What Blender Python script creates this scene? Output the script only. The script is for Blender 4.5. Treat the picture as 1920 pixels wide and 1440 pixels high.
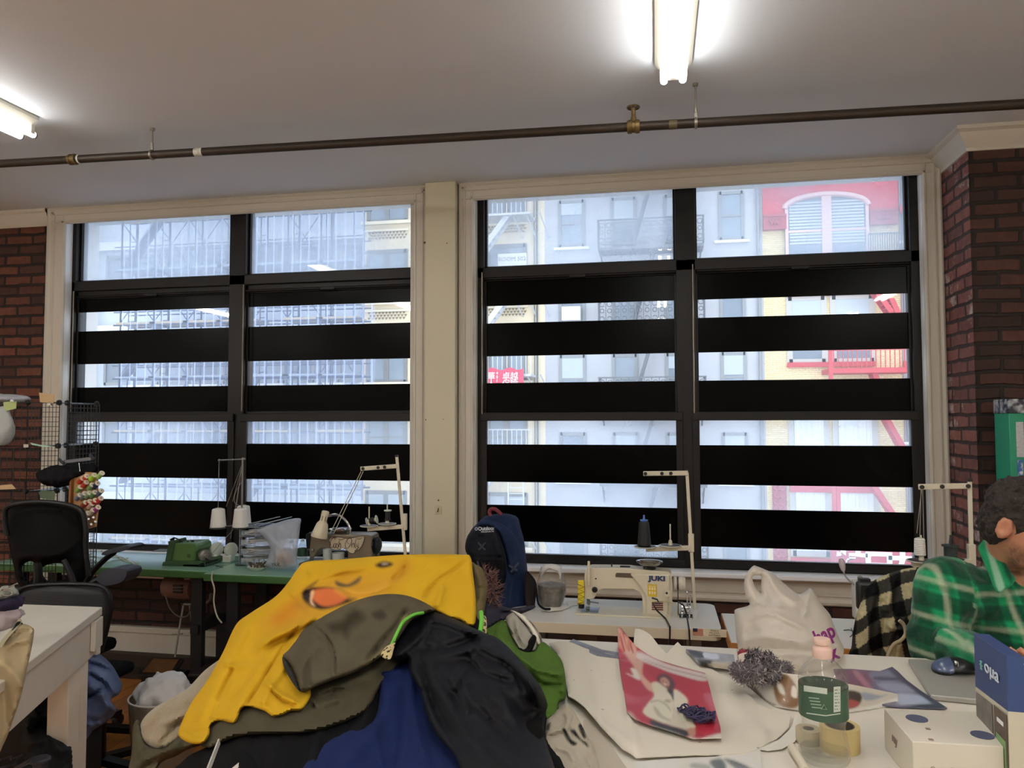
import bpy,bmesh,math,random
import numpy as np
from mathutils import Vector,Matrix,noise
from mathutils.geometry import delaunay_2d_cdt,tessellate_polygon
PI = math.pi
random.seed(7)
C = bpy.context.scene.collection
for o in list(bpy.data.objects): bpy.data.objects.remove(o)
# ---------------------------------------------------------------- camera, world, exposure
YAW,PITCH,ROLL,FPX = math.radians(10.74),math.radians(2.67),math.radians(-.14),1423.0
CAM = Vector((0,0,1.70))
_cy,_sy,_cp,_sp = math.cos(YAW),math.sin(YAW),math.cos(PITCH),math.sin(PITCH)
F_ = Vector((-_sy*_cp,_cy*_cp,_sp)); R0 = Vector((_cy,_sy,0)); U0 = R0.cross(F_)
_c,_s = math.cos(ROLL),math.sin(ROLL)
R_ = R0*_c + U0*_s; U_ = -R0*_s + U0*_c
cam = bpy.data.objects.new('camera',bpy.data.cameras.new('camera')); C.objects.link(cam)
cam.matrix_world = Matrix.Translation(CAM) @ Matrix((R_,U_,-F_)).transposed().to_4x4()
cam.data.sensor_width = 36; cam.data.lens = FPX/1920*36
cam.data.clip_start = .05; cam.data.clip_end = 300
bpy.context.scene.camera = cam
SC = bpy.context.scene
SC.view_settings.view_transform = 'Standard'; SC.view_settings.look = 'None'
SC.view_settings.exposure = 0.2; SC.view_settings.gamma = 1.0; SC.view_settings.use_curve_mapping = False
SC.cycles.use_denoising = True
SC.cycles.max_bounces = 8; SC.cycles.transparent_max_bounces = 24
SC.cycles.sample_clamp_indirect = 6
W = bpy.data.worlds.new('overcast_sky'); SC.world = W; W.use_nodes = True
bg = W.node_tree.nodes['Background']; bg.inputs[0].default_value = (.80,.90,1.0,1); bg.inputs[1].default_value = 2.3
# ---------------------------------------------------------------- helpers
def ray(px,py): return F_ + R_*((px-960)/FPX) + U_*((720-py)/FPX)
def atY(px,py,Y): d = ray(px,py); return CAM + d*(Y/d.y)
def atZ(px,py,Z): d = ray(px,py); return CAM + d*((Z-CAM.z)/d.z)
def atX(px,py,X): d = ray(px,py); return CAM + d*(X/d.x)
def lin(c):
    if isinstance(c,str): c = tuple(int(c[i:i+2],16)/255 for i in (0,2,4))
    return tuple((v/12.92 if v <= .04045 else ((v+.055)/1.055)**2.4) for v in c[:3]) + (1,)
MATS = {}
def nd(nt,t,**kw):
    n = nt.nodes.new(t)
    for k,v in kw.items(): setattr(n,k,v)
    return n
def mat(name,col='808080',rough=.6,metal=0,spec=.5,noise_amt=.0,noise_scale=30,bump=0,bump_scale=200,emit=None,emit_s=0,
        attr=None,alpha=1,trans=0,coat=0,sheen=0,noise_col=None,subsurf=0):
    """procedural principled material; optional colour noise, bump noise, colour attribute"""
    if name in MATS: return MATS[name]
    m = bpy.data.materials.new(name); m.use_nodes = True; nt = m.node_tree
    b = nt.nodes['Principled BSDF']; MATS[name] = m
    b.inputs['Base Color'].default_value = lin(col); b.inputs['Roughness'].default_value = rough
    b.inputs['Metallic'].default_value = metal; b.inputs['Specular IOR Level'].default_value = spec
    b.inputs['Coat Weight'].default_value = coat; b.inputs['Sheen Weight'].default_value = sheen
    b.inputs['Alpha'].default_value = alpha; b.inputs['Transmission Weight'].default_value = trans
    if subsurf:
        b.inputs['Subsurface Weight'].default_value = subsurf; b.inputs['Subsurface Scale'].default_value = .02
    tc = nd(nt,'ShaderNodeTexCoord')
    src = None
    if attr:
        a = nd(nt,'ShaderNodeAttribute',attribute_name=attr); src = a.outputs['Color']
    if noise_amt or noise_col:
        n = nd(nt,'ShaderNodeTexNoise'); n.inputs['Scale'].default_value = noise_scale; n.inputs['Detail'].default_value = 5
        nt.links.new(tc.outputs['Object'],n.inputs['Vector'])
        if noise_col:
            mr = nd(nt,'ShaderNodeMapRange'); mr.inputs[1].default_value = .42; mr.inputs[2].default_value = .62
            mr.inputs[3].default_value = 0; mr.inputs[4].default_value = noise_amt or 1
            nt.links.new(n.outputs['Fac'],mr.inputs[0])
            mx = nd(nt,'ShaderNodeMix',data_type='RGBA'); mx.inputs[7].default_value = lin(noise_col)
            nt.links.new(mr.outputs[0],mx.inputs[0])
            if src: nt.links.new(src,mx.inputs[6])
            else: mx.inputs[6].default_value = lin(col)
            src = mx.outputs[2]
        else:
            mr = nd(nt,'ShaderNodeMapRange'); mr.inputs[3].default_value = 1-noise_amt; mr.inputs[4].default_value = 1+noise_amt
            nt.links.new(n.outputs['Fac'],mr.inputs[0])
            mx = nd(nt,'ShaderNodeMix',data_type='RGBA',blend_type='MULTIPLY'); mx.inputs[0].default_value = 1
            if src: nt.links.new(src,mx.inputs[6])
            else: mx.inputs[6].default_value = lin(col)
            nt.links.new(mr.outputs[0],mx.inputs[7]); src = mx.outputs[2]
    if src: nt.links.new(src,b.inputs['Base Color'])
    if bump:
        n2 = nd(nt,'ShaderNodeTexNoise'); n2.inputs['Scale'].default_value = bump_scale; n2.inputs['Detail'].default_value = 3
        nt.links.new(tc.outputs['Object'],n2.inputs['Vector'])
        bp = nd(nt,'ShaderNodeBump'); bp.inputs['Strength'].default_value = bump; bp.inputs['Distance'].default_value = .003
        nt.links.new(n2.outputs['Fac'],bp.inputs['Height']); nt.links.new(bp.outputs['Normal'],b.inputs['Normal'])
    if emit:
        b.inputs['Emission Color'].default_value = lin(emit); b.inputs['Emission Strength'].default_value = emit_s
    return m
class MB:
    """collects faces; build() links them as one mesh object"""
    def __init__(s,T=None): s.v = []; s.f = []; s.T = T; s.mi = []; s.cur = 0; s.smooth = False
    def add(s,vs,fs):
        o = len(s.v)
        s.v += [tuple((s.T @ Vector(v)) if s.T else Vector(v)) for v in vs]
        s.f += [tuple(i+o for i in f) for f in fs]; s.mi += [s.cur]*len(fs); return s
    def box(s,x0,y0,z0,x1,y1,z1):
        x0,x1 = min(x0,x1),max(x0,x1); y0,y1 = min(y0,y1),max(y0,y1); z0,z1 = min(z0,z1),max(z0,z1)
        return s.add([(x0,y0,z0),(x1,y0,z0),(x1,y1,z0),(x0,y1,z0),(x0,y0,z1),(x1,y0,z1),(x1,y1,z1),(x0,y1,z1)],
              [(0,3,2,1),(4,5,6,7),(0,1,5,4),(1,2,6,5),(2,3,7,6),(3,0,4,7)])
    def beam(s,a,b,w,h,up=(0,0,1)):
        a,b = Vector(a),Vector(b); d = (b-a).normalized(); u = Vector(up)
        if abs(d.dot(u)) > .98: u = Vector((0,1,0))
        sd = d.cross(u).normalized(); u = sd.cross(d).normalized()
        vs = [tuple(p + sd*(i*w/2) + u*(j*h/2)) for p in (a,b) for i,j in ((-1,-1),(1,-1),(1,1),(-1,1))]
        return s.add(vs,[(0,1,2,3),(7,6,5,4),(0,4,5,1),(1,5,6,2),(2,6,7,3),(3,7,4,0)])
    def tube(s,pts,r,n=10,cap=True,closed=False):
        pts = [Vector(p) for p in pts]; rs = r if isinstance(r,(list,tuple)) else [r]*len(pts)
        N = len(pts); rings = []; prev = None
        for i,p in enumerate(pts):
            if closed: d = pts[(i+1) % N]-pts[i-1]
            else: d = (pts[min(i+1,N-1)]-pts[max(i-1,0)])
            if d.length < 1e-9: d = Vector((0,0,1))
            d.normalize()
            if prev is None:
                u = Vector((0,0,1)) if abs(d.z) < .9 else Vector((1,0,0))
                u = (u - d*u.dot(d)).normalized()
            else:
                u = prev - d*prev.dot(d)
                u = u.normalized() if u.length > 1e-6 else Vector((1,0,0))
            prev = u; w = d.cross(u)
            rings.append([tuple(p + (u*math.cos(2*PI*k/n) + w*math.sin(2*PI*k/n))*rs[i]) for k in range(n)])
        vs = [v for rg in rings for v in rg]; fs = []
        for i in range(N if closed else N-1):
            a,b = i*n,((i+1) % N)*n
            for k in range(n): fs.append((a+k,a+(k+1) % n,b+(k+1) % n,b+k))
        if cap and not closed: fs.append(tuple(range(n-1,-1,-1))); fs.append(tuple((N-1)*n+k for k in range(n)))
        return s.add(vs,fs)
    def cyl(s,a,b,r,r2=None,n=20,cap=True): return s.tube([a,b],[r,r if r2 is None else r2],n,cap)
    def lathe(s,prof,c=(0,0,0),ax=(0,0,1),n=28,cap=True):
        """prof: list of (radius, height along ax)"""
        ax = Vector(ax).normalized(); c = Vector(c)
        u = Vector((1,0,0)) if abs(ax.x) < .9 else Vector((0,1,0)); u = (u-ax*u.dot(ax)).normalized(); w = ax.cross(u)
        vs = [tuple(c + ax*h + (u*math.cos(2*PI*k/n)+w*math.sin(2*PI*k/n))*max(r,1e-5)) for r,h in prof for k in range(n)]
        fs = [(i*n+k,i*n+(k+1) % n,(i+1)*n+(k+1) % n,(i+1)*n+k) for i in range(len(prof)-1) for k in range(n)]
        if cap: fs.append(tuple(range(n-1,-1,-1))); fs.append(tuple((len(prof)-1)*n+k for k in range(n)))
        return s.add(vs,fs)
    def prism(s,poly,vec):
        """poly: list of 3D points (planar), extruded along vec"""
        poly = [Vector(p) for p in poly]; vec = Vector(vec); n = len(poly)
        tri = tessellate_polygon([poly])
        nrm = Vector((0,0,0))
        for i in range(n): nrm += poly[i].cross(poly[(i+1) % n])
        vs = [tuple(p) for p in poly] + [tuple(p+vec) for p in poly]
        fs = [tuple(t) for t in tri] + [tuple(i+n for i in reversed(t)) for t in tri]
        fs += [(i,(i+1) % n,(i+1) % n+n,i+n) for i in range(n)]
        return s.add(vs,fs)
    def sphere(s,c,r,n=12,sc=(1,1,1)):
        prof = [(math.sin(PI*i/n),-math.cos(PI*i/n)) for i in range(n+1)]
        m = max(8,int(n*1.6)); vs = []; fs = []
        for a,h in prof:
            for k in range(m): vs.append((c[0]+a*r*sc[0]*math.cos(2*PI*k/m),c[1]+a*r*sc[1]*math.sin(2*PI*k/m),c[2]+h*r*sc[2]))
        for i in range(n):
            for k in range(m): fs.append((i*m+k,i*m+(k+1) % m,(i+1)*m+(k+1) % m,(i+1)*m+k))
        return s.add(vs,fs)
    def quad(s,a,b,c,d): return s.add([a,b,c,d],[(0,1,2,3)])
    def build(s,name,m=None,parent=None,bevel=0,smooth=True,seg=2,sub=0,angle=35):
        me = bpy.data.meshes.new(name); me.from_pydata(s.v,[],s.f)
        ms = m if isinstance(m,(list,tuple)) else [m]
        for q in ms:
            if q: me.materials.append(q)
        if len(ms) > 1: me.polygons.foreach_set('material_index',s.mi)
        bm = bmesh.new(); bm.from_mesh(me)
        bmesh.ops.remove_doubles(bm,verts=bm.verts,dist=1e-6)
        bmesh.ops.recalc_face_normals(bm,faces=bm.faces); bm.to_mesh(me); bm.free()
        if smooth:
            me.shade_smooth(); me.set_sharp_from_angle(angle=math.radians(angle))
        me.update()
        o = bpy.data.objects.new(name,me); C.objects.link(o)
        if parent: adopt(o,parent)
        if bevel:
            b = o.modifiers.new('bevel','BEVEL'); b.width = bevel; b.segments = seg; b.limit_method = 'ANGLE'; b.angle_limit = math.radians(40)
        if sub:
            b = o.modifiers.new('sub','SUBSURF'); b.levels = b.render_levels = sub
        return o
def adopt(o,parent):
    o.parent = parent
    p = parent; M = Matrix.Identity(4)
    chain = []
    while p: chain.append(p); p = p.parent
    for q in reversed(chain): M = M @ q.matrix_parent_inverse @ q.matrix_basis
    o.matrix_parent_inverse = M.inverted()
def tag(o,label=None,cat=None,group=None,kind=None):
    if label: o['label'] = label
    if cat: o['category'] = cat
    if group: o['group'] = group
    if kind: o['kind'] = kind
    return o
def thing(name,loc,label,cat,group=None,kind=None):
    o = bpy.data.objects.new(name,None); C.objects.link(o); o.empty_display_size = .05; o.location = loc
    return tag(o,label,cat,group,kind)
def copy_tree(o,parent=None):
    c = o.copy(); C.objects.link(c)
    for k in ('label','category','group','kind'):
        if parent is None and k in c and k in ('label',): del c[k]
    if parent: c.parent = parent
    for ch in [x for x in bpy.data.objects if x.parent == o and x is not c]: copy_tree(ch,c)
    return c
def struct(o): o['kind'] = 'structure'; return o
def arc(c,r,a0,a1,n,ax='xz'):
    out = []
    for i in range(n+1):
        a = math.radians(a0+(a1-a0)*i/n); u,v = r*math.cos(a),r*math.sin(a)
        out.append({'xz': (c[0]+u,c[1],c[2]+v),'xy': (c[0]+u,c[1]+v,c[2]),'yz': (c[0],c[1]+u,c[2]+v)}[ax])
    return out
def spline(pts,k=6,closed=False):
    """Catmull-Rom through pts (any dimension)"""
    P = [np.array(p,float) for p in pts]; n = len(P); out = []
    for i in range(n if closed else n-1):
        if closed: a,b,c,d = P[i-1],P[i],P[(i+1) % n],P[(i+2) % n]
        else: a,b,c,d = P[max(i-1,0)],P[i],P[i+1],P[min(i+2,n-1)]
        for j in range(k):
            t = j/k
            out.append(tuple(.5*((2*b)+(-a+c)*t+(2*a-5*b+4*c-d)*t*t+(-a+3*b-3*c+d)*t**3)))
    if not closed: out.append(tuple(P[-1]))
    return out
def text_mb(s,loc,size,m,name,parent,rot=None,ext=.0006,align='CENTER',sx=1,bold=0):
    """lettering as a thin mesh; rot = 3x3 basis (right, up, normal)"""
    cu = bpy.data.curves.new('t','FONT'); cu.body = s; cu.size = size; cu.extrude = ext; cu.align_x = align; cu.align_y = 'CENTER'; cu.resolution_u = 3; cu.offset = bold
    t = bpy.data.objects.new('t',cu); C.objects.link(t)
    dg = bpy.context.evaluated_depsgraph_get(); me = bpy.data.meshes.new_from_object(t.evaluated_get(dg))
    bpy.data.objects.remove(t)
    M = (rot or Matrix(((1,0,0),(0,0,1),(0,-1,0))).transposed()).to_4x4()
    me.transform(Matrix.Translation(Vector(loc)) @ M @ Matrix.Diagonal((sx,1,1,1)))
    me.materials.clear(); me.materials.append(m)
    o = bpy.data.objects.new(name,me); C.objects.link(o)
    if parent: adopt(o,parent)
    return o
def basis(right,up):
    r = Vector(right).normalized(); u = Vector(up); u = (u-r*u.dot(r)).normalized(); return Matrix((r,u,r.cross(u))).transposed()
FRONT = basis((1,0,0),(0,0,1))
# ---------------------------------------------------------------- materials of the setting
def brick_mat(name,axis,c1,c2,mort,white=0,scale=1.0,bw=.215,bh=.072,ms=.012,bump=.6):
    m = bpy.data.materials.new(name); m.use_nodes = True; nt = m.node_tree; b = nt.nodes['Principled BSDF']
    g = nd(nt,'ShaderNodeNewGeometry'); sp = nd(nt,'ShaderNodeSeparateXYZ'); cb = nd(nt,'ShaderNodeCombineXYZ')
    nt.links.new(g.outputs['Position'],sp.inputs[0]); nt.links.new(sp.outputs[axis],cb.inputs[0]); nt.links.new(sp.outputs['Z'],cb.inputs[1])
    n0 = nd(nt,'ShaderNodeTexNoise'); n0.inputs['Scale'].default_value = 9; n0.inputs['Detail'].default_value = 4
    nt.links.new(g.outputs['Position'],n0.inputs['Vector'])
    vm = nd(nt,'ShaderNodeVectorMath',operation='SCALE'); vm.inputs['Scale'].default_value = .022*scale
    nt.links.new(n0.outputs['Color'],vm.inputs[0])
    va = nd(nt,'ShaderNodeVectorMath',operation='ADD'); nt.links.new(cb.outputs[0],va.inputs[0]); nt.links.new(vm.outputs[0],va.inputs[1])
    br = nd(nt,'ShaderNodeTexBrick'); br.inputs['Scale'].default_value = 1
    br.inputs['Brick Width'].default_value = bw; br.inputs['Row Height'].default_value = bh; br.inputs['Mortar Size'].default_value = ms
    br.inputs['Mortar Smooth'].default_value = .5; br.inputs['Color1'].default_value = lin(c1); br.inputs['Color2'].default_value = lin(c2)
    br.inputs['Mortar'].default_value = lin(mort); br.inputs['Bias'].default_value = 0
    nt.links.new(va.outputs[0],br.inputs['Vector'])
    n1 = nd(nt,'ShaderNodeTexNoise'); n1.inputs['Scale'].default_value = 22; n1.inputs['Detail'].default_value = 6
    nt.links.new(g.outputs['Position'],n1.inputs['Vector'])
    mr = nd(nt,'ShaderNodeMapRange'); mr.inputs[3].default_value = .45; mr.inputs[4].default_value = 1.5; nt.links.new(n1.outputs['Fac'],mr.inputs[0])
    mx = nd(nt,'ShaderNodeMix',data_type='RGBA',blend_type='MULTIPLY'); mx.inputs[0].default_value = 1
    nt.links.new(br.outputs['Color'],mx.inputs[6]); nt.links.new(mr.outputs[0],mx.inputs[7]); src = mx.outputs[2]
    if white:
        n2 = nd(nt,'ShaderNodeTexNoise'); n2.inputs['Scale'].default_value = 3.2; n2.inputs['Detail'].default_value = 8
        n2.inputs['Roughness'].default_value = .75; nt.links.new(g.outputs['Position'],n2.inputs['Vector'])
        m2 = nd(nt,'ShaderNodeMapRange'); m2.inputs[1].default_value = .56; m2.inputs[2].default_value = .66; m2.inputs[4].default_value = white
        nt.links.new(n2.outputs['Fac'],m2.inputs[0])
        m3 = nd(nt,'ShaderNodeMath',operation='MULTIPLY'); nt.links.new(m2.outputs[0],m3.inputs[0])
        inv = nd(nt,'ShaderNodeMath',operation='SUBTRACT'); inv.inputs[0].default_value = 1; nt.links.new(br.outputs['Fac'],inv.inputs[1])
        nt.links.new(inv.outputs[0],m3.inputs[1])
        mw = nd(nt,'ShaderNodeMix',data_type='RGBA'); mw.inputs[7].default_value = lin('c9c2bd')
        nt.links.new(m3.outputs[0],mw.inputs[0]); nt.links.new(src,mw.inputs[6]); src = mw.outputs[2]
    nt.links.new(src,b.inputs['Base Color'])
    b.inputs['Roughness'].default_value = .75
    su = nd(nt,'ShaderNodeMath',operation='MULTIPLY_ADD'); su.inputs[1].default_value = -1.6
    nt.links.new(br.outputs['Fac'],su.inputs[0]); nt.links.new(n1.outputs['Fac'],su.inputs[2])
    bp = nd(nt,'ShaderNodeBump'); bp.inputs['Strength'].default_value = bump; bp.inputs['Distance'].default_value = .012*scale
    nt.links.new(su.outputs[0],bp.inputs['Height']); nt.links.new(bp.outputs['Normal'],b.inputs['Normal'])
    return m
M_ceil = mat('ceiling_paint','dfe4e9',.85,noise_amt=.02,noise_scale=3,bump=.15,bump_scale=60)
M_trim = mat('trim_paint','cdc7b9',.45,noise_amt=.03,noise_scale=4,bump=.08,bump_scale=30)
M_reveal = mat('reveal_paint','f0f2f4',.5)
M_frame = mat('window_metal','14110f',.42,spec=.3,noise_amt=.2,noise_scale=6)
M_film = mat('black_film','020202',.22,spec=.06)
M_brick = brick_mat('brick_front_shaded','X','4a2a20','2c1812','1a110e')  # front face: shaded copy of the pier brick, shade put into the colour
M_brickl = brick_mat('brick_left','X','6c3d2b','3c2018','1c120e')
M_bricks = brick_mat('brick_side_lit','Y','8a5348','6a4039','32201d',white=.8)  # side face: lit copy of the pier brick, plus white paint patches
def glass_mat(name,dust,tint=(1,1,1)):
    m = bpy.data.materials.new(name); m.use_nodes = True; nt = m.node_tree; nt.nodes.clear()
    out = nd(nt,'ShaderNodeOutputMaterial'); tr = nd(nt,'ShaderNodeBsdfTransparent'); tr.inputs[0].default_value = tint + (1,)
    gl = nd(nt,'ShaderNodeBsdfGlossy'); gl.inputs['Roughness'].default_value = .02
    fr0 = nd(nt,'ShaderNodeLayerWeight'); fr0.inputs[0].default_value = .5; fr1 = nd(nt,'ShaderNodeMath',operation='POWER'); fr1.inputs[1].default_value = 3; nt.links.new(fr0.outputs['Facing'],fr1.inputs[0]); fr = nd(nt,'ShaderNodeMath',operation='MULTIPLY_ADD'); fr.inputs[1].default_value = .4; fr.inputs[2].default_value = .035; nt.links.new(fr1.outputs[0],fr.inputs[0])
    du = nd(nt,'ShaderNodeBsdfTranslucent'); du.inputs[0].default_value = (.78,.87,1,1)
    tc = nd(nt,'ShaderNodeTexCoord'); n = nd(nt,'ShaderNodeTexNoise'); n.inputs['Scale'].default_value = 1.6; n.inputs['Detail'].default_value = 7
    nt.links.new(tc.outputs['Object'],n.inputs['Vector'])
    mr = nd(nt,'ShaderNodeMapRange'); mr.inputs[1].default_value = .3; mr.inputs[2].default_value = .7
    mr.inputs[3].default_value = dust*.45; mr.inputs[4].default_value = dust*1.35; nt.links.new(n.outputs['Fac'],mr.inputs[0])
    m1 = nd(nt,'ShaderNodeMixShader'); nt.links.new(mr.outputs[0],m1.inputs[0]); nt.links.new(tr.outputs[0],m1.inputs[1]); nt.links.new(du.outputs[0],m1.inputs[2])
    m2 = nd(nt,'ShaderNodeMixShader'); nt.links.new(fr.outputs[0],m2.inputs[0]); nt.links.new(m1.outputs[0],m2.inputs[1]); nt.links.new(gl.outputs[0],m2.inputs[2])
    nt.links.new(m2.outputs[0],out.inputs[0]); MATS[name] = m; return m
M_glass_dusty = glass_mat('dusty_window_glass',.34)
M_glass_mid = glass_mat('hazy_window_glass',.24)
M_glass_clear = glass_mat('window_glass',.06)
def wood_floor():
    m = bpy.data.materials.new('oak_floor'); m.use_nodes = True; nt = m.node_tree; b = nt.nodes['Principled BSDF']
    g = nd(nt,'ShaderNodeNewGeometry'); mp = nd(nt,'ShaderNodeMapping'); mp.inputs['Rotation'].default_value = (0,0,PI/2)
    nt.links.new(g.outputs['Position'],mp.inputs[0])
    br = nd(nt,'ShaderNodeTexBrick'); br.inputs['Scale'].default_value = 1; br.inputs['Brick Width'].default_value = 1.1; br.inputs['Row Height'].default_value = .085
    br.inputs['Mortar Size'].default_value = .002; br.inputs['Color1'].default_value = lin('bd7c35'); br.inputs['Color2'].default_value = lin('9a6026'); br.inputs['Mortar'].default_value = lin('3c200c')
    nt.links.new(mp.outputs[0],br.inputs['Vector'])
    m2 = nd(nt,'ShaderNodeMapping'); m2.inputs['Scale'].default_value = (30,2.5,1); nt.links.new(g.outputs['Position'],m2.inputs[0])
    n = nd(nt,'ShaderNodeTexNoise'); n.inputs['Scale'].default_value = 1; n.inputs['Detail'].default_value = 6; nt.links.new(m2.outputs[0],n.inputs['Vector'])
    mr = nd(nt,'ShaderNodeMapRange'); mr.inputs[3].default_value = .5; mr.inputs[4].default_value = 1.4; nt.links.new(n.outputs['Fac'],mr.inputs[0])
    mx = nd(nt,'ShaderNodeMix',data_type='RGBA',blend_type='MULTIPLY'); mx.inputs[0].default_value = 1
    nt.links.new(br.outputs['Color'],mx.inputs[6]); nt.links.new(mr.outputs[0],mx.inputs[7]); nt.links.new(mx.outputs[2],b.inputs['Base Color'])
    b.inputs['Roughness'].default_value = .35; return m
M_floor = wood_floor()
# ---------------------------------------------------------------- room shell
H = 3.18; YC = 4.58; YG = 4.70
XL,XR,YB = -6.6,3.6,-3.2
struct(MB().box(XL,YB,-.12,XR,4.95,0).build('floor',M_floor,smooth=False))
struct(MB().box(XL,YB,H,XR,4.95,H+.12).build('ceiling',M_ceil,smooth=False))
struct(MB().box(XL-.15,YB,0,XL,4.95,H).build('wall_left',mat('wall_paint','e6e2d8',.8),smooth=False))
struct(MB().box(XR,YB,0,XR+.15,4.95,H).build('wall_right',mat('wall_paint','e6e2d8',.8),smooth=False))
struct(MB().box(XL,YB-.15,0,XR,YB,H).build('wall_back',mat('wall_paint'),smooth=False))
SILL = .82; HEAD = 3.16
w = MB()                       # window wall: brick left of the windows, brick below the sills, lintel above
w.box(XL,YC,0,-4.20,4.95,H)
struct(w.build('wall_front',M_brickl,smooth=False))
struct(MB().box(-4.20,YC+.03,0,1.60,4.95,SILL-.16).build('wall_front_lower',brick_mat('brick_shaded','X','4a2419','2a140f','120b09'),smooth=False))  # bricks coloured darker for the shade under the tables
w = MB(); w.box(-4.20,YC+.02,HEAD,1.60,4.95,H); w.box(-1.53,YC+.02,SILL-.16,-1.10,4.95,HEAD)
struct(w.build('wall_front_plaster',M_trim,smooth=False))
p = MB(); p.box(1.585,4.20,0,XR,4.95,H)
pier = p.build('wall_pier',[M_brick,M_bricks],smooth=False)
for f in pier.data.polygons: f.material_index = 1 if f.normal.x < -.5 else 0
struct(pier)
def casing(m,x0,x1,z0,z1,y=YC,depth=.022,vertical=True,flip=False):
    """moulded board: stepped profile across its width, running along its length"""
    prof = [(0,.0),(0,.026),(.10,.030),(.16,.022),(.22,.018),(.30,.018),(.34,.024),(.42,.024),(.46,.016),(.80,.014),(.84,.020),(.93,.020),(1,.010),(1,0)]
    if flip: prof = [(1-a,b) for a,b in prof]
    if vertical:
        poly = [(x0+(x1-x0)*a,y-b*1.15,z0) for a,b in prof]; m.prism(poly,(0,0,z1-z0))
    else:
        poly = [(x0,y-b*1.15,z0+(z1-z0)*a) for a,b in prof]; m.prism(poly,(x1-x0,0,0))
OP = [(-4.037,-1.499),(-1.108,1.482)]         # clear openings in the casing plane
OUT = [(-4.17,-1.40),(-1.20,1.578)]
TOPZ = 3.072
for k,((a,b),(oa,ob)) in enumerate(zip(OP,OUT)):
    m = MB(); casing(m,oa,a,0.0 if k == 0 else SILL-.18,H,flip=False)
    casing(m,b,ob,SILL-.18,H,flip=True)
    m2 = MB(); casing(m2,oa,ob,TOPZ,H,vertical=False,flip=True)
    struct(m.build('trim_%d' % (2*k+1),M_trim,angle=20)); struct(m2.build('trim_%d' % (2*k+2),M_trim,angle=20))
    m = MB(); m.box(a-.02,YC,SILL,a,4.9,TOPZ+.08); m.box(b,YC,SILL,b+.02,4.9,TOPZ+.08); m.box(a,YC,TOPZ+.07,b,4.9,TOPZ+.085)
    struct(m.build('trim_%d' % (7+k),M_reveal,smooth=False))
    m = MB(); m.box(oa,YC-.07,SILL-.028,ob,4.9,SILL)
    struct(m.build('window_sill_trim_%d' % (k+1),M_reveal,bevel=.006))
    m = MB(); casing(m,oa,ob,SILL-.17,SILL-.028,y=YC+.03,vertical=False)
    m.box(oa,YC+.025,SILL-.18,ob,YC+.05,SILL-.028)
    struct(m.build('trim_%d' % (10+k),M_trim,angle=20))
# boxed column between the windows, standing proud of the casings
c0 = MB(); c0.box(-1.404,4.50,0,-1.208,YC+.05,H)
col = struct(c0.build('trim_5',mat('column_paint','d0c9b0',.5,noise_amt=.03,noise_scale=3),bevel=.004))
n = MB()
for (px,py,r) in ((796,455,.008),(838,456,.004),(798,787,.004),(831,786,.003),(822,938,.005)):
    q = atY(px,py,4.497); n.sphere(tuple(q),r,6,(1,.4,1))
n.build('nail_head',mat('rust_nail','6b4a2e',.5,.4),col)
q = atY(822,955,4.499); n = MB(); n.box(q.x-.02,4.494,q.z-.028,q.x+.02,4.5,q.z+.022); n.build('mounting_plate',mat('plate_beige','cbbf9c',.5),col,bevel=.002)
n = MB().tube([(q.x,4.494,q.z+.008),(q.x+.003,4.486,q.z-.004),(q.x-.003,4.487,q.z-.014)],.0028,6).build('hook',mat('hook_iron','2c2118',.5,.6),col)
# crown moulding: over the left brick, then round the right pier
def crown(m,pts,z1=H,h=.115,d=.075):
    prof = [(0,0),(.0,-.018),(.25,-.03),(.35,-.05),(.75,-.085),(.85,-.10),(.85,-.115),(1,-.115)]
    prof = [(d*(1-a),b*h/.115) for a,b in prof] + [(0,0)]
    pts = [Vector((x,y)) for x,y in pts]; N = len(pts); rings = []
    for i,p in enumerate(pts):
        dirs = []
        if i > 0: dirs.append((p-pts[i-1]).normalized())
        if i < N-1: dirs.append((pts[i+1]-p).normalized())
        ns = [Vector((t.y,-t.x)) for t in dirs]; nn = sum(ns,Vector((0,0)))
        nn = nn/nn.length**2*len(ns) if len(ns) == 1 else nn/(nn.length**2)*2
        rings.append([(p.x+nn.x*a,p.y+nn.y*a,z1+b) for a,b in prof])
    K = len(prof); m.add([v for r in rings for v in r],[(i*K+k,i*K+(k+1) % K,(i+1)*K+(k+1) % K,(i+1)*K+k) for i in range(N-1) for k in range(K)])
m = MB(); crown(m,[(XL,YC),(-4.17,YC)],d=.05); struct(m.build('trim_13',M_trim,angle=25))
m = MB(); crown(m,[(1.585,YC-.002),(1.585,4.20),(XR,4.20)]); struct(m.build('trim_14',M_trim,angle=25))
m = MB(); m.box(XL,YC-.018,0,-4.17,YC,.20); m.box(-4.17,YC+.0,.0,1.58,YC+.03,.31); m.box(-4.17,YC-.012,.285,1.58,YC+.03,.325)
struct(m.build('baseboard_front',M_trim,bevel=.004))
struct(MB().box(-4.17,YC-.06,0,1.58,YC,.16).build('trim_15',mat('dark_floor_fill','2b1a10',.6,noise_amt=.2,noise_scale=12),bevel=.004))  # added dark box in place of the dark brown floor along the wall
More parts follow.
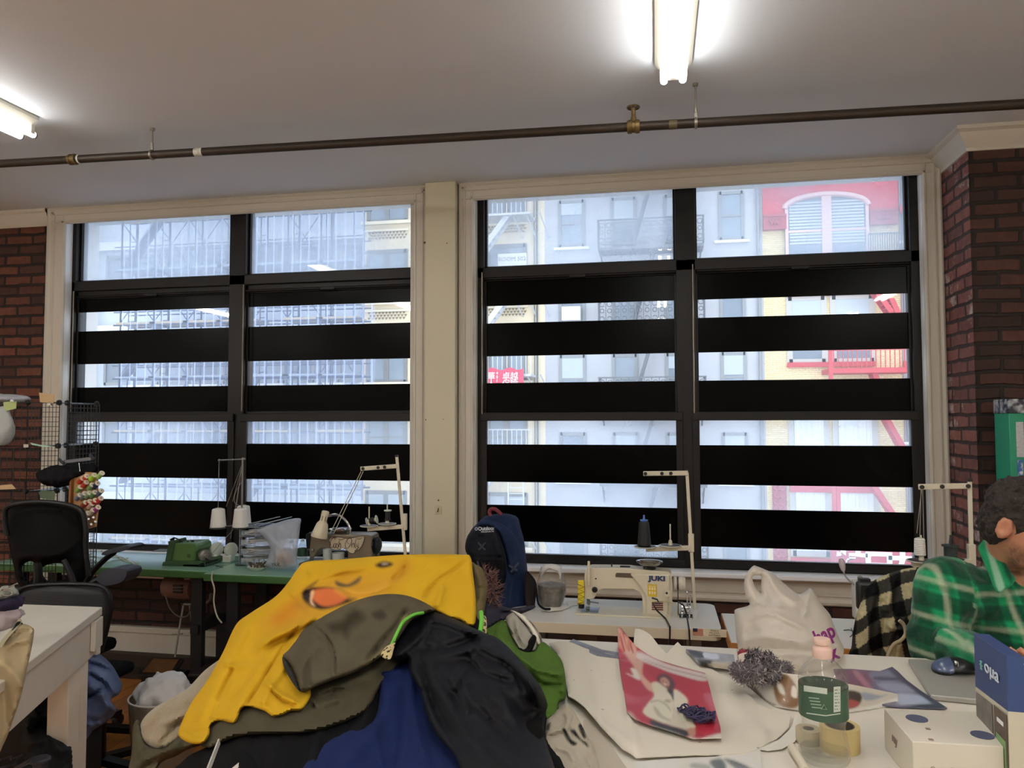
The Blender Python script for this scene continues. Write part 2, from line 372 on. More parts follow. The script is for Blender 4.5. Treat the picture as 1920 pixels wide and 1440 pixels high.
# ---------------------------------------------------------------- windows
Zrow = lambda px,py: atY(px,py,YG).z
def window(idx,fx0,fx1,cols,lcols,strips_up,strips_lo,zs):
    """cols/lcols: glass edges of the upper / lower lights, zs: dict of levels"""
    root = thing('window_%d' % idx,((fx0+fx1)/2,YG,SILL),None,None,kind='structure')
    a,b,c,d = cols; A,B_,C_,D = lcols; zt,z1,z2,z3,z4,z5 = zs
    # zt top of glass, z1 bottom of fixed light, z2 top of sash glass, z3 bottom of upper sash glass, z4 top of lower glass, z5 bottom of lower glass
    fr = MB(); y0,y1 = YG-.06,YG+.06
    for s0,s1 in ((fx0,a-.012),(b+.012,c-.012),(d+.012,fx1)): fr.box(s0,y0,SILL,s1,y1,3.16)
    fr.box(fx0,y0,z1-.08,fx1,y1,z1-.012); fr.box(fx0,y0+.015,zt,fx1,y1,3.16); fr.box(fx0,y0-.005,SILL,fx1,y1,z5-.045)
    fr.build('window_frame',M_frame,root,bevel=.004)
    for (x0,x1,lx0,lx1) in ((a,b,A,B_),(c,d,C_,D)):
        st = MB(); w_ = .022
        for q0,q1,r0,r1 in ((x0-.014,x0,z1-.012,zt),(x1,x1+.014,z1-.012,zt),(x0-.014,x1+.014,z1-.012,z1),(x0-.014,x1+.014,zt,zt+.012)):
            st.box(q0,YG-.018,r0,q1,YG+.02,r1)
        st.build('glazing_bead',M_frame,root)
        g = MB(); g.box(x0-.004,YG+.004,z1-.004,x1+.004,YG+.008,zt+.004); g.build('upper_pane',M_glass_dusty,root,smooth=False)
        # upper sash
        st = MB(); ys0,ys1 = YG-.035,YG
        st.box(x0-.030,ys0,z3-.04,x0,ys1,z1-.06); st.box(x1,ys0,z3-.04,x1+.030,ys1,z1-.06)
        st.box(x0-.03,ys0,z2,x1+.03,ys1,z1-.05); st.box(x0-.03,ys0,z3-.04,x1+.03,ys1,z3)
        st.tube([(x0-.01,ys0-.012,z2+.015),(x1+.01,ys0-.012,z2+.015)],.009,8)
        xm = (x0+x1)/2; st.box(xm-.05,ys0-.024,z2+.002,xm+.05,ys0,z2+.022)
        st.build('upper_sash',M_frame,root,bevel=.003)
        g = MB(); g.box(x0-.004,YG-.02,z3-.004,x1+.004,YG-.016,z2+.004); g.build('sash_pane',M_glass_clear,root,smooth=False)
        # lower sash, a step nearer the room
        st = MB(); yl0,yl1 = YG-.075,YG-.037
        st.box(lx0-.040,yl0,z5-.045,lx0,yl1,z4+.05); st.box(lx1,yl0,z5-.045,lx1+.040,yl1,z4+.05)
        st.box(lx0-.04,yl0-.012,z4,lx1+.04,yl1,z4+.052); st.box(lx0-.04,yl0-.008,z5-.045,lx1+.04,yl1,z5)
        st.box(lx0,yl0-.004,z5,lx1,yl1,z5+.006)
        st.build('lower_sash',M_frame,root,bevel=.003)
        g = MB(); g.box(lx0-.004,YG-.058,z5-.004,lx1+.004,YG-.054,z4+.004); g.build('lower_pane',M_glass_mid if True else M_glass_clear,root,smooth=False)
        lo = MB()
        for (s0,s1) in strips_up: MB().box(x0,YG-.0235,s0,x1,YG-.0205,s1).build('film_strip',M_film,root,smooth=False)
        for (s0,s1) in strips_lo: MB().box(lx0,YG-.0615,s0,lx1,YG-.0585,s1).build('film_strip',M_film,root,smooth=False)
        # balance rods at the jamb
        MB().cyl((lx0-.028 if x0 != c else lx0-.03,YG-.085,z3),(lx0-.028,YG-.085,z2+.05),.004,n=8).build('balance_rod',mat('rod_metal','8d8478',.35,.8),root)
    return root
zz = lambda px,py,Y=YG-.02: atY(px,py,Y).z
LW = dict(z1=zz(436,516,YG),z2=zz(434,552),s=[(434.3,576.7),(434.3,614.1),(433.6,677.6),(433.6,723.3)])
yl = YG-.06
window(1,-4.075,-1.47,(-4.000,-2.834,-2.693,-1.537),(-3.97,-2.805,-2.672,-1.508),
       [(zz(434,577),zz(434,549)),(zz(434,678),zz(434,614)),(zz(434,772),zz(434,723.5))],
       [(zz(426.6,897.4,yl),zz(427.6,831.7,yl)),(zz(424.8,1006.6,yl),zz(426.6,939.8,yl))],
       (3.135,LW['z1'],zz(434,552),zz(434,771),zz(427,790.5,yl),zz(424.8,1026.5,yl)))
window(2,-1.10,1.495,(-1.048,.113,.254,1.424),(-1.038,.116,.252,1.412),
       [(zz(1264,563.5),zz(1262,512)),(zz(1264,662),zz(1264,597.5)),(zz(1265,776),zz(1264.9,714.4))],
       [(zz(1268.9,907.9,yl),zz(1266.7,834.5,yl)),(zz(1270.4,1023.4,yl),zz(1269.8,952.8,yl))],
       (3.135,zz(1262,487,YG),zz(1262,516),zz(1265,775),zz(1265.8,788.5,yl),zz(1271.9,1048,yl)))
# ---------------------------------------------------------------- strip lights
M_fix = mat('fixture_enamel','ddd8c8',.4)
M_tube = mat('lit_tube','fffaf0',.3,emit='fbfaf8',emit_s=19)
M_tube2 = mat('fill_tube_rear','fffaf0',.3,emit='fbfaf8',emit_s=60)  # stronger tubes for the added fill lights
M_cap = mat('tube_cap','a8a8a0',.3,.9)
def fixture(x,y0,y1,label,group='strip lights on the ceiling',mt=None):
    r = thing('fluorescent_light',(x,(y0+y1)/2,H),label,'ceiling light',group)
    m = MB(); m.prism([(x-.075,y0,H),(x-.075,y0,H-.018),(x-.045,y0,H-.055),(x+.045,y0,H-.055),(x+.075,y0,H-.018),(x+.075,y0,H)],(0,y1-y0,0))
    m.build('housing',M_fix,r,bevel=.002)
    for a_,b_ in ((y1-.025,y1-.002),(y0+.002,y0+.025)): MB().box(x-.055,a_,H-.085,x+.055,b_,H-.03).build('end_socket',M_fix,r,bevel=.002)
    for s in (-1,1):
        MB().cyl((x+s*.038,y0+.01,H-.082),(x+s*.038,y1+.008,H-.082),.0145,n=14).build('tube',mt or M_tube,r)
        for a_ in (y1+.008,y0): MB().cyl((x+s*.038,a_,H-.082),(x+s*.038,a_+.010,H-.082),.0150,n=14).build('tube_cap',M_cap,r)
fixture(.085,1.92,3.14,'white twin-tube strip light on the ceiling, the right one, ending above the right window')
fixture(-3.02,1.93,3.15,'white twin-tube strip light on the ceiling at the left edge')
for (x,y0) in ((.085,-.2),(-3.02,-.2),(.085,-2.5),(-3.02,-2.5),(2.6,-.2),(2.6,-2.5),(-5.6,-.2),(-5.6,-2.5)):  # unseen lamps added behind the camera to brighten the room
    fixture(x,y0,y0+1.22,'unseen twin-tube fill light added behind the photographer, %s, %s' % ('nearer row' if y0 > -1 else 'farther row',{.085: 'middle right',-3.02: 'middle left',2.6: 'far right',-5.6: 'far left'}[x]),'unseen fill lights added behind the photographer',M_tube2)
# ---------------------------------------------------------------- sprinkler pipe
M_pipe = mat('pipe_iron','33291f',.5,.3,noise_amt=.35,noise_scale=14,bump=.2,bump_scale=40)
YP = 3.38
zp = atY(1305,228,YP).z
pr = thing('ceiling_pipe',(-1,YP,zp),'dark iron pipe running under the ceiling above both windows','pipe')
zl,zr = atY(2,307,YP),atY(1918,195,YP)
def pz(x): return zl.z + (zr.z-zl.z)*(x-zl.x)/(zr.x-zl.x)
MB().tube([(XL+.02,YP,pz(XL)),(-1,YP,pz(-1)),(XR-.02,YP,pz(XR))],.0205,16).build('pipe_run',M_pipe,pr)
def px_x(px): return atY(px,250,YP).x
M_brass = mat('old_brass','6e5a35',.5,.6,noise_amt=.3,noise_scale=40)
for (px,r,hw) in ((138,.028,.022),(1188,.030,.028)):
    x = px_x(px); MB().lathe([(r*.9,-hw),(r,-hw*.8),(r,-hw*.3),(r*.88,-hw*.25),(r*.88,hw*.25),(r,hw*.3),(r,hw*.8),(r*.9,hw)],(x,YP,pz(x)),(1,0,0),16).build('coupling',M_brass,pr)
x = px_x(150); MB().lathe([(.0235,-.004),(.0235,.004)],(x,YP,pz(x)),(1,0,0),16).build('ring',mat('white_band','d8d4c8',.5),pr)
x = px_x(1188); vz = pz(x)
vv = MB(); vv.lathe([(.016,.02),(.013,.035),(.009,.05),(.009,.075),(.012,.08),(.012,.086)],(x,YP,vz),(0,0,1),14); vb = vv.build('valve',M_brass,pr)
hv = MB(); hv.tube([(x+.026*math.cos(a*PI/8),YP+.026*math.sin(a*PI/8),vz+.088) for a in range(16)],.0045,8,closed=True)
hv.beam((x-.024,YP,vz+.088),(x+.024,YP,vz+.088),.006,.004); hv.beam((x,YP-.024,vz+.088),(x,YP+.024,vz+.088),.006,.004)
hv.build('valve_handle',M_brass,vb)
M_hang = mat('galvanised','9a9488',.4,.8)
for px in (286,1305):
    x = px_x(px); z = pz(x); h = MB()
    h.tube([(x,YP+.023*math.cos(a*PI/10),z+.023*math.sin(a*PI/10)) for a in range(20)],.0035,6,closed=True)
    h.lathe([(.0235,-.006),(.0235,.006)],(x,YP,z),(1,0,0),16)
    h.box(x-.006,YP-.004,z+.02,x+.006,YP+.004,z+.06); h.cyl((x,YP,z+.055),(x,YP,H),.0042,n=8); h.cyl((x,YP,H-.012),(x,YP,H),.012,n=10); h.cyl((x,YP,z+.045),(x,YP,z+.062),.008,n=6)
    h.build('pipe_hanger',M_hang,pr)
x = px_x(374); z = pz(x); MB().lathe([(.0213,-.022),(.0213,.022)],(x,YP,z),(1,0,0),16,cap=False).build('pipe_sticker',mat('sticker_white','c9c6ba',.5,noise_amt=.6,noise_scale=90),pr)
x = px_x(1262); MB().lathe([(.0213,-.018),(.0213,.018)],(x,YP,pz(x)),(1,0,0),16,cap=False).build('pipe_tape',mat('tape_old','5c5035',.6),pr)
# ================================================================ OUTSIDE: the far side of the street
YF = 28.0
def fx(px,py=600,Y=YF): return atY(px,py,Y).x
def fz(px,py,Y=YF): return atY(px,py,Y).z
M_street = mat('asphalt','77777a',.8)
o = MB().box(-60,8,-14.2,40,28,-14).build('ground',M_street,smooth=False); o['kind'] = 'structure'
M_pane = mat('street_pane','8391a1',.2,spec=.8,noise_amt=.25,noise_scale=1.2)  # pale blue-grey base colour holds the sky's reflection
M_paned = mat('street_pane_dark','6d7b8b',.2,spec=.8,noise_amt=.3,noise_scale=1.5)  # sky reflection put into the colour again, a tone darker
M_blind = mat('street_blind','b3bdc6',.7)
M_curt = mat('street_curtain','dfe3e6',.8)
M_wgrey = mat('grey_render','b4b6be',.8,noise_amt=.08,noise_scale=.8)
M_wframe = mat('grey_window_frame','8b8f94',.5)
M_white = mat('white_paint_ext','e6e6e4',.6)
M_cream = mat('cream_render','e4d5b8',.8,noise_amt=.08,noise_scale=.7)
M_creambr = brick_mat('cream_brick','X','ecd9ad','dfc99b','c7b288',scale=.3,bump=.1)
M_red = mat('red_paint','c3414c',.6,noise_amt=.1,noise_scale=2)
M_redd = mat('red_relief','a84850',.6,noise_amt=.3,noise_scale=8,bump=1,bump_scale=14)
M_pale = mat('pale_scaffold_wall','c3ccda',.8,noise_amt=.12,noise_scale=.5)
M_iron = mat('grey_iron','5f656c',.6)
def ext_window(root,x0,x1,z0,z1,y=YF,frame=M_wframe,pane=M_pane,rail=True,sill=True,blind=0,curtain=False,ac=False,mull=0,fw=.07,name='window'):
    f = MB()
    f.box(x0-fw*.6,y-.06,z0-fw*.6,x0+fw,y+.1,z1+fw*.6); f.box(x1-fw,y-.06,z0-fw*.6,x1+fw*.6,y+.1,z1+fw*.6)
    f.box(x0,y-.06,z1-fw,x1,y+.1,z1+fw*.6); f.box(x0,y-.06,z0-fw*.6,x1,y+.1,z0+fw)
    if rail: f.box(x0,y-.05,(z0+z1)/2-.035,x1,y+.08,(z0+z1)/2+.035)
    for k in range(mull): xm = x0+(x1-x0)*(k+1)/(mull+1); f.box(xm-.09,y-.07,z0,xm+.09,y+.1,z1)
    fo = f.build(name,frame,root,smooth=False)
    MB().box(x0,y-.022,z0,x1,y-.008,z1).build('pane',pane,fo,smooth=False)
    if sill: MB().box(x0-.2,y-.16,z0-.14,x1+.2,y+.02,z0-.05).build('sill',M_white,fo,smooth=False)
    if blind: MB().box(x0+fw,y-.045,z1-(z1-z0)*blind,x1-fw,y-.026,z1-fw).build('blind',M_blind,fo,smooth=False)
    if curtain:
        c = MB(); n = 26; vs = [];
        for i in range(n+1):
            x = x0+fw+(x1-x0-2*fw)*i/n; d = .03*math.sin(i*1.9)+.02*math.sin(i*.7)
            vs += [(x,y-.08-d*.5,z0+fw),(x,y-.08-d,z1-fw)]
        c.add(vs,[(2*i,2*i+2,2*i+3,2*i+1) for i in range(n)]); c.build('curtain',M_curt,fo)
    if ac:
        a = MB(); xc = (x0+x1)/2; a.box(x0+.12,y-.45,z0+.1,x1-.12,y+.02,z0+.6)
        for k in range(5): a.box(x0+.2,y-.47,z0+.17+k*.08,x1-.2,y-.44,z0+.2+k*.08)
        a.build('air_conditioner',M_white,fo,smooth=False)
    return fo
ZB,ZT = -14.0,17.0
# ---- grey building
g = thing('apartment_building',(fx(1227),YF,ZB),'pale grey rendered building with single sash windows and iron balconies','building')
MB().box(fx(1022),YF,ZB,fx(1432),YF+7,ZT).build('wall',M_wgrey,g,smooth=False)
rows = [fz(1075,378+145*k) for k in range(-2,8)]; hgt = fz(1075,378)-fz(1075,462)
for i,zt in enumerate(rows):
    for j,(a,b) in enumerate(((1050,1096),(1149,1193),(1249,1296),(1352,1396))):
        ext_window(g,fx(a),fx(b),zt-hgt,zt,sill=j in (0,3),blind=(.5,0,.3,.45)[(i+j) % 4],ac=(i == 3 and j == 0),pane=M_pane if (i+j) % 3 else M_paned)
pipe = MB().cyl((fx(1432)-.15,YF-.1,ZB),(fx(1432)-.15,YF-.1,ZT),.06); pipe.build('downpipe',M_wframe,g)
# ornate iron balconies joined by ladders
def balcony(x0,x1,z0,z1,depth,label,m,group,ornate=True,y=YF):
    r = thing('iron_balcony',((x0+x1)/2,y-depth/2,z0),label,'balcony',group)
    s = MB(); s.box(x0,y-depth,z0-.12,x1,y,z0-.02)
    for k in range(3):
        xx = x0+.1+(x1-x0-.2)*k/2; s.beam((xx,y-depth+.1,z0-.1),(xx,y,z0-.75),.05,.05); s.tube(arc((xx,y-.18,z0-.5),.16,0,300,10,'yz'),.02,6)
    s.build('deck',m,r,smooth=False)
    n = max(5,int((x1-x0)/.26)); rl = MB()
    rl.beam((x0,y-depth,z1),(x1,y-depth,z1),.05,.05); rl.beam((x0,y-depth,z0+.08),(x1,y-depth,z0+.08),.04,.04)
    for e in (x0,x1): rl.beam((e,y-depth,z1),(e,y,z1),.05,.05); rl.beam((e,y-depth,z0+.08),(e,y,z0+.08),.04,.04)
    h = z1-z0
    for k in range(n+1):
        xx = x0+(x1-x0)*k/n; rl.beam((xx,y-depth,z0),(xx,y-depth,z1),.03,.03)
        if ornate and k < n:
            xm = xx+(x1-x0)/n/2; w_ = (x1-x0)/n*.34
            rl.tube(arc((xm,y-depth,z1-h*.2),w_,0,330,9),.018,5); rl.tube(arc((xm,y-depth,z0+h*.55),w_*.8,0,350,8),.018,5); rl.tube(arc((xm,y-depth,z0+h*.24),w_,180,510,9),.018,5)
    for k in range(1,4): rl.beam((x0,y-depth*k/4,z0),(x0,y-depth*k/4,z1),.025,.025); rl.beam((x1,y-depth*k/4,z0),(x1,y-depth*k/4,z1),.025,.025)
    rl.build('railing',m,r,smooth=False)
    return r
yb = YF-1.0
names = ['ornate grey iron balcony in the upper clear panes','ornate grey iron balcony seen in the topmost gap between the black strips','ornate iron balcony mostly hidden behind a black strip','iron balcony whose brackets show in the fourth gap between strips','lowest iron balcony on the pale grey building']
for k in range(-1,5):
    z1,z0 = fz(1150,412+148*k,yb),fz(1150,462+148*k,yb)
    b = balcony(fx(1122,600,yb),fx(1322,600,yb),z0,z1,1.0,names[k] if k >= 0 else 'ornate iron balcony above the top of the right window',M_iron,'iron balconies on the grey building')
    s = MB(); za = z0-.1; zb = fz(1150,462+148*(k+1),yb)-.02
    xa,xb = fx(1228,600,yb),fx(1196,600,yb)
    for dy in (.25,.7): s.beam((xa,yb+dy,za),(xb-.2,yb+dy,zb),.05,.12)
    for q in range(9): t = q/9; s.beam((xa+(xb-.2-xa)*t,yb+.25,za+(zb-za)*t),(xa+(xb-.2-xa)*t,yb+.7,za+(zb-za)*t),.12,.03)
    s.build('stair',M_iron,b,smooth=False)
# ---- red and cream building
r = thing('apartment_building',(fx(1560),YF,ZB),'cream brick building with red arches, red bands and a red fire escape','building')
MB().box(fx(1432)+.002,YF,ZB,fx(1690),YF+7,ZT).build('wall',M_creambr,r,smooth=False)
zr = lambda py: fz(1555,py)
tr = MB()
tr.box(fx(1433),YF-.12,zr(400),fx(1688),YF,zr(330)); tr.box(fx(1433),YF-.12,zr(330),fx(1688),YF,zr(250))
for k in range(3):
    tr.box(fx(1474),YF-.15,zr(555+184*k),fx(1637),YF+.05,zr(541+184*k)); tr.box(fx(1474),YF-.13,zr(688+184*k),fx(1637),YF+.05,zr(679+184*k))
tr.build('red_band',M_red,r,smooth=False)
for a,b in ((1433,1476),(1633,1684)):
    q = MB(); q.box(fx(a),YF-.22,zr(424),fx(b),YF,zr(404)); q.box(fx(a),YF-.25,zr(428),fx(b),YF,zr(423)); q.box(fx(a),YF-.27,zr(404),fx(b),YF,zr(400))
    q.tube([(fx(a)+.2+(fx(b)-fx(a)-.4)*i/24,YF-.24,(zr(414))+.1*math.sin(i*.9)) for i in range(25)],.045,6); q.build('relief_band',M_redd,r,smooth=False)
def arch_win(x0,x1,z0,z1,zs,nm):
    n = 16; xc = (x0+x1)/2; half = (x1-x0)/2
    top = [(xc-half*math.cos(PI*i/n),zs+(z1-zs)*math.sin(PI*i/n)) for i in range(n+1)]
    pts = [(x0,z0)] + top + [(x1,z0)]
    ro = MB(); ro.prism([(a,YF-.14,b) for a,b in pts],(0,.12,0)); fo = ro.build(nm,mat('arch_pane','7d8a9a',.3,noise_amt=.15,noise_scale=2),r,smooth=False)
    f = MB(); f.tube([(a,YF-.17,b) for a,b in top],.1,6); f.box(xc-.16,YF-.22,z0,xc+.16,YF-.1,z1-.05)
    for s in (x0,x1-.1): f.box(s,YF-.2,z0,s+.1,YF-.12,zs)
    f.box(x0,YF-.17,(z0+zs)/2-.03,x1,YF-.12,(z0+zs)/2+.05); f.build('arch_frame',mat('pink_frame','d9b6b6',.6),fo,smooth=False)
    b = MB()
    for k in range(14): zz_ = zs+.15-k*.11; b.box(x0+.15,YF-.165,zz_,x1-.15,YF-.145,zz_+.07)
    b.build('blind',M_blind,fo,smooth=False)
arch_win(fx(1474),fx(1631),zr(478),zr(366),zr(390),'arched_window')
for k,(t,b) in enumerate(((556,679),(740,863),(912,1040),(1100,1200))):
    for j,(x0,x1) in enumerate(((1478,1546),(1560,1636))):
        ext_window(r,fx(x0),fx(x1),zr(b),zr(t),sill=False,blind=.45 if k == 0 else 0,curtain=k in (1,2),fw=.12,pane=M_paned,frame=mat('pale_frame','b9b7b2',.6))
for k in range(3):
    q = MB(); q.box(fx(1442),YF-.1,zr(1100),fx(1468),YF,zr(888)) if k == 0 else None
    if k == 0:
        for i in range(14):
            q.tube(arc((fx(1450),YF-.1,zr(900+i*14)),.11,0,340,8),.05,5); q.tube(arc((fx(1460),YF-.1,zr(900+i*14)),.11,0,340,8),.05,5)
        q.build('relief_pilaster',M_redd,r,smooth=False)
# red fire escape
fe = thing('fire_escape',(fx(1640),YF-1,zr(700)),'red iron fire escape with sloping stairs on the cream and red building','fire escape')
ye = YF-1.2
for k,pz in enumerate(((690,656),None,(505,440))):
    if not pz: continue
    pz0,pz1 = pz; zd = fz(1600,pz0,ye); zt = fz(1600,pz1,ye); xa,xb = fx(1553,600,ye),fx(1712,600,ye)
    if k == 2: xa = fx(1632,600,ye)
    d = MB(); d.box(xa,ye,zd-.16,xb,YF,zd)
    d.build('landing',M_red,fe,smooth=False)
    q = MB(); q.beam((xa,ye,zt),(xb,ye,zt),.045,.045)
    for i in range(19): xx = xa+(xb-xa)*i/18; q.beam((xx,ye,zd),(xx,ye,zt),.028,.028)
    q.build('railing',M_red if k != 2 else M_iron,fe,smooth=False)
for (a,b) in (((1640,541),(1672,585)),((1672,560),(1690,600)),((1640,700),(1656,735)),((1655,770),(1700,850)),((1632,900),(1676,965))):
    q = MB(); pa,pb = atY(*a,ye+.3),atY(*b,ye+.3)
    for dy in (0,.5): q.beam(pa+Vector((0,dy,0)),pb+Vector((0,dy,0)),.05,.16)
    for i in range(7): p_ = pa.lerp(pb,i/6); q.beam(p_,p_+Vector((0,.5,0)),.16,.04)
    q.build('stair',M_red,fe,smooth=False)
for px,pa_,pb_ in ((1552,735,655),(1553,1024,905),(1561,1024,905)): MB().box(fx(px,600,ye),ye-.04,fz(1555,pa_,ye),fx(px,600,ye)+.12,ye+.04,fz(1555,pb_,ye)).build('post',M_red,fe,smooth=False)
# sign with white characters
zs0,zs1 = fz(1640,1078,ye-.1),fz(1640,1032,ye-.1)
sg = thing('shop_sign',(fx(1640),ye-.1,zs0),'red sign board with large white Chinese characters at the foot of the right window','sign')
MB().box(fx(1557,1050,ye-.1),ye-.2,zs0-.3,fx(1760,1050,ye-.1),ye-.1,zs1).build('board',mat('sign_red','b8384c',.5),sg,smooth=False)
M_sw = mat('sign_white','f4f4f2',.5)
for ch,px in (('特',1598),('只',1648),('力',1696)):
    q = atY(px,1062,ye-.21); text_mb(ch,(q.x,ye-.215,q.z),.92,M_sw,'character',sg,ext=.01,sx=1.15,bold=.035)
# building right of the red one
r2 = thing('apartment_building',(fx(1760),YF,ZB),'grey building at the right edge of the window view, beside the red one','building')
MB().box(fx(1690)+.002,YF-.05,ZB,fx(2150),YF+7,ZT).build('wall',mat('mauve_wall','9d949c',.8,noise_amt=.1,noise_scale=1),r2,smooth=False)
for k in range(8):
    for j in range(5): x = fx(1697)+j*2.3; ext_window(r2,x,x+1.2,zr(-20+183*k)-2.1,zr(-20+183*k),y=YF-.05)
q = MB()
for py in (395,541,680,735): q.box(fx(1690),YF-.2,zr(py+12),fx(2150),YF-.05,zr(py))
q.build('red_band',M_red,r2,smooth=False)
# ---- cream building
c = thing('apartment_building',(fx(850),YF,ZB),'cream building with lattice panels between paired windows','building')
MB().box(fx(683),YF,ZB,fx(1022)-.002,YF+7,ZT).build('wall',M_cream,c,smooth=False)
zc = lambda py: fz(950,py-12)
for a,b in ((690,762),(792,862),(915,986)):
    for k in range(-2,6):
        t = 473+155*k
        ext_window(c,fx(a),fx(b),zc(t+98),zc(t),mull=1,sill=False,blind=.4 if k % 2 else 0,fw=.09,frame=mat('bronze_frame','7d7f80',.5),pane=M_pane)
        s = MB(); s.box(fx(a)-.25,YF-.2,zc(t+104),fx(b)+.25,YF,zc(t+98)); s.box(fx(a)-.1,YF-.1,zc(t+117),fx(b)+.1,YF,zc(t+113)); s.build('ledge',mat('cream_ledge','eee2c8',.7),c,smooth=False)
        if 0 <= k+1 <= 4:
            l = MB(); zt_,zb_ = zc(t-44),zc(t-23); n = 11
            for i in range(n):
                for j in range(4):
                    xx = fx(a)+(fx(b)-fx(a))*(i+.5*(j % 2)+.3)/n; z_ = zb_+(zt_-zb_)*(j+.5)/4
                    l.prism([(xx-.05,YF-.03,z_+.03),(xx+.06,YF-.03,z_+.03),(xx,YF-.03,z_-.05)],(0,.02,0))
            l.build('lattice',mat('lattice_shadow','83765f',.8),c,smooth=False)
MB().cyl((fx(1008),YF-.1,ZB),(fx(1008),YF-.1,ZT),.035,n=8).build('cable',M_iron,c)
MB().cyl((fx(1003),YF-.1,ZB),(fx(1003),YF-.1,ZT),.02,n=8).build('cable',M_iron,c)
q = atY(965,487,YF-.12); pl = MB().box(q.x-.65,YF-.1,q.z-.28,q.x+.45,YF-.07,q.z+.25).build('window_notice',M_white,c,smooth=False)
text_mb('ROOM 502',(q.x-.1,YF-.11,q.z+.03),.22,mat('notice_text','8a8a8a',.6),'lettering',pl,ext=.003)
# its white fire escape
fw_ = thing('fire_escape',(fx(950),YF-1,zc(440)),'pale fire escape with sloping stairs on the cream building, left part of the right window','fire escape')
for k in range(-1,5):
    z_ = fz(985,397+152*k,ye); m = MB(); xa,xb = fx(880,600,ye),fx(995,600,ye)
    m.box(xa,ye,z_-.08,xb,YF,z_)
    for i in range(14): xx = xa+(xb-xa)*i/13; m.beam((xx,ye,z_),(xx,ye,z_+.9),.025,.025)
    m.beam((xa,ye,z_+.9),(xb,ye,z_+.9),.04,.04)
    for i in range(3): m.beam((fx(960,600,ye)+i*.5,ye+.1,z_),(fx(960,600,ye)+i*.5+.2,YF,z_-.7),.04,.04)
    m.build('landing',mat('pale_iron','c9ccd2',.6),fw_,smooth=False)
    pa,pb = Vector((fx(951,600,ye),ye+.2,z_)),Vector((fx(915,600,ye),ye+.2,fz(985,397+152*k+48,ye)))
    pb = pa+(pb-pa)*2.6 if k < 4 else pb
    m = MB()
    for dy in (0,.5): m.beam(pa+Vector((0,dy,0)),pb+Vector((0,dy,0)),.05,.2)
    for i in range(12): p_ = pa.lerp(pb,i/12); m.beam(p_,p_+Vector((0,.5,0)),.14,.04)
    m.build('stair',mat('pale_iron','c9ccd2'),fw_,smooth=False)
m = MB()
for dx in (0,.5): m.beam((fx(953,600,ye)+dx*1.1,ye-.05,fz(970,960,ye)),(fx(953,600,ye)+dx*1.1,ye-.05,fz(970,860,ye)),.05,.05)
for i in range(9): z_ = fz(970,958-i*11,ye); m.beam((fx(953,600,ye),ye-.05,z_),(fx(953,600,ye)+.55,ye-.05,z_),.03,.03)
m.build('ladder',mat('pale_iron','c9ccd2'),fw_,smooth=False)
# red banner
yb2 = ye-.12; q0,q1 = atY(913,692,yb2),atY(982,728,yb2)
bn = thing('banner',(q0.x,yb2,q1.z),'red cloth banner with white Chinese characters tied to the fire escape railing','banner')
n = 24; vs = []
for i in range(n+1):
    x = q0.x-.6+(q1.x-q0.x+.6)*i/n; dz = .05*math.sin(i*.8)
    vs += [(x,yb2+.03*math.sin(i*1.1),q1.z-.4+dz),(x,yb2+.03*math.sin(i*1.3),q0.z+dz)]
MB().add(vs,[(2*i,2*i+2,2*i+3,2*i+1) for i in range(n)]).build('cloth',mat('banner_red','d0365a',.6),bn)
for ch,px,py in (('卓',949,706),('越',964,706),('保',949,720),('險',964,720),('華',921,706),('人',921,720)):
    q = atY(px,py,yb2-.05); text_mb(ch,(q.x,yb2-.05,q.z),.3,M_sw,'character',bn,ext=.004)
for k,px in enumerate((932,932,932)): q = atY(px,700+k*7,yb2-.05); text_mb('401'[k],(q.x,yb2-.05,q.z),.15,M_sw,'character',bn,ext=.004)
# ---- building under scaffold
a_ = thing('apartment_building',(fx(420),YF,ZB),'bluish building under repair behind scaffolding, filling the left window','building')
MB().box(fx(-260),YF+.3,ZB,fx(683)-.002,YF+7,ZT).build('wall',M_pale,a_,smooth=False)
MB().box(fx(160),YF-.3,ZB,fx(176),YF+.3,ZT).build('white_pier',M_white,a_,smooth=False)
for k in range(-2,6):
    for j in range(9):
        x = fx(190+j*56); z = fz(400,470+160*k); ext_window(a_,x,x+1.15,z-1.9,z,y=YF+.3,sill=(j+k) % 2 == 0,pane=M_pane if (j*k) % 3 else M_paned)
q = MB()
for k in range(-1,6): z = fz(400,445+160*k); q.box(fx(176),YF-.1,z-.35,fx(683),YF+.3,z)
q.build('cornice',mat('pale_cornice','d2d6de',.7),a_,smooth=False)
sc_ = thing('scaffold',(fx(420),YF-2,ZB),'grey tube scaffold with plank decks and cross braces in front of the bluish building','scaffold')
M_sc = mat('scaffold_tube','46536b',.5,.2); M_pl = mat('scaffold_plank','a89a84',.8); M_pl2 = mat('scaffold_plank_grey','8792a4',.8)
ys = YF-2.2; xs = [fx(226+62.5*i,600,ys) for i in range(8)]; zl_ = [fz(400,1120-103*k,ys) for k in range(9)]
for x in xs:
    m = MB()
    for dy in (0,.9): m.cyl((x,ys+dy,ZB),(x,ys+dy,zl_[-1]),.035,n=6)
    m.build('standard',M_sc,sc_)
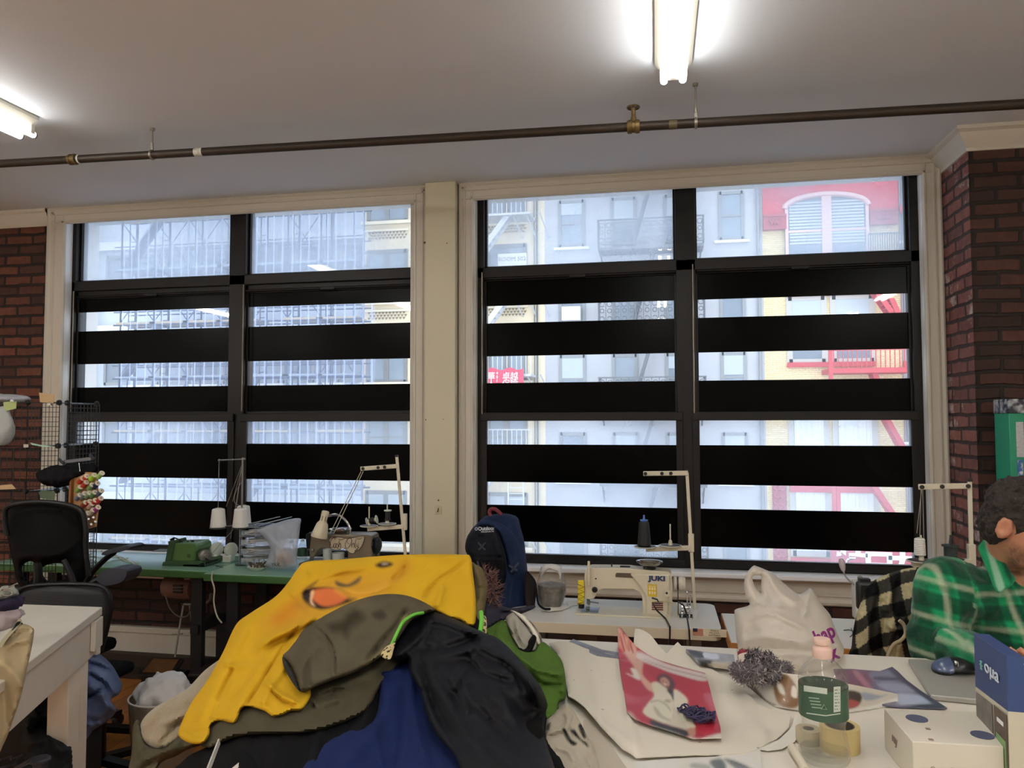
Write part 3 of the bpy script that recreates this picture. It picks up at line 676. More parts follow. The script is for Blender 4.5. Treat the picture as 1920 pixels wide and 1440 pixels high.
for k,z in enumerate(zl_):
    m = MB()
    for dy in (0,.9):
        for h in (0,.5,.95): m.cyl((xs[0]-.3,ys+dy,z+h),(xs[-1]+.3,ys+dy,z+h),.024 if h else .032,n=6)
    m.build('ledger',M_sc,sc_)
    m = MB(); random.seed(k)
    for i in range(7):
        if random.random() < .82: m.box(xs[i]-.15,ys-.05,z+.02,xs[i+1]+.1,ys+.95,z+.08+.03*random.random())
    m.build('plank_deck',M_pl if k % 2 else M_pl2,sc_,smooth=False)
    if k+1 < len(zl_):
        m = MB(); z2_ = zl_[k+1]
        for i in range(7):
            if random.random() < .75:
                m.cyl((xs[i],ys,z+.1),(xs[i+1],ys,z2_-.2),.02,n=5); m.cyl((xs[i],ys+.02,z2_-.2),(xs[i+1],ys+.02,z+.1),.02,n=5)
            for dx in (.0,.28): m.cyl((xs[i]+dx,ys+.45,z),(xs[i]+dx,ys+.45,z2_),.022,n=5)
            for q_ in range(4): m.cyl((xs[i],ys+.45,z+.35*q_+.2),(xs[i]+.28,ys+.45,z+.35*q_+.2),.016,n=5)
        m.build('cross_brace',M_sc,sc_)
        m = MB(); i = (k*3) % 6; m.beam((xs[i],ys+.3,z+.1),(xs[i+1],ys+.3,z2_),.5,.08); m.build('scaffold_stair',M_pl2,sc_,smooth=False)
def net_mat():
    m = bpy.data.materials.new('debris_net'); m.use_nodes = True; nt = m.node_tree; nt.nodes.clear()
    out = nd(nt,'ShaderNodeOutputMaterial'); tr = nd(nt,'ShaderNodeBsdfTransparent'); tl = nd(nt,'ShaderNodeBsdfDiffuse'); tl.inputs[0].default_value = lin('b9c8ea')
    g = nd(nt,'ShaderNodeNewGeometry'); wv = nd(nt,'ShaderNodeTexWave',wave_type='BANDS',bands_direction='X'); wv.inputs['Scale'].default_value = .9; wv.inputs['Distortion'].default_value = .6
    nt.links.new(g.outputs['Position'],wv.inputs['Vector'])
    mr = nd(nt,'ShaderNodeMapRange'); mr.inputs[1].default_value = .85; mr.inputs[2].default_value = 1; mr.inputs[3].default_value = .14; mr.inputs[4].default_value = .5
    nt.links.new(wv.outputs['Fac'],mr.inputs[0]); mx = nd(nt,'ShaderNodeMixShader')
    nt.links.new(mr.outputs[0],mx.inputs[0]); nt.links.new(tr.outputs[0],mx.inputs[1]); nt.links.new(tl.outputs[0],mx.inputs[2]); nt.links.new(mx.outputs[0],out.inputs[0]); return m
m = MB(); vs = []; n = 60
for i in range(n+1):
    t = i/n; x = fx(228,600,ys-.15)+(fx(690,600,ys-.15)-fx(228,600,ys-.15))*t
    for j in range(13): z = ZB+(zl_[-1]-ZB)*j/12; vs.append((x+(.35*math.sin(j*.9) if i == n else 0),ys-.15-.06*math.sin(i*.9+j*.4),z))
m.add(vs,[(i*13+j,(i+1)*13+j,(i+1)*13+j+1,i*13+j+1) for i in range(n) for j in range(12)]).build('debris_net',net_mat(),sc_)
# ================================================================ SEWING STATIONS UNDER THE WINDOWS
def pxp(m,pts,Y,dep,rnd=0):
    """prism whose front outline stands in the plane Y, extruded away by dep"""
    P = [tuple(atY(x,y,Y)) for x,y in pts]; return m.prism(P,(0,dep,0))
M_white_lam = mat('white_laminate','dcdad2',.3,noise_amt=.02,noise_scale=5)
M_lam_edge = mat('cream_edge','ccc3ab',.45)
M_ivory = mat('ivory_enamel','d2cbb4',.3,noise_amt=.04,noise_scale=8,coat=.2)
M_chrome = mat('chrome','c8c8c8',.15,1)
M_steel = mat('steel','8a8a88',.35,.9)
M_black = mat('black_plastic','101010',.35)
M_bmetal = mat('black_metal','17171a',.3,.4)
M_dkleg = mat('dark_leg','1b1b1d',.5,.3)
M_greentop = mat('green_top','86b09b',.16,noise_amt=.12,noise_scale=3)  # pale tone has the window's reflection mixed into the base colour
M_greenedge = mat('green_edge','2e5827',.5,noise_amt=.15,noise_scale=10)
GT = .83
def green_table(x0,x1,yf,label):
    t = thing('sewing_table',((x0+x1)/2,(yf+4.5)/2,0),label,'table','green sewing tables')
    MB().box(x0,yf,GT-.045,x1,4.50,GT-.003).build('table_edge',M_greenedge,t,bevel=.006)
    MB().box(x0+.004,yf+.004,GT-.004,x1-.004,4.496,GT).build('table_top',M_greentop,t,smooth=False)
    for x in (x0+.10,x1-.16):
        l = MB(); l.box(x,yf+.08,.06,x+.07,yf+.12,GT-.045); l.box(x,4.36,.06,x+.07,4.40,GT-.045); l.box(x,yf+.08,.0,x+.07,4.42,.06); l.box(x+.01,yf+.06,.45,x+.06,4.40,.5)
        l.build('leg',M_dkleg,t,smooth=False)
    return t
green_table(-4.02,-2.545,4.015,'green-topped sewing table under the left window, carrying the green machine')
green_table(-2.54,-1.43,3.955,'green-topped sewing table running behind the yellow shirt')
# --- green overlock machine
YM = 4.12
g = thing('sewing_machine',(atY(345,1060,YM).x,YM+.08,GT),'small old green blindstitch machine with a grey handwheel on the green table','sewing machine')
M_gm = mat('machine_green','456b37',.4,noise_amt=.22,noise_scale=25,coat=.3); M_gmd = mat('machine_green_dark','2f4a28',.5,noise_amt=.3,noise_scale=30)
m = MB(); pxp(m,[(303,1061),(305,1054),(312,1052),(378,1052),(384,1055),(384,1062.5),(372,1063)],YM,.20); m.build('base',M_gmd,g,bevel=.003)
m = MB(); pxp(m,[(317,1053),(318,1022),(322,1019),(364,1018),(370,1022),(371,1032),(366,1036),(366,1053)],YM+.01,.15); m.build('body',M_gm,g,bevel=.008,seg=3)
m = MB(); pxp(m,[(309,1053),(316,1016),(324,1013),(326,1020),(320,1053)],YM+.0,.13); m.build('front_plate',M_gmd,g,bevel=.003)
m = MB()
for i,(px,py,r) in enumerate(((322,1012,.010),(328,1015,.008),(334,1014,.009),(341,1016,.007),(352,1016,.008),(361,1015,.009),(318,1017,.009),(326,1010,.006))):
    q = atY(px,py,YM+.06); m.sphere(q,r,7); m.cyl(q,q-Vector((0,0,.02)),r*.6,n=8)
m.tube([atY(319,1012,YM+.05),atY(326,1008,YM+.05),atY(337,1012,YM+.06),atY(342,1017,YM+.06)],.004,6)
m.build('tension_knobs',M_bmetal,g)
q = atY(384,1042,YM+.04); m = MB(); m.lathe([(.018,-.02),(.034,-.018),(.037,-.005),(.037,.012),(.030,.016),(.016,.018),(.012,.024),(.001,.025)],q,(1,-.6,.0),24); m.build('handwheel',mat('grey_wheel','7d7b74',.4,.5),g)
m = MB(); m.cyl(atY(366,1037,YM+.06),q,.014,n=10); m.build('shaft',M_steel,g)
m = MB(); a = atY(396,1052,YM-.02); m.beam(atY(386,1048,YM),a,.006,.012); m.beam(atY(372,1060,YM-.03),atY(408,1049,YM+.08),.006,.012); m.build('belt_guard',M_bmetal,g)
text_mb('●',(atY(352,1043,YM).x,YM+.008,atY(352,1043,YM).z),.03,M_gmd,'badge',g,ext=.0005)
for px in (306,318): pass
m = MB(); z_ = atY(297,1031,YM+.1).z; m.box(atY(293,1031,YM+.1).x,YM+.06,z_-.004,atY(316,1031,YM+.1).x,YM+.14,z_); m.build('cloth_plate',M_steel,g,bevel=.001)
# --- two pale upright spool caps
M_palepl = mat('pale_plastic','c9cfc0',.35,noise_amt=.05,subsurf=.1)
for px,lab in ((404,'pale round plastic bobbin case standing left of the thread stand foot'),(431,'pale round plastic bobbin case just left of the thread stand pole')):
    q = atY(px,1048,4.3); o = thing('bobbin_case',(q.x,4.3,GT),lab,'bobbin case','pale bobbin cases')
    m = MB(); m.lathe([(.001,-.018),(.030,-.016),(.042,-.008),(.044,.004),(.040,.014),(.026,.018),(.001,.018)],(q.x+.006,4.3,GT+.075),(1,-.55,0),22); m.build('case_disc',M_palepl,o)
    m = MB(); m.box(q.x-.035,4.27,GT,q.x+.02,4.33,GT+.045); m.build('case_foot',M_palepl,o,bevel=.008)
# --- thread cones
def cone(name,x,y,z,r0,r1,h,m,label,group,pin=True,cap=None):
    t = thing(name,(x,y,z),label,'thread cone',group)
    k = MB(); n = 18; k.lathe([(r0*.8,0),(r0,.003)]+[(r0+(r1-r0)*i/n+.0012*(i % 2),h*(.04+.9*i/n)) for i in range(n+1)]+[(r1*.85,h*.97)],(x,y,z),n=26); k.build('wound_thread',m,t)
    c = MB(); c.lathe([(r0*.45,-.001),(r1*.55,h*1.0),(r1*.42,h*1.01),(r0*.3,0)],(x,y,z),n=16); c.build('core',cap or M_palepl,t)
    return t
M_thr = mat('white_thread','e2e0da',.8,bump=.5,bump_scale=400); M_thrk = mat('black_thread','0d0e12',.6,bump=.4,bump_scale=400)
YS = 4.22
st = thing('thread_stand',(atY(452,1050,YS).x,YS,GT),'steel thread stand holding three white cones in front of the left window mullion','thread stand')
xp = atY(452,1040,YS).x
m = MB(); m.tube([(xp,YS,GT),atY(455,858,YS)],.0055,10); m.build('pole',M_steel,st)
m = MB(); m.lathe([(.001,0),(.032,.001),(.034,.008),(.018,.014),(.012,.02),(.012,.085),(.008,.09)],(xp,YS,GT),n=20); m.build('foot',mat('stand_foot','46504e',.4,.3),st)
m = MB(); a,b = atY(411,863,YS),atY(458,861,YS); m.tube([a,b],.0042,8); m.tube([a,atY(410,895,YS)],.003,8); m.sphere(a,.008,8); m.sphere(b,.008,8); m.build('top_rail',M_steel,st)
m = MB(); m.beam(atY(394,990,YS),atY(480,981,YS),.02,.006)
for px in (409,451): m.lathe([(.001,0),(.043,0),(.045,.003),(.04,.003),(.001,.004)],atY(px,991,YS-.01),n=24)
m.build('spool_tray',M_steel,st)
for px,Y,lab in ((409,YS-.01,'fat white thread cone, left one on the steel stand'),(451,YS-.02,'fat white thread cone in front of the steel stand pole'),(456,YS+.07,'white thread cone mostly hidden behind the one at the pole')):
    q = atY(px,990 if Y < 4.25 else 984,Y); cone('thread_cone',q.x,Y,q.z+.004,.046,.036,.115,M_thr,lab,'white cones on the steel stand')
m = MB()
for a,b in (((411,865),(409,952)),((455,868),(424,950)),((455,868),(432,1010)),((454,870),(443,952)),((456,868),(436,940)),((440,990),(399,1036))):
    m.tube([atY(*a,YS),atY(*b,YS)],.0012,5)
m.tube(spline([atY(455,900,YS),atY(441,925,YS),atY(440,942,YS),atY(450,948,YS)],5),.0012,5)
m.build('threads',mat('loose_thread','9a938a',.8),st)
# --- wire organiser, bag, bottle, tray
YO = 4.28
og = thing('wire_organizer',(atY(500,1055,YO).x,YO,GT),'clear and wire desk organiser with papers, behind the plastic bag','organizer')
M_wire = mat('pale_wire','a9b2bf',.3,.7); M_clear = mat('clear_plastic','c8d2dc',.15,alpha=.35)
m = MB(); x0,x1 = atY(462,1040,YO).x,atY(535,1040,YO).x; zt = atY(470,985,YO).z
for z in [GT+.01+(zt-GT-.01)*k/4 for k in range(5)]:
    m.tube([(x0,YO-.08,z),(x1,YO-.08,z),(x1,YO+.1,z),(x0,YO+.1,z)],.0028,6,closed=True)
for x in (x0,x1):
    for y in (YO-.08,YO+.1): m.cyl((x,y,GT),(x,y,zt),.003,n=6)
for k in range(9): x = x0+(x1-x0)*k/8; m.tube([(x,YO-.08,GT+.01),(x,YO-.08,GT+.05)],.0018,5); m.cyl((x,YO-.08,zt),(x,YO+.1,zt),.0018,n=5)
m.build('wire_frame',M_wire,og)
m = MB()
for k in range(4): z = GT+.015+(zt-GT-.01)*k/4; m.box(x0+.005,YO-.07,z,x1-.005,YO+.09,z+.004); m.box(x0+.005,YO-.075,z,x1-.005,YO-.072,z+.03)
m.build('clear_tray',M_clear,og,smooth=False)
m = MB(); random.seed(3)
for k in range(12):
    z = GT+.02+(zt-GT-.01)*(k % 4)/4+.006*(k//4); m.beam((x0+.02+random.random()*.04,YO-.06,z+.01),(x1-.02-random.random()*.05,YO+.05,z+.018),.08,.004)
m.build('papers',mat('mixed_papers','b8b4ac',.7,noise_amt=.7,noise_scale=30),og,smooth=False)
tp = thing('document_tray',(atY(505,985,YO).x,YO,zt),'wire letter tray lying on top of the organiser','tray')
m = MB(); a,b = atY(466,990,YO-.05),atY(525,975,YO-.05)
for k in range(6): y = YO-.05+k*.03; m.tube([(a.x,y,a.z+.004),(b.x,y,b.z)],.002,5)
for k in range(8): t = k/7; m.tube([(a.x+(b.x-a.x)*t,YO-.05,a.z+(b.z-a.z)*t),(a.x+(b.x-a.x)*t,YO+.1,a.z+(b.z-a.z)*t)],.002,5)
for k in (0,1): m.tube([(a.x,YO-.05,a.z+.004+k*.02),(b.x,YO-.05,b.z+k*.02)],.0028,6)
m.build('wire_frame',M_wire,tp)
def lathe_bottle(x,y,z,h,r,mats,label,name='water_bottle',cap=True,group=None,label_z=(.42,.68),lab_mat=None,level=None):
    t = thing(name,(x,y,z),label,'bottle',group)
    pr = [(.001,.004),(.8,.0),(.98,.012),(1,.03),(.99,.10),(.94,.16),(1,.22),(.93,.27),(.86,.33),(.93,.40),(1,.43),(1,.69),(.97,.72),(.90,.76),(.72,.82),(.50,.875),(.36,.905),(.34,.93),(.34,.95)]
    b = MB(); b.lathe([(a*r,c*h) for a,c in pr],(x,y,z),n=40,cap=False)
    b.build('bottle_body',mats[0],t)
    l = MB(); l.lathe([(r*1.006,h*label_z[0]),(r*1.006,h*label_z[1])],(x,y,z),n=40,cap=False); l.build('bottle_label',lab_mat or mats[1],t)
    c = MB(); c.lathe([(r*.38,h*.92),(r*.39,h*.93),(r*.39,h*.965),(r*.3,h*.97),(r*.3,h*.985),(r*.33,h*.99),(r*.31,h),(.001,h)],(x,y,z),n=24); c.build('bottle_cap',mats[2],t)
    return t
def clear_mat(name,col=(1,1,1),rough=.04,body=.12,bcol='dfe6e6'):
    m = bpy.data.materials.new(name); m.use_nodes = True; nt = m.node_tree; nt.nodes.clear()
    out = nd(nt,'ShaderNodeOutputMaterial'); tr = nd(nt,'ShaderNodeBsdfTransparent'); tr.inputs[0].default_value = col+(1,)
    gl = nd(nt,'ShaderNodeBsdfGlossy'); gl.inputs['Roughness'].default_value = rough
    df = nd(nt,'ShaderNodeBsdfTranslucent'); df.inputs[0].default_value = lin(bcol); d2 = nd(nt,'ShaderNodeBsdfDiffuse'); d2.inputs[0].default_value = lin(bcol)
    md = nd(nt,'ShaderNodeMixShader'); md.inputs[0].default_value = .5; nt.links.new(df.outputs[0],md.inputs[1]); nt.links.new(d2.outputs[0],md.inputs[2])
    m0 = nd(nt,'ShaderNodeMixShader'); m0.inputs[0].default_value = body; nt.links.new(tr.outputs[0],m0.inputs[1]); nt.links.new(md.outputs[0],m0.inputs[2])
    lw0 = nd(nt,'ShaderNodeLayerWeight'); lw0.inputs[0].default_value = .5; lw1 = nd(nt,'ShaderNodeMath',operation='POWER'); lw1.inputs[1].default_value = 2.5; nt.links.new(lw0.outputs['Facing'],lw1.inputs[0]); lw = nd(nt,'ShaderNodeMath',operation='MULTIPLY_ADD'); lw.inputs[1].default_value = .5; lw.inputs[2].default_value = .03; nt.links.new(lw1.outputs[0],lw.inputs[0])
    m1 = nd(nt,'ShaderNodeMixShader'); nt.links.new(lw.outputs[0],m1.inputs[0]); nt.links.new(m0.outputs[0],m1.inputs[1]); nt.links.new(gl.outputs[0],m1.inputs[2])
    nt.links.new(m1.outputs[0],out.inputs[0]); MATS[name] = m; return m
M_pet = clear_mat('clear_bottle',(.93,.97,.96))
M_glab = mat('green_label','2c4a35',.5); M_capw = mat('white_cap','dfe3e2',.4)
q = atY(567,1062,4.2); lathe_bottle(q.x,4.2,GT,.17,.028,(M_pet,M_glab,M_capw),'small clear water bottle with a green label between bag and sewing machine')
tr_ = thing('dish',(atY(483,1058,4.1).x,4.1,GT),'shallow white dish with scraps beside the plastic bag','dish')
MB().lathe([(.001,.002),(.03,0),(.055,.018),(.058,.022),(.052,.02),(.03,.006),(.001,.006)],(atY(483,1058,4.1).x,4.1,GT),n=24).build('dish_body',M_palepl,tr_)
m = MB(); random.seed(5)
for k in range(9): a = Vector((atY(484,1058,4.1).x+random.uniform(-.03,.04),4.1+random.uniform(-.03,.03),GT+.02)); m.beam(a,a+Vector((random.uniform(-.05,.05),0,random.uniform(.0,.03))),.008,.01)
m.build('scraps',mat('dark_scraps','4a4238',.6,noise_amt=.8,noise_scale=60),tr_,smooth=False)
# --- "Cash Only" machine
YK = 4.14
k = thing('sewing_machine',(atY(640,1050,YK).x,YK+.08,GT),'brown-grey sewing machine with a scripted sign on its arm, behind the yellow shirt','sewing machine')
M_bg = mat('taupe_enamel','6d6150',.35,noise_amt=.1,noise_scale=14,coat=.3)
m = MB(); pxp(m,[(578,1010),(582,1004),(612,1002),(690,1003),(696,1006),(698,1058),(652,1058),(651,1034),(645,1029),(600,1028),(594,1034),(588,1046),(580,1044),(579,1028)],YK,.13); m.build('arm',M_bg,k,bevel=.010,seg=3)
m = MB(); pxp(m,[(560,1062),(560,1056),(700,1056),(700,1062)],YK-.02,.18); m.build('bed',M_bg,k,bevel=.004)
m = MB(); m.cyl(atY(583,1044,YK+.05),atY(583,1056,YK+.05),.007,n=10); m.cyl(atY(587,1044,YK+.05),atY(587,1055,YK+.05),.004,n=8); m.sphere(atY(586,1031,YK),.012,8); m.build('needle_bar',M_steel,k)
m = MB(); pxp(m,[(572,1003),(579,998),(583,1002),(580,1030),(574,1030)],YK-.005,.12); m.build('face_plate',M_bmetal,k,bevel=.006)
q = atY(695,1022,YK+.06); m = MB(); m.lathe([(.02,0),(.038,.003),(.04,.01),(.034,.013),(.032,.02),(.046,.025),(.049,.033),(.049,.045),(.042,.05),(.02,.052),(.001,.052)],q,(1,-.25,0),28); m.build('handwheel',M_bmetal,k)
m = MB(); m.tube([atY(705,1035,YK+.05),atY(706,1058,YK+.05)],.004,6); m.build('belt',M_black,k)
M_sg = mat('sign_cream','b9ab92',.5); M_ink = mat('sign_ink','1d1712',.5)
so = [(617,1013),(622,1007),(640,1008),(652,1010),(664,1008),(678,1006),(683,1007),(682,1014),(678,1024),(672,1031),(666,1034),(662,1038),(655,1036),(650,1031),(643,1028),(635,1031),(624,1030),(619,1027),(620,1020)]
m = MB(); pxp(m,so,YK-.0035,.003); sg = m.build('sign',M_sg,k,smooth=False)
MB().tube([atY(x,y,YK-.004) for x,y in spline(so,3,True)],.0011,5,closed=True).build('sign_outline',M_ink,sg)
def stroke(parts,Y,r=.0012):
    s = MB()
    for p in parts: s.tube([atY(x,y,Y) for x,y in spline(p,5)],[r*(.5+.9*math.sin(PI*i/(5*(len(p)-1)))) for i in range(5*(len(p)-1)+1)],5)
    return s
Z_ = lambda a: [(540+x/9.6,930+y/9.6) for x,y in a]
script = [[(845,790),(830,750),(790,765),(758,840),(760,910),(785,930),(815,900),(825,860)],           # C
 [(860,860),(835,855),(820,900),(835,935),(858,900),(868,850),(862,925),(880,915)],                      # a
 [(905,835),(885,870),(908,900),(890,935),(872,925)],[(925,800),(915,925)],[(918,890),(935,855),(948,870),(945,930),(958,915)],   # s h
 [(1075,760),(1040,820),(1030,900),(1060,945),(1110,900),(1145,820),(1130,760),(1085,770),(1060,830),(1110,870)],                      # O
 [(1150,850),(1150,935)],[(1152,890),(1172,850),(1188,870),(1180,935)],[(1225,770),(1205,870),(1210,935),(1225,920)],                   # n l
 [(1238,850),(1240,910),(1262,900)],[(1272,845),(1258,930),(1235,985),(1205,985),(1260,940),(1290,915)],                                   # y
 [(900,770),(950,790),(1010,770),(1040,760)],[(880,935),(950,970),(1010,960),(1030,930)],[(1230,765),(1290,775),(1340,750)],[(790,770),(840,745),(880,760)]]
stroke([Z_(p) for p in script],YK-.005).build('script_lettering',M_ink,sg)
# lamp on the machine
lp = thing('machine_lamp',(atY(603,1000,YK-.03).x,YK-.03,GT+.17),'cream cone-shaped work lamp tilted over the scripted machine','lamp')
a,b = atY(598,1008,YK-.05),atY(611,958,YK-.03); ax = (b-a); L = ax.length
MB().lathe([(.046,0),(.048,.006*1),(.043,L*.2),(.033,L*.50),(.030,L*.54),(.024,L*.58),(.022,L*.62),(.0215,L*.97),(.017,L),(.001,L)],a,ax,28).build('lamp_shade',mat('lamp_cream','cfc6ab',.4),lp)
m = MB(); u = ax.normalized();
for ang in range(0,360,45):
    s_ = Vector((1,0,0)); s_ = (s_-u*s_.dot(u)).normalized(); w_ = u.cross(s_); d_ = s_*math.cos(math.radians(ang))+w_*math.sin(math.radians(ang)); c0_ = a+u*L*.72+d_*.022
    m.beam(c0_-u*.014,c0_+u*.014,.004,.003)
m.build('vent_slots',M_black,lp)
m = MB(); m.tube([atY(x,y,YK+.04) for x,y in spline([(614,968),(625,965),(637,967),(648,976),(655,988),(657,1003)],5)],.0075,10); m.build('lamp_arm',M_chrome,lp)
# parts dish on the arm
q = atY(638,999,YK+.05); d = thing('parts_dish',(q.x,q.y,q.z),'round metal dish of pins and tools on top of the scripted machine','dish')
MB().lathe([(.001,-.004),(.032,-.004),(.036,.0),(.052,.012),(.067,.02),(.068,.023),(.064,.023),(.048,.016),(.034,.004),(.001,.003)],q,n=30).build('dish_body',M_chrome,d)
MB().lathe([(.03,-.014),(.032,-.004)],q,n=20).build('dish_base',mat('dish_rust','5a2f22',.5),d)
m = MB(); random.seed(4)
for i in range(14): c_ = Vector((q.x+random.uniform(-.035,.035),q.y+random.uniform(-.03,.03),q.z+.01+random.random()*.01)); m.beam(c_,c_+Vector((random.uniform(-.02,.02),random.uniform(-.02,.02),.004)),.005,.004)
m.build('pins',mat('mixed_pins','8d6a5a',.4,.3,noise_amt=.9,noise_scale=80),d)
# cups
for px0,px1,py0,py1,lab in ((606,622,1029,1052,'tall frosted plastic cup under the arm of the scripted machine'),(623,645,1036,1053,'short wide frosted cup beside the tall one')):
    a,b = atY(px0,py1,YK-.02),atY(px1,py1,YK-.02); hh = atY(px0,py0,YK-.02).z-GT; r_ = (b.x-a.x)/2
    o = MB().lathe([(.001,.002),(r_*.88,0),(r_,hh),(r_*.93,hh),(r_*.82,.004),(.001,.004)],((a.x+b.x)/2,YK-.02,GT),n=24).build('plastic_cup',mat('frosted_cup','b9beb9',.35,alpha=.75),None); tag(o,lab,'cup','cups under the machine arm')
def stand(name,pole,arm,tray,Y,label,foot=None,holes=(),pole_w=.016,m_=M_ivory,group='ivory thread stands',trayr=.052,spools=()):
    """pole: two px points bottom->top; arm: two px points; tray: two px points of the lower bracket; spools: px centres of the saucers"""
    b,t = atY(*pole[0],Y),atY(*pole[1],Y)
    s = thing(name,tuple(b),label,'thread stand',group)
    MB().beam(b,t,pole_w,pole_w*.7,up=(0,1,0)).build('pole',m_,s,bevel=.002)
    MB().beam(t-(t-b).normalized()*.0,t+(t-b).normalized()*.012,pole_w*1.1,pole_w*.9,up=(0,1,0)).build('pole_cap',M_black,s)
    a0,a1 = atY(*arm[0],Y-.006),atY(*arm[1],Y-.006); ar = MB().beam(a0,a1,.01,.024).build('top_arm',m_,s,bevel=.003)
    for h in holes: q = a0.lerp(a1,h); MB().lathe([(.0045,-.002),(.009,-.002),(.009,.002),(.0045,.002)],q+Vector((0,-.008,0)),(0,1,0),14).build('eyelet',M_black,ar)
    if tray:
        t0,t1 = atY(*tray[0],Y-.004),atY(*tray[1],Y-.004); MB().beam(t0,t1,.03,.022).build('tray_arm',m_,s,bevel=.003)
        k_ = MB(); q = t1; k_.box(q.x-.014,Y-.014,q.z-.02,q.x+.014,Y+.01,q.z+.07); k_.build('clamp',m_,s,bevel=.002)
    for c in spools:
        q = atY(*c,Y-.01); sa = MB().lathe([(.001,0),(trayr*.95,0),(trayr,.004),(trayr*.9,.006),(trayr*.86,.003),(.001,.003)],q,n=28).build('spool_saucer',mat('saucer_rim','c9c3b0',.4),s)
        MB().lathe([(.001,.004),(trayr*.84,.0045),(trayr*.84,.006),(.001,.006)],q,n=28).build('saucer_pad',M_black,sa)
        MB().lathe([(.012,.004),(.008,.03),(.0035,.032),(.0035,.11),(.001,.111)],q,n=12).build('spool_pin',m_,sa)
    return s
stand('thread_stand',[(761,1052),(744,857)],[(676,879),(744,874)],[(690,992),(758,987)],4.1,'ivory thread stand leaning at the right edge of the left window',holes=(.08,.5,.68),spools=((692,987),(726,983)))
m = MB()
for a,b in (((677,884),(619,1000)),((681,884),(626,1000))): m.tube([atY(*a,4.09),atY(*b,4.09)],.0022,6)
o = m.build('tension_cord',mat('cord_cream','b7ae98',.7)); tag(o,'pair of cream cords slanting down from the left ivory thread stand to the lamp','cord')
q = atY(697,982,4.09); s = thing('bobbin',tuple(q),'white bobbin lying on the left saucer of the leaning stand','bobbin','bobbins on the leaning stand')
MB().lathe([(.022,-.03),(.024,-.027),(.01,-.026),(.01,.026),(.024,.027),(.024,.031),(.022,.032)],q+Vector((0,0,.018)),(1,.1,.25),20).build('bobbin_core',M_palepl,s); MB().lathe([(.016,-.012),(.016,.016)],q+Vector((0,0,.018)),(1,.1,.25),20).build('wound_thread',M_thrk,s)
q = atY(727,977,4.09); s = thing('bobbin',tuple(q),'black bobbin upright on the right saucer of the leaning stand','bobbin','bobbins on the leaning stand')
MB().lathe([(.018,0),(.018,.004),(.014,.005),(.014,.05),(.018,.051),(.018,.056)],q+Vector((0,0,.004)),n=20).build('wound_thread',M_thrk,s); MB().lathe([(.021,.052),(.021,.058),(.001,.059)],q+Vector((0,0,.004)),n=20).build('flange',M_palepl,s)
# --- under the green table
M_mot = mat('motor_brown','7a5545',.5,.2,noise_amt=.2,noise_scale=20)
mo = thing('sewing_motor',(atY(352,1105,4.3).x,4.3,.7),'brown clutch motor hanging under the green table','motor')
a,b = atY(310,1098,4.25),atY(372,1103,4.25); MB().lathe([(.05,0),(.066,.012),(.07,.05),(.07,.15),(.06,.19),(.03,.2)],a,(b-a),24).build('motor_body',M_mot,mo)
MB().box(atY(352,1080,4.24).x,4.2,GT-.10,atY(386,1080,4.24).x,4.34,GT-.046).build('motor_bracket',mat('switch_box','8d7f6b',.5),mo,bevel=.004)
m = MB(); m.tube([atY(x,y,4.24) for x,y in spline([(345,1133),(375,1133),(392,1127),(396,1112)],4)],.009,8); m.build('lever',mat('lever_grey','6e665c',.4,.5),mo)
m = MB()
for i in range(3): q = atY(333+1,1098+i*6,4.18); m.box(q.x-.03,4.172,q.z-.006,q.x+.03,4.185,q.z+.006)
m.build('vent_slots',M_black,mo)
m = MB(); q = atY(364,1088,4.19); m.box(q.x-.03,4.19,q.z-.012,q.x+.03,4.2,q.z+.012); m.build('switch',mat('switch_red','5a1a12',.4),mo)
m = MB()
m.tube([atY(344,1135,4.2),atY(336,1180,4.18),atY(328,1232,4.15)],.006,8); m.cyl(atY(323,1188,4.18),atY(342,1188,4.18),.005,n=8)
m.tube([atY(355,1135,4.2),atY(362,1190,4.2),atY(366,1232,4.2)],.004,6); m.build('pedal_rod',mat('rod_pale','9b968b',.4,.5),mo)
pd = thing('foot_pedal',(-3.2,4.3,0),'black treadle pedal with worn orange-brown tread under the green table','pedal')
fl = lambda x,y,z: tuple(atZ(x,y,z))
P = [atY(256,1264,3.98),atY(325,1266,3.98),atY(346,1234,4.26),atY(284,1232,4.26)]
MB().prism(P,(0,0,-.02)).build('pedal_frame',mat('pedal_black','1d1512',.6),pd,bevel=.006)
Pi = [P[0].lerp(P[2],.12),P[1].lerp(P[3],.12),P[2].lerp(P[0],.12),P[3].lerp(P[1],.12)]
MB().prism([p+Vector((0,0,.004)) for p in Pi],(0,0,-.004)).build('pedal_tread',mat('tread_brown','6e4a28',.6,noise_amt=.35,noise_scale=25),pd,smooth=False)
m = MB(); m.box(P[0].x-.25,4.09,P[0].z-.045,P[1].x+.35,4.13,P[0].z-.01); m.box(P[0].x-.05,4.09,0,P[0].x-.01,4.13,P[0].z-.01); m.box(P[1].x+.0,4.09,0,P[1].x+.04,4.13,P[0].z-.01); m.build('pedal_base',M_dkleg,pd,smooth=False)
pd2 = thing('foot_pedal',(-2.8,4.3,0),'black treadle pedal half hidden behind the fleece, right of the worn one','pedal')
P2 = [atY(352,1264,3.98),atY(420,1266,3.98),atY(440,1234,4.26),atY(374,1232,4.26)]; MB().prism(P2,(0,0,-.02)).build('pedal_frame',mat('pedal_black'),pd2,bevel=.006)
m = MB(); m.tube([atY(x,y,3.94) for x,y in spline([(399,1072),(397,1085),(402,1105),(401,1130),(407,1155),(416,1168)],5)],.0045,6)
o = m.build('power_cable',mat('white_cable','b5b0a2',.5)); tag(o,'white cable hanging from the joint between the green tables','cable')
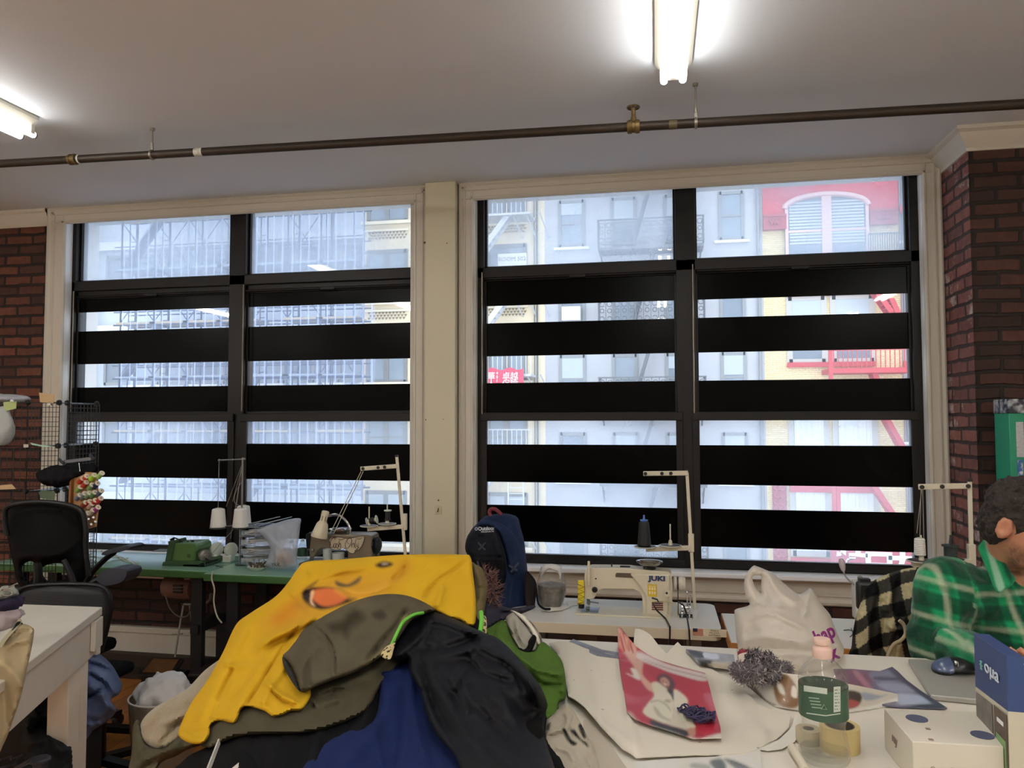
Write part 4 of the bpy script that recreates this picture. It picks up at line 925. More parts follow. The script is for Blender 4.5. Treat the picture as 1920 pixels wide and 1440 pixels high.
m = MB(); m.tube([atY(x,y,4.15) for x,y in spline([(310,1115),(318,1140),(335,1156),(352,1154),(358,1135)],5)],.004,6)
o = m.build('power_cable',mat('grey_cable','5d564d',.5)); tag(o,'grey cable looping under the brown motor','cable')
m = MB();
for pts in ([(165,1040),(190,1045),(215,1040),(235,1052),(262,1055)],[(172,1050),(195,1054),(215,1050),(240,1046)],[(190,1032),(205,1042),(232,1046),(255,1060)]):
    m.tube([atZ(x,y,GT+.004) for x,y in spline(pts,5)],.003,6)
o = m.build('power_cable',mat('cable_pale','c3c8bd',.5)); tag(o,'pale loose cords lying on the green table beside the armrest','cable')
m = MB(); m.beam(atZ(392,1056,GT+.003),atZ(418,1064,GT+.003),.004,.003); m.beam(atZ(405,1063,GT+.003),atZ(425,1058,GT+.003),.003,.003); o = m.build('tweezers',M_steel); tag(o,'thin steel tweezers lying on the green table right of the green machine','tweezers')
# ================================================================ RIGHT WINDOW STATION
JT = .75
jt = thing('sewing_table',(-.2,3.8,0),'white laminate sewing table with rounded corners under the ivory machine','table')
P = []
for (cx,cy,a0) in ((.235,3.62,-90),(.235,4.03,0),(-.75,4.03,90),(-.75,3.62,180)):
    P += [(cx+.045*math.cos(math.radians(a0+90*i/5)),cy+.045*math.sin(math.radians(a0+90*i/5)),JT-.05) for i in range(6)]
MB().prism(P,(0,0,.047)).build('table_edge',M_lam_edge,jt,angle=50,bevel=.004)
MB().prism([(p[0]*1,p[1],JT-.003) for p in P],(0,0,.003)).build('table_top',M_white_lam,jt,smooth=False)
for x in (-.62,.16):
    m = MB(); m.box(x-.035,3.70,.05,x+.035,3.74,JT-.05); m.box(x-.035,3.98,.05,x+.035,4.02,JT-.05); m.box(x-.035,3.6,0,x+.035,4.06,.05); m.box(x-.035,3.68,JT-.12,x+.035,4.04,JT-.05); m.build('leg',mat('grey_leg','6f6d68',.4,.4),jt,bevel=.003)
m = MB(); m.box(-.55,3.9,.3,.1,3.93,.36); m.build('crossbar',mat('grey_leg'),jt)
q = atY(1297,1183,3.572)
MB().box(q.x,3.5735,q.z-.022,q.x+.155,3.5765,q.z+.012).build('maker_label',mat('label_ivory','d8ceb4',.5),jt,smooth=False)
m = MB()
for i in range(5): m.box(q.x+.005,3.572,q.z-.018+i*.006,q.x+.05,3.5735,q.z-.015+i*.006)
m.build('flag_stripe',mat('flag_red','a8503c',.5),jt,smooth=False)
MB().box(q.x+.005,3.5715,q.z-.002,q.x+.025,3.573,q.z+.012).build('flag_canton',mat('flag_blue','22283c',.5),jt,smooth=False)
for i,s_ in enumerate(('Made in','the U.S.A.','Not U.K.')): text_mb(s_ if i < 2 else 'and Mexico',(q.x+.10,3.572,q.z+.006-i*.010),.011,mat('label_ink','5d4a3a',.5),'lettering',jt,ext=.0003)
# --- ivory machine
YJ = 3.80
j = thing('sewing_machine',(atY(1190,1160,YJ).x,YJ+.07,JT),'ivory industrial sewing machine with blue lettering on the white table under the right window','sewing machine')
arm = [(1096,1076),(1100,1067),(1108,1065),(1180,1066),(1196,1068),(1252,1072),(1259,1077),(1261,1110),(1260,1165),(1206,1162),(1204,1120),(1198,1110),(1188,1105),(1130,1104),(1122,1108),(1114,1122),(1108,1124),(1095,1122)]
m = MB(); pxp(m,arm,YJ,.10); m.build('arm',M_ivory,j,bevel=.009,seg=3)
m = MB(); pxp(m,[(1180,1076),(1256,1078),(1256,1100),(1252,1160),(1212,1158),(1210,1118),(1200,1100)],YJ-.018,.12); m.build('column',M_ivory,j,bevel=.012,seg=3)
m = MB(); m.box(atZ(1076,1158,JT).x,YJ-.075,JT,atZ(1262,1160,JT).x-.01,YJ+.10,JT+.008); m.build('bed',M_ivory,j,bevel=.002)
m = MB(); q = atZ(1105,1155,JT); m.box(q.x-.045,YJ-.05,JT+.008,q.x+.04,YJ+.06,JT+.0095); m.build('slide_plate',M_chrome,j,smooth=False)
m = MB(); nx = atY(1104,1140,YJ+.03).x
m.cyl((nx,YJ+.03,atY(1104,1122,YJ+.03).z),(nx,YJ+.03,JT+.025),.0045,n=10); m.cyl((nx-.008,YJ+.035,atY(1104,1125,YJ).z),(nx-.008,YJ+.035,JT+.03),.003,n=8)
m.box(nx-.012,YJ,JT+.012,nx+.006,YJ+.03,JT+.02); m.beam((nx-.005,YJ+.02,JT+.045),(nx+.05,YJ+.02,JT+.04),.004,.006); m.cyl((nx,YJ+.03,JT+.03),(nx,YJ+.03,JT+.05),.008,n=10); m.build('presser_foot',M_steel,j)
m = MB(); a = atY(1104,1052,YJ-.008); m.box(a.x-.006,YJ-.014,atY(1104,1098,YJ).z,a.x+.006,YJ-.002,a.z); m.build('take_up_cover',M_ivory,j,bevel=.003)
m = MB(); q = atY(1115,1106,YJ-.02); m.lathe([(.004,-.012),(.011,-.01),(.011,0),(.014,.002),(.014,.006),(.01,.012)],q,(0,1,0),16); m.sphere(atY(1117,1085,YJ-.006),.004,6); m.cyl(atY(1117,1064,YJ+.01),atY(1117,1075,YJ+.01),.003,n=6); m.cyl(atY(1147,1057,YJ+.04),atY(1147,1067,YJ+.04),.003,n=6)
for px in (1168,1172): m.cyl(atY(px,1066,YJ+.04),atY(px,1063,YJ+.04),.004,n=8)
m.box(atY(1162,1064,YJ).x,YJ+.03,atY(1162,1066,YJ).z,atY(1181,1064,YJ).x,YJ+.05,atY(1162,1063.5,YJ).z); m.build('tension_unit',M_bmetal,j)
m = MB(); pxp(m,[(1154,1077),(1156,1074),(1189,1075),(1189,1084),(1154,1082)],YJ-.002,.004); m.build('name_plate',mat('plate_steel','6c6a63',.3,.7,noise_amt=.3,noise_scale=90),j,smooth=False)
q = atY(1232,1085,YJ-.019); text_mb('JUKI',(q.x,YJ-.0195,q.z),.031,mat('blue_lettering','243a5e',.4),'lettering',j,sx=1.35,ext=.001,bold=.0016)
q = atY(1223,1107,YJ-.019); m = MB(); m.box(q.x-.022,YJ-.0205,q.z-.029,q.x+.022,YJ-.0185,q.z+.029); ws = m.build('warning_sticker',mat('sticker_yellow','d8b52e',.5),j,smooth=False)
m = MB()
for r_ in range(2):
    for c_ in range(3): m.box(q.x-.016+c_*.012,YJ-.0215,q.z+.002-r_*.02,q.x-.008+c_*.012,YJ-.0205,q.z+.015-r_*.02)
m.box(q.x-.018,YJ-.0213,q.z+.019,q.x+.018,YJ-.0205,q.z+.022); m.build('sticker_symbol',mat('sticker_pale','e9dfae',.5),ws,smooth=False)
text_mb('!',(q.x,YJ-.0215,q.z+.024),.012,M_black,'sticker_mark',ws)
q = atY(1250,1111,YJ-.02); m = MB(); m.lathe([(.017,0),(.018,.008),(.018,.012),(.004,.012),(.001,.01)],q,(0,-1,0),24); dl = m.build('stitch_dial',M_ivory,j); MB().lathe([(.0055,.012),(.0055,.0135),(.001,.0135)],q,(0,-1,0),14).build('dial_center',M_black,dl)
m = MB(); m.tube([atY(x,y,YJ-.03) for x,y in spline([(1222,1128),(1245,1127),(1262,1130),(1268,1138),(1268,1160)],4)],.0035,6); m.build('knee_guard',mat('guard_cream','c2b692',.4),j)
q = atY(1233,1137,YJ-.019); m = MB()
for i in range(4): m.box(q.x-.028,YJ-.0205,q.z+.012-i*.010,q.x+.026,YJ-.019,q.z+.018-i*.010)
m.build('model_plate',mat('plate_maroon','6b2a24',.5),j,smooth=False)
text_mb('DDL-5550',(atY(1235,1152,YJ).x,YJ-.0195,atY(1235,1152,YJ).z),.010,M_ink,'lettering',j)
m = MB()
for px in (1226,1247): m.cyl(atY(px,1155,YJ-.0175),atY(px,1155,YJ-.021),.0035,n=8)
m.build('screws',M_black,j)
q = atY(1262,1094,YJ+.045); m = MB(); m.lathe([(.028,0),(.034,.004),(.036,.016),(.030,.018),(.030,.026),(.036,.028),(.037,.045),(.034,.048),(.034,.056),(.026,.060),(.001,.060)],q,(1,0,0),30); hw = m.build('handwheel',mat('wheel_ivory','cbc5b4',.35),j)
MB().lathe([(.0305,.019),(.0305,.025)],q,(1,0,0),30,cap=False).build('belt',M_black,hw)
m = MB(); m.beam(q+Vector((.022,-.03,.0)),Vector((q.x+.022,q.y-.03,JT)),.006,.004,up=(1,0,0)); m.build('drive_belt',M_black,j)
# bobbin winder
bw = thing('bobbin_winder',(atY(1285,1150,YJ).x,YJ-.02,JT),'chrome bobbin winder clamped to the white table right of the ivory machine','bobbin winder')
m = MB(); x = atZ(1285,1156,JT).x; m.box(x-.03,YJ-.06,JT,x+.035,YJ+.02,JT+.006); m.box(x-.02,YJ-.03,JT,x-.012,YJ,JT+.07); m.box(x+.015,YJ-.03,JT,x+.022,YJ,JT+.06); m.build('bracket',M_chrome,bw,bevel=.001)
m = MB(); m.lathe([(.005,-.02),(.018,-.018),(.018,-.008),(.006,-.006),(.006,.018),(.013,.02),(.013,.024)],(x,YJ-.02,JT+.045),(1,0,0),18); m.sphere((x-.015,YJ-.03,JT+.02),.010,8); m.sphere((x+.012,YJ-.035,JT+.03),.007,8); m.cyl((x+.01,YJ,JT+.05),(x+.01,YJ,JT+.12),.003,n=8); m.sphere((x+.01,YJ,JT+.115),.008,8); m.cyl((x+.025,YJ,JT+.05),(x+.025,YJ,JT+.1),.004,n=8); m.build('spindle',M_chrome,bw)
# bowl on the machine
q = atY(1218,1066,YJ+.04); bo = thing('pin_bowl',tuple(q),'small steel bowl on a black magnet on top of the ivory machine','bowl')
MB().lathe([(.032,0),(.032,.012)],q,n=24).build('magnet',M_black,bo)
MB().lathe([(.001,.012),(.028,.012),(.045,.018),(.058,.030),(.066,.033),(.066,.035),(.056,.034),(.044,.022),(.026,.016),(.001,.015)],q,n=32).build('bowl_body',M_chrome,bo)
# thread stand + black cone
stand('thread_stand',[(1303,1143),(1288,886)],[(1206,888),(1290,887)],[(1211,1030),(1296,1027)],3.96,'tall ivory thread stand behind the ivory machine, holding one black cone',holes=(.05,.42,.62),spools=((1210,1026),(1257,1024)),trayr=.058)
q = atY(1208,1025,3.95); cone('thread_cone',q.x,3.95,q.z+.005,.034,.024,.125,M_thrk,'black thread cone on the left saucer behind the ivory machine',None,cap=mat('blue_core','4a6fb0',.4))
MB_ = MB().lathe([(.012,0),(.02,.003),(.02,.008),(.006,.01),(.004,.032),(.001,.033)],(q.x,3.95,q.z+.128),n=16)
o = MB_.build('cone_cap',mat('blue_cap','4f74b4',.4)); adopt(o,[x for x in bpy.data.objects if x.name.startswith('thread_cone') and 'black' in x.get('label','')][0])
# yellow spool hung on the machine head
q = atY(1090,1110,YJ-.01); ys_ = thing('ribbon_spool',tuple(q),'narrow yellow card wound with dark thread, at the needle end of the ivory machine','thread card')
m = MB(); m.box(q.x-.017,YJ-.016,atY(1090,1134,YJ).z,q.x+.014,YJ-.004,atY(1090,1087,YJ).z); m.build('card',mat('card_yellow','d8c22a',.5),ys_,bevel=.004)
pts = []
for i in range(9): pts.append((q.x+(.016 if i % 2 else -.018),YJ-.018,atY(1090,1131-i*4.6,YJ).z))
MB().tube(pts,.0016,5).build('wound_thread',mat('thread_navy','17171c',.7),ys_)
MB().lathe([(.015,0),(.015,.02)],(q.x,YJ-.01,atY(1090,1139,YJ).z),n=14).build('pin_foot',M_bmetal,ys_)
# cables
for pts,lab in (([(1222,1121),(1232,1124),(1238,1132),(1224,1132),(1232,1145),(1248,1160),(1256,1175),(1256,1192),(1254,1215)],'black cable looping down the front of the white sewing table from the machine column'),([(1272,1128),(1282,1136),(1288,1155),(1292,1180),(1294,1215)],'black cable hanging right of the machine over the table edge')):
    o = MB().tube([atY(x,y,3.56) if i > 5 or (len(pts) < 6 and i > 2) else atY(x,y,3.72) for i,(x,y) in enumerate(spline(pts,1))],.0042,8).build('machine_cable',M_black); tag(o,lab,'cable')
# under-table machine tray shape
o = MB().box(atY(1084,1195,3.75).x,3.7,atY(1084,1201,3.75).z,atY(1124,1195,3.75).x,3.9,JT-.051).build('oil_pan',mat('pan_brown','4f4036',.5,.2),jt,bevel=.01)
# small square-edged table to the right
s2 = thing('side_table',(.6,3.65,0),'small white-topped table with an orange wood edge, right of the sewing table','table')
x0,x1,y0,y1 = .30,1.48,3.39,3.89
MB().box(x0,y0,JT-.055,x1,y1,JT-.002).build('table_edge',mat('orange_wood','a9713a',.5,noise_amt=.25,noise_scale=12),s2,smooth=False)
MB().box(x0+.004,y0+.004,JT-.003,x1-.004,y1-.004,JT).build('table_top',M_white_lam,s2,smooth=False)
for x in (x0+.05,x1-.05):
    for y in (y0+.05,y1-.05): MB().box(x-.02,y-.02,0,x+.02,y+.02,JT-.055).build('leg',mat('orange_wood'),s2,smooth=False)
m = MB(); m.tube([atZ(x,y,JT+.003) for x,y in spline([(1582,1182),(1592,1181),(1600,1184)],3)],.002,5); m.tube([atZ(x,y,JT+.003) for x,y in spline([(1596,1178),(1599,1188),(1594,1194)],3)],.002,5); o = m.build('hair_pin',M_black); tag(o,'small bent black pin on the side table near the checked jacket','pin')
# white switch box with cable + the little lamp head
sb = thing('switch_box',(atY(1612,1110,3.9).x,3.9,JT),'white electrical box on the side table, left of the checked jacket','switch box')
a,b = atY(1604,1092,3.86),atY(1632,1150,3.86); MB().box(a.x,3.86,JT,b.x,3.94,a.z).build('box_body',mat('box_white','d6d3c8',.4),sb,bevel=.004)
m = MB()
for i in range(3): m.box(a.x+.01,3.855,a.z-.05-i*.025,a.x+.02,3.862,a.z-.04-i*.025)
m.lathe([(.012,0),(.012,.02),(.006,.024)],(a.x+.03,3.9,a.z),n=12); m.lathe([(.009,0),(.009,.012)],(a.x+.055,3.9,a.z),n=12); m.build('sockets',mat('socket_grey','8d8a84',.4),sb)
hd = thing('gooseneck_lamp',(atY(1580,1060,3.9).x,3.9,JT),'tiny pale gooseneck lamp rising from the white box against the window sill','lamp')
MB().tube([atY(x,y,3.88) for x,y in spline([(1606,1100),(1594,1090),(1585,1080),(1581,1070)],5)],.0038,8).build('gooseneck',mat('grey_neck','9c9c98',.4,.4),hd)
MB().lathe([(.003,0),(.010,.012),(.014,.03),(.014,.05),(.009,.064),(.001,.066)],atY(1582,1073,3.88),(atY(1577,1048,3.88)-atY(1582,1073,3.88)),18).build('lamp_head',mat('head_mauve','b9aeb0',.4),hd)
# right-hand thread stand
stand('thread_stand',[(1825,1196),(1818,903)],[(1722,913),(1819,911)],[(1710,1058),(1822,1052)],3.5,'ivory thread stand behind the man in green, against the brick pier',holes=(.06,.45,.95),spools=((1728,1053),(1782,1050)),trayr=.06)
q = atY(1725,1042,3.49); cone('thread_cone',q.x,3.49,q.z,.022,.020,.075,M_thr,'slim white thread cone on the stand behind the man',None)
q = atY(1783,1048,3.49); o = MB().lathe([(.001,0),(.026,.001),(.026,.05),(.034,.052),(.034,.058),(.006,.06),(.005,.1),(.001,.1)],q,n=20).build('thread_bobbin',mat('bobbin_dark','25302f',.5)); tag(o,'dark bobbin with white rim on the stand above the man\'s shoulder','bobbin')
m = MB()
for a,b in (((1727,918),(1724,1030)),((1730,918),(1733,1040)),((1728,918),(1719,1000))): m.tube([atY(*a,3.49),atY(*b,3.49)],.0014,5)
o = m.build('hanging_thread',mat('loose_thread')); tag(o,'grey threads hanging from the arm of the stand behind the man','thread')
# ================================================================ CLOTH AND SOLID SHAPING TOOLS
_rs = np.random.RandomState(11); _G = _rs.rand(64,64,64).astype(np.float32)
def vnoise(p):
    """smooth value noise in -1..1 for an (n,3) array"""
    p = np.asarray(p,float); i = np.floor(p).astype(int); f = p-i; f = f*f*(3-2*f); i &= 63; j = (i+1) & 63; r = 0
    for a in (0,1):
        for b in (0,1):
            for c in (0,1):
                w = (f[:,0] if a else 1-f[:,0])*(f[:,1] if b else 1-f[:,1])*(f[:,2] if c else 1-f[:,2])
                r = r + w*_G[(j if a else i)[:,0],(j if b else i)[:,1],(j if c else i)[:,2]]
    return 2*r-1
def fbm(p,o=4):
    r = 0; a = 1; p = np.asarray(p,float)
    for k in range(o): r = r+a*vnoise(p*(2**k)+k*7.3); a *= .5
    return r
def segdist(P,line):
    """distance of points P (n,2) to a polyline, and the parameter along it"""
    best = np.full(len(P),1e9); par = np.zeros(len(P)); line = np.asarray(line,float); n = len(line)-1
    for k in range(n):
        a,b = line[k],line[k+1]; d = b-a; L = max((d*d).sum(),1e-9); t = np.clip(((P-a)@d)/L,0,1)
        q = np.hypot(*(P-a-t[:,None]*d).T); m = q < best; best[m] = q[m]; par[m] = (k+t[m])/n
    return best,par
def inside(P,poly):
    x,y = P[:,0],P[:,1]; r = np.zeros(len(P),bool); n = len(poly)
    for i in range(n):
        x1,y1 = poly[i]; x2,y2 = poly[i-1]
        c = ((y1 > y) != (y2 > y)); r ^= c & (x < (x2-x1)*(y-y1)/((y2-y1) if y2 != y1 else 1e-9)+x1)
    return r
def resample(poly,sp,closed=True):
    P = [np.array(p,float) for p in poly]; out = []
    n = len(P)
    for i in range(n if closed else n-1):
        a,b = P[i],P[(i+1) % n]; k = max(1,int(round(np.hypot(*(b-a))/sp)))
        for j in range(k): out.append(a+(b-a)*j/k)
    if not closed: out.append(P[-1])
    return np.array(out)
def rbf(ctrl):
    c = np.array(ctrl,float); X = c[:,:2]/400; v = c[:,2]; n = len(c)
    if n == 1: return lambda P: np.full(len(P),v[0])
    def K(A,B): r = np.hypot(A[:,None,0]-B[None,:,0],A[:,None,1]-B[None,:,1])+1e-9; return r*r*np.log(r)
    if n < 4:
        A = np.c_[np.ones(n),X]; w = np.linalg.lstsq(A,v,rcond=None)[0]; return lambda P: np.c_[np.ones(len(P)),np.asarray(P)/400]@w
    A = np.zeros((n+3,n+3)); A[:n,:n] = K(X,X)+np.eye(n)*1e-4; A[:n,n] = 1; A[:n,n+1:] = X; A[n:,:n] = A[:n,n:].T
    w = np.linalg.solve(A,np.r_[v,0,0,0])
    return lambda P: K(np.asarray(P)/400,X)@w[:n]+w[n]+(np.asarray(P)/400)@w[n+1:]
Fn,Rn,Un,Cn = (np.array(v) for v in (F_,R_,U_,CAM))
def rays(P): return Fn+((P[:,:1]-960)/FPX)*Rn+((720-P[:,1:])/FPX)*Un
def triangulate(B,sp,holes=()):
    poly = [tuple(p) for p in B]; lo,hi = B.min(0),B.max(0); pts = []
    xs = np.arange(lo[0],hi[0],sp); ys = np.arange(lo[1],hi[1],sp*.87)
    G = np.array([(x+(sp/2 if j % 2 else 0),y) for j,y in enumerate(ys) for x in xs])
    if len(G):
        G = G[inside(G,poly)]
        for h in holes: G = G[~inside(G,[tuple(p) for p in h])]
    if len(G):
        d = np.full(len(G),1e9)
        for L in [B]+list(holes): d = np.minimum(d,segdist(G,np.vstack([L,L[:1]]))[0])
        G = G[d > sp*.5]
    V = [Vector((float(a),float(b))) for a,b in B]; E = []; n = len(B); E += [(i,(i+1) % n) for i in range(n)]
    for h in holes:
        o = len(V); V += [Vector((float(a),float(b))) for a,b in h]; E += [(o+i,o+(i+1) % len(h)) for i in range(len(h))]
    V += [Vector((float(a),float(b))) for a,b in G]
    r = delaunay_2d_cdt(V,E,[],1 if not holes else 0,1e-5,False)
    P = np.array([tuple(v) for v in r[0]]); F = [tuple(f) for f in r[2]]
    if 1:
        c = np.array([P[list(f)].mean(0) for f in F]); ok = inside(c,poly)
        for h in holes: ok &= ~inside(c,[tuple(p) for p in h])
        F = [f for f,k in zip(F,ok) if k]
    return P,F
def cloth(name,outline,depth,m,sp=6,folds=(),fine=(.002,20,0,1),fine2=None,round_px=10,round_d=.02,thick=.02,paint=None,smooth=True,
          parent=None,holes=(),z=None,edge_noise=0,lift=None,shade_angle=80):
    """a garment or sheet seen from the photograph's side: outline in photo pixels, depth (metres along +Y, or a table height z)
    given at control points; folds = (polyline, half width px, height m); fine = (amp, wavelength px, direction deg, stretch)"""
    ol = spline(outline,5,True) if smooth else outline
    B = resample(ol,sp)
    if edge_noise: B = B+np.c_[vnoise(np.c_[B/9,B[:,0]*0]),vnoise(np.c_[B/9,B[:,0]*0+9])]*edge_noise
    hs = [resample(spline(h,4,True),sp) for h in holes]
    P,F = triangulate(B,sp,hs)
    loops = [np.vstack([B,B[:1]])]+[np.vstack([h,h[:1]]) for h in hs]
    e = np.full(len(P),1e9)
    for L in loops: e = np.minimum(e,segdist(P,L)[0])
    disp = np.zeros(len(P))
    for f in folds:
        line,w,a = f[:3]; line = spline(line,4) if len(line) > 2 else line
        d,t = segdist(P,line); tp = np.clip(np.minimum(t,1-t)*5+.25,0,1)
        if len(f) > 3 and f[3] == 's':            # one-sided step: a hem or overlap
            q = d*1.0; disp += a*np.exp(-(q/w)**2)*tp
        else: disp += a*np.exp(-(d/w)**2)*tp
    for fn in [fine]+([fine2] if fine2 else []):
        a,wl,ang,st = fn; c_,s_ = math.cos(math.radians(ang)),math.sin(math.radians(ang))
        u = (P[:,0]*c_+P[:,1]*s_)/(wl*st); v = (-P[:,0]*s_+P[:,1]*c_)/wl
        q = fbm(np.c_[u,v,np.full(len(P),len(name)*1.7)],3); disp += a*np.sign(q)*np.abs(q)**.8
    if lift is not None: disp += lift(P)
    if z is None: disp = disp*1.6
    k = np.clip(1-e/round_px,0,1); edge = round_d*(1-np.sqrt(np.clip(1-k*k,0,1)))
    D = rays(P)
    if z is None:
        Y = rbf(depth)(P); Y = Y-disp+edge; X3 = Cn+D*(Y/D[:,1])[:,None]; Yb = Y+np.maximum(thick-edge*.6,.003); Xb = Cn+D*(Yb/D[:,1])[:,None]
    else:
        zz_ = np.full(len(P),float(z)) if not callable(z) else z(P)
        X0 = Cn+D*((zz_-CAM.z)/D[:,2])[:,None]; X3 = X0.copy(); X3[:,2] += np.maximum(disp,-thick*.5)+thick; Xb = X3.copy(); Xb[:,2] -= thick
    n = len(P); cnt = {}
    for f in F:
        for a,b in zip(f,f[1:]+f[:1]): cnt[(a,b)] = cnt.get((a,b),0)+1
    bd = [(a,b) for (a,b) in cnt if (b,a) not in cnt]
    # orient: front faces toward the camera
    fs = [f for f in F]+[tuple(i+n for i in reversed(f)) for f in F]+[(b,a,a+n,b+n) for a,b in bd]
    me = bpy.data.meshes.new(name); me.from_pydata([tuple(v) for v in np.vstack([X3,Xb])],[],fs)
    if paint is not None:
        col = paint(P); col = np.vstack([col,col]); at = me.color_attributes.new('Col','FLOAT_COLOR','POINT'); at.data.foreach_set('color',np.c_[col,np.ones(len(col))].astype(np.float32).ravel())
    me.materials.append(m); bm = bmesh.new(); bm.from_mesh(me); bmesh.ops.recalc_face_normals(bm,faces=bm.faces); bm.to_mesh(me); bm.free()
    me.shade_smooth(); me.set_sharp_from_angle(angle=math.radians(shade_angle))
    o = bpy.data.objects.new(name,me); C.objects.link(o)
    if parent: adopt(o,parent)
    return o
def L3(c): return np.array(lin(c)[:3])
def painter(base,patches=(),var=0,wl=40):
    """patches: (polygon px, colour, softness px)"""
    def f(P):
        c = np.tile(L3(base),(len(P),1))
        if var: c = c*(1+var*fbm(np.c_[P/wl,P[:,0]*0],3))[:,None]
        for poly,col,soft in patches:
            pl = [tuple(q) for q in spline(poly,4,True)]; d = segdist(P,np.array(pl+pl[:1]))[0]; s = np.where(inside(P,pl),d,-d)
            a = np.clip(s/max(soft,.1)*.5+.5,0,1)[:,None]; c = c*(1-a)+L3(col)*a
        return np.clip(c,0,1)
    return f
# ---- smooth-union solids
def sd_cap(P,a,b,r0,r1=None):
    a,b = np.array(a,float),np.array(b,float); r1 = r0 if r1 is None else r1; d = b-a
    t = np.clip((P-a)@d/max(d@d,1e-9),0,1); return np.linalg.norm(P-a-t[:,None]*d,axis=1)-(r0+(r1-r0)*t)
def sd_ell(P,c,r,R=None):
    q = P-np.array(c,float)
    if R is not None: q = q@np.array(R)
    r = np.array(r,float); k0 = np.linalg.norm(q/r,axis=1); k1 = np.linalg.norm(q/(r*r),axis=1)+1e-9; return k0*(k0-1)/k1
def sd_box(P,c,h,rd=.01,R=None):
    q = P-np.array(c,float)
    if R is not None: q = q@np.array(R)
    q = np.abs(q)-(np.array(h,float)-rd); return np.linalg.norm(np.maximum(q,0),axis=1)+np.minimum(q.max(1),0)-rd
def smin(a,b,k): h = np.clip(.5+.5*(b-a)/k,0,1); return b*(1-h)+a*h-k*h*(1-h)
def smax(a,b,k): return -smin(-a,-b,k)
def surfnet(sdf,lo,hi,res):
    lo,hi = np.array(lo,float),np.array(hi,float); N = np.ceil((hi-lo)/res).astype(int)+1
    g = [lo[i]+np.arange(N[i])*res for i in range(3)]; V = np.empty(tuple(N),np.float32)
    for i in range(N[0]):
        yy,zz_ = np.meshgrid(g[1],g[2],indexing='ij'); Q = np.c_[np.full(yy.size,g[0][i]),yy.ravel(),zz_.ravel()]; V[i] = sdf(Q).reshape(N[1],N[2])
    s = V < 0
    n0 = [k-1 for k in N]; acc = np.zeros(tuple(n0)+(3,)); cnt = np.zeros(tuple(n0))
    offs = [(a,b,c) for a in (0,1) for b in (0,1) for c in (0,1)]
    def sub(A,o): return A[o[0]:o[0]+n0[0],o[1]:o[1]+n0[1],o[2]:o[2]+n0[2]]
    for a in offs:
        for ax in range(3):
            if a[ax]: continue
            b = list(a); b[ax] = 1; va,vb = sub(V,a),sub(V,b); cr = (va < 0) != (vb < 0); t = np.where(cr,va/np.where(cr,va-vb,1),0)
            for q in range(3): acc[...,q] += np.where(cr,a[q]+(t if q == ax else 0),0)
            cnt += cr
    act = cnt > 0; idx = -np.ones(tuple(n0),int); idx[act] = np.arange(act.sum())
    cell = np.argwhere(act); verts = lo+(cell+acc[act]/cnt[act][:,None])*res; faces = []
    for ax in range(3):
        u,v = (ax+1) % 3,(ax+2) % 3; sl0 = [slice(None)]*3; sl1 = [slice(None)]*3; sl0[ax] = slice(0,-1); sl1[ax] = slice(1,None)
        d = s[tuple(sl0)] != s[tuple(sl1)]; E = np.argwhere(d)
        E = E[(E[:,u] > 0) & (E[:,v] > 0) & (E[:,u] < N[u]-1) & (E[:,v] < N[v]-1)]
        if not len(E): continue
        def id_(du,dv): q = E.copy(); q[:,u] -= du; q[:,v] -= dv; return idx[q[:,0],q[:,1],q[:,2]]
        A,B,C_,D = id_(1,1),id_(0,1),id_(0,0),id_(1,0); fl = s[E[:,0],E[:,1],E[:,2]]
        Q = np.where(fl[:,None],np.c_[A,B,C_,D],np.c_[D,C_,B,A]); faces += [tuple(int(x) for x in r) for r in Q if (r >= 0).all()]
    return verts,faces
def solid(name,sdf,lo,hi,res,m,parent=None,paint=None,smooth_it=0,mats=None,pick=None):
    v,f = surfnet(sdf,lo,hi,res); me = bpy.data.meshes.new(name); me.from_pydata([tuple(a) for a in v],[],f)
    for q in (mats or [m]): me.materials.append(q)
    if pick is not None: c = np.array([v[list(q)].mean(0) for q in f]); me.polygons.foreach_set('material_index',pick(c).astype(int))
    if paint is not None:
        at = me.color_attributes.new('Col','FLOAT_COLOR','POINT'); at.data.foreach_set('color',np.c_[paint(v),np.ones(len(v))].astype(np.float32).ravel())
    me.shade_smooth(); me.update(); o = bpy.data.objects.new(name,me); C.objects.link(o)
    if parent: adopt(o,parent)
    if smooth_it: q = o.modifiers.new('s','SMOOTH'); q.iterations = smooth_it; q.factor = .5
    return o
M_cloth = lambda n,c='808080',r=.85,**k: mat(n,c,r,spec=.12,bump=k.pop('bump',.35),bump_scale=k.pop('bs',350),**k)
from mathutils.bvhtree import BVHTree
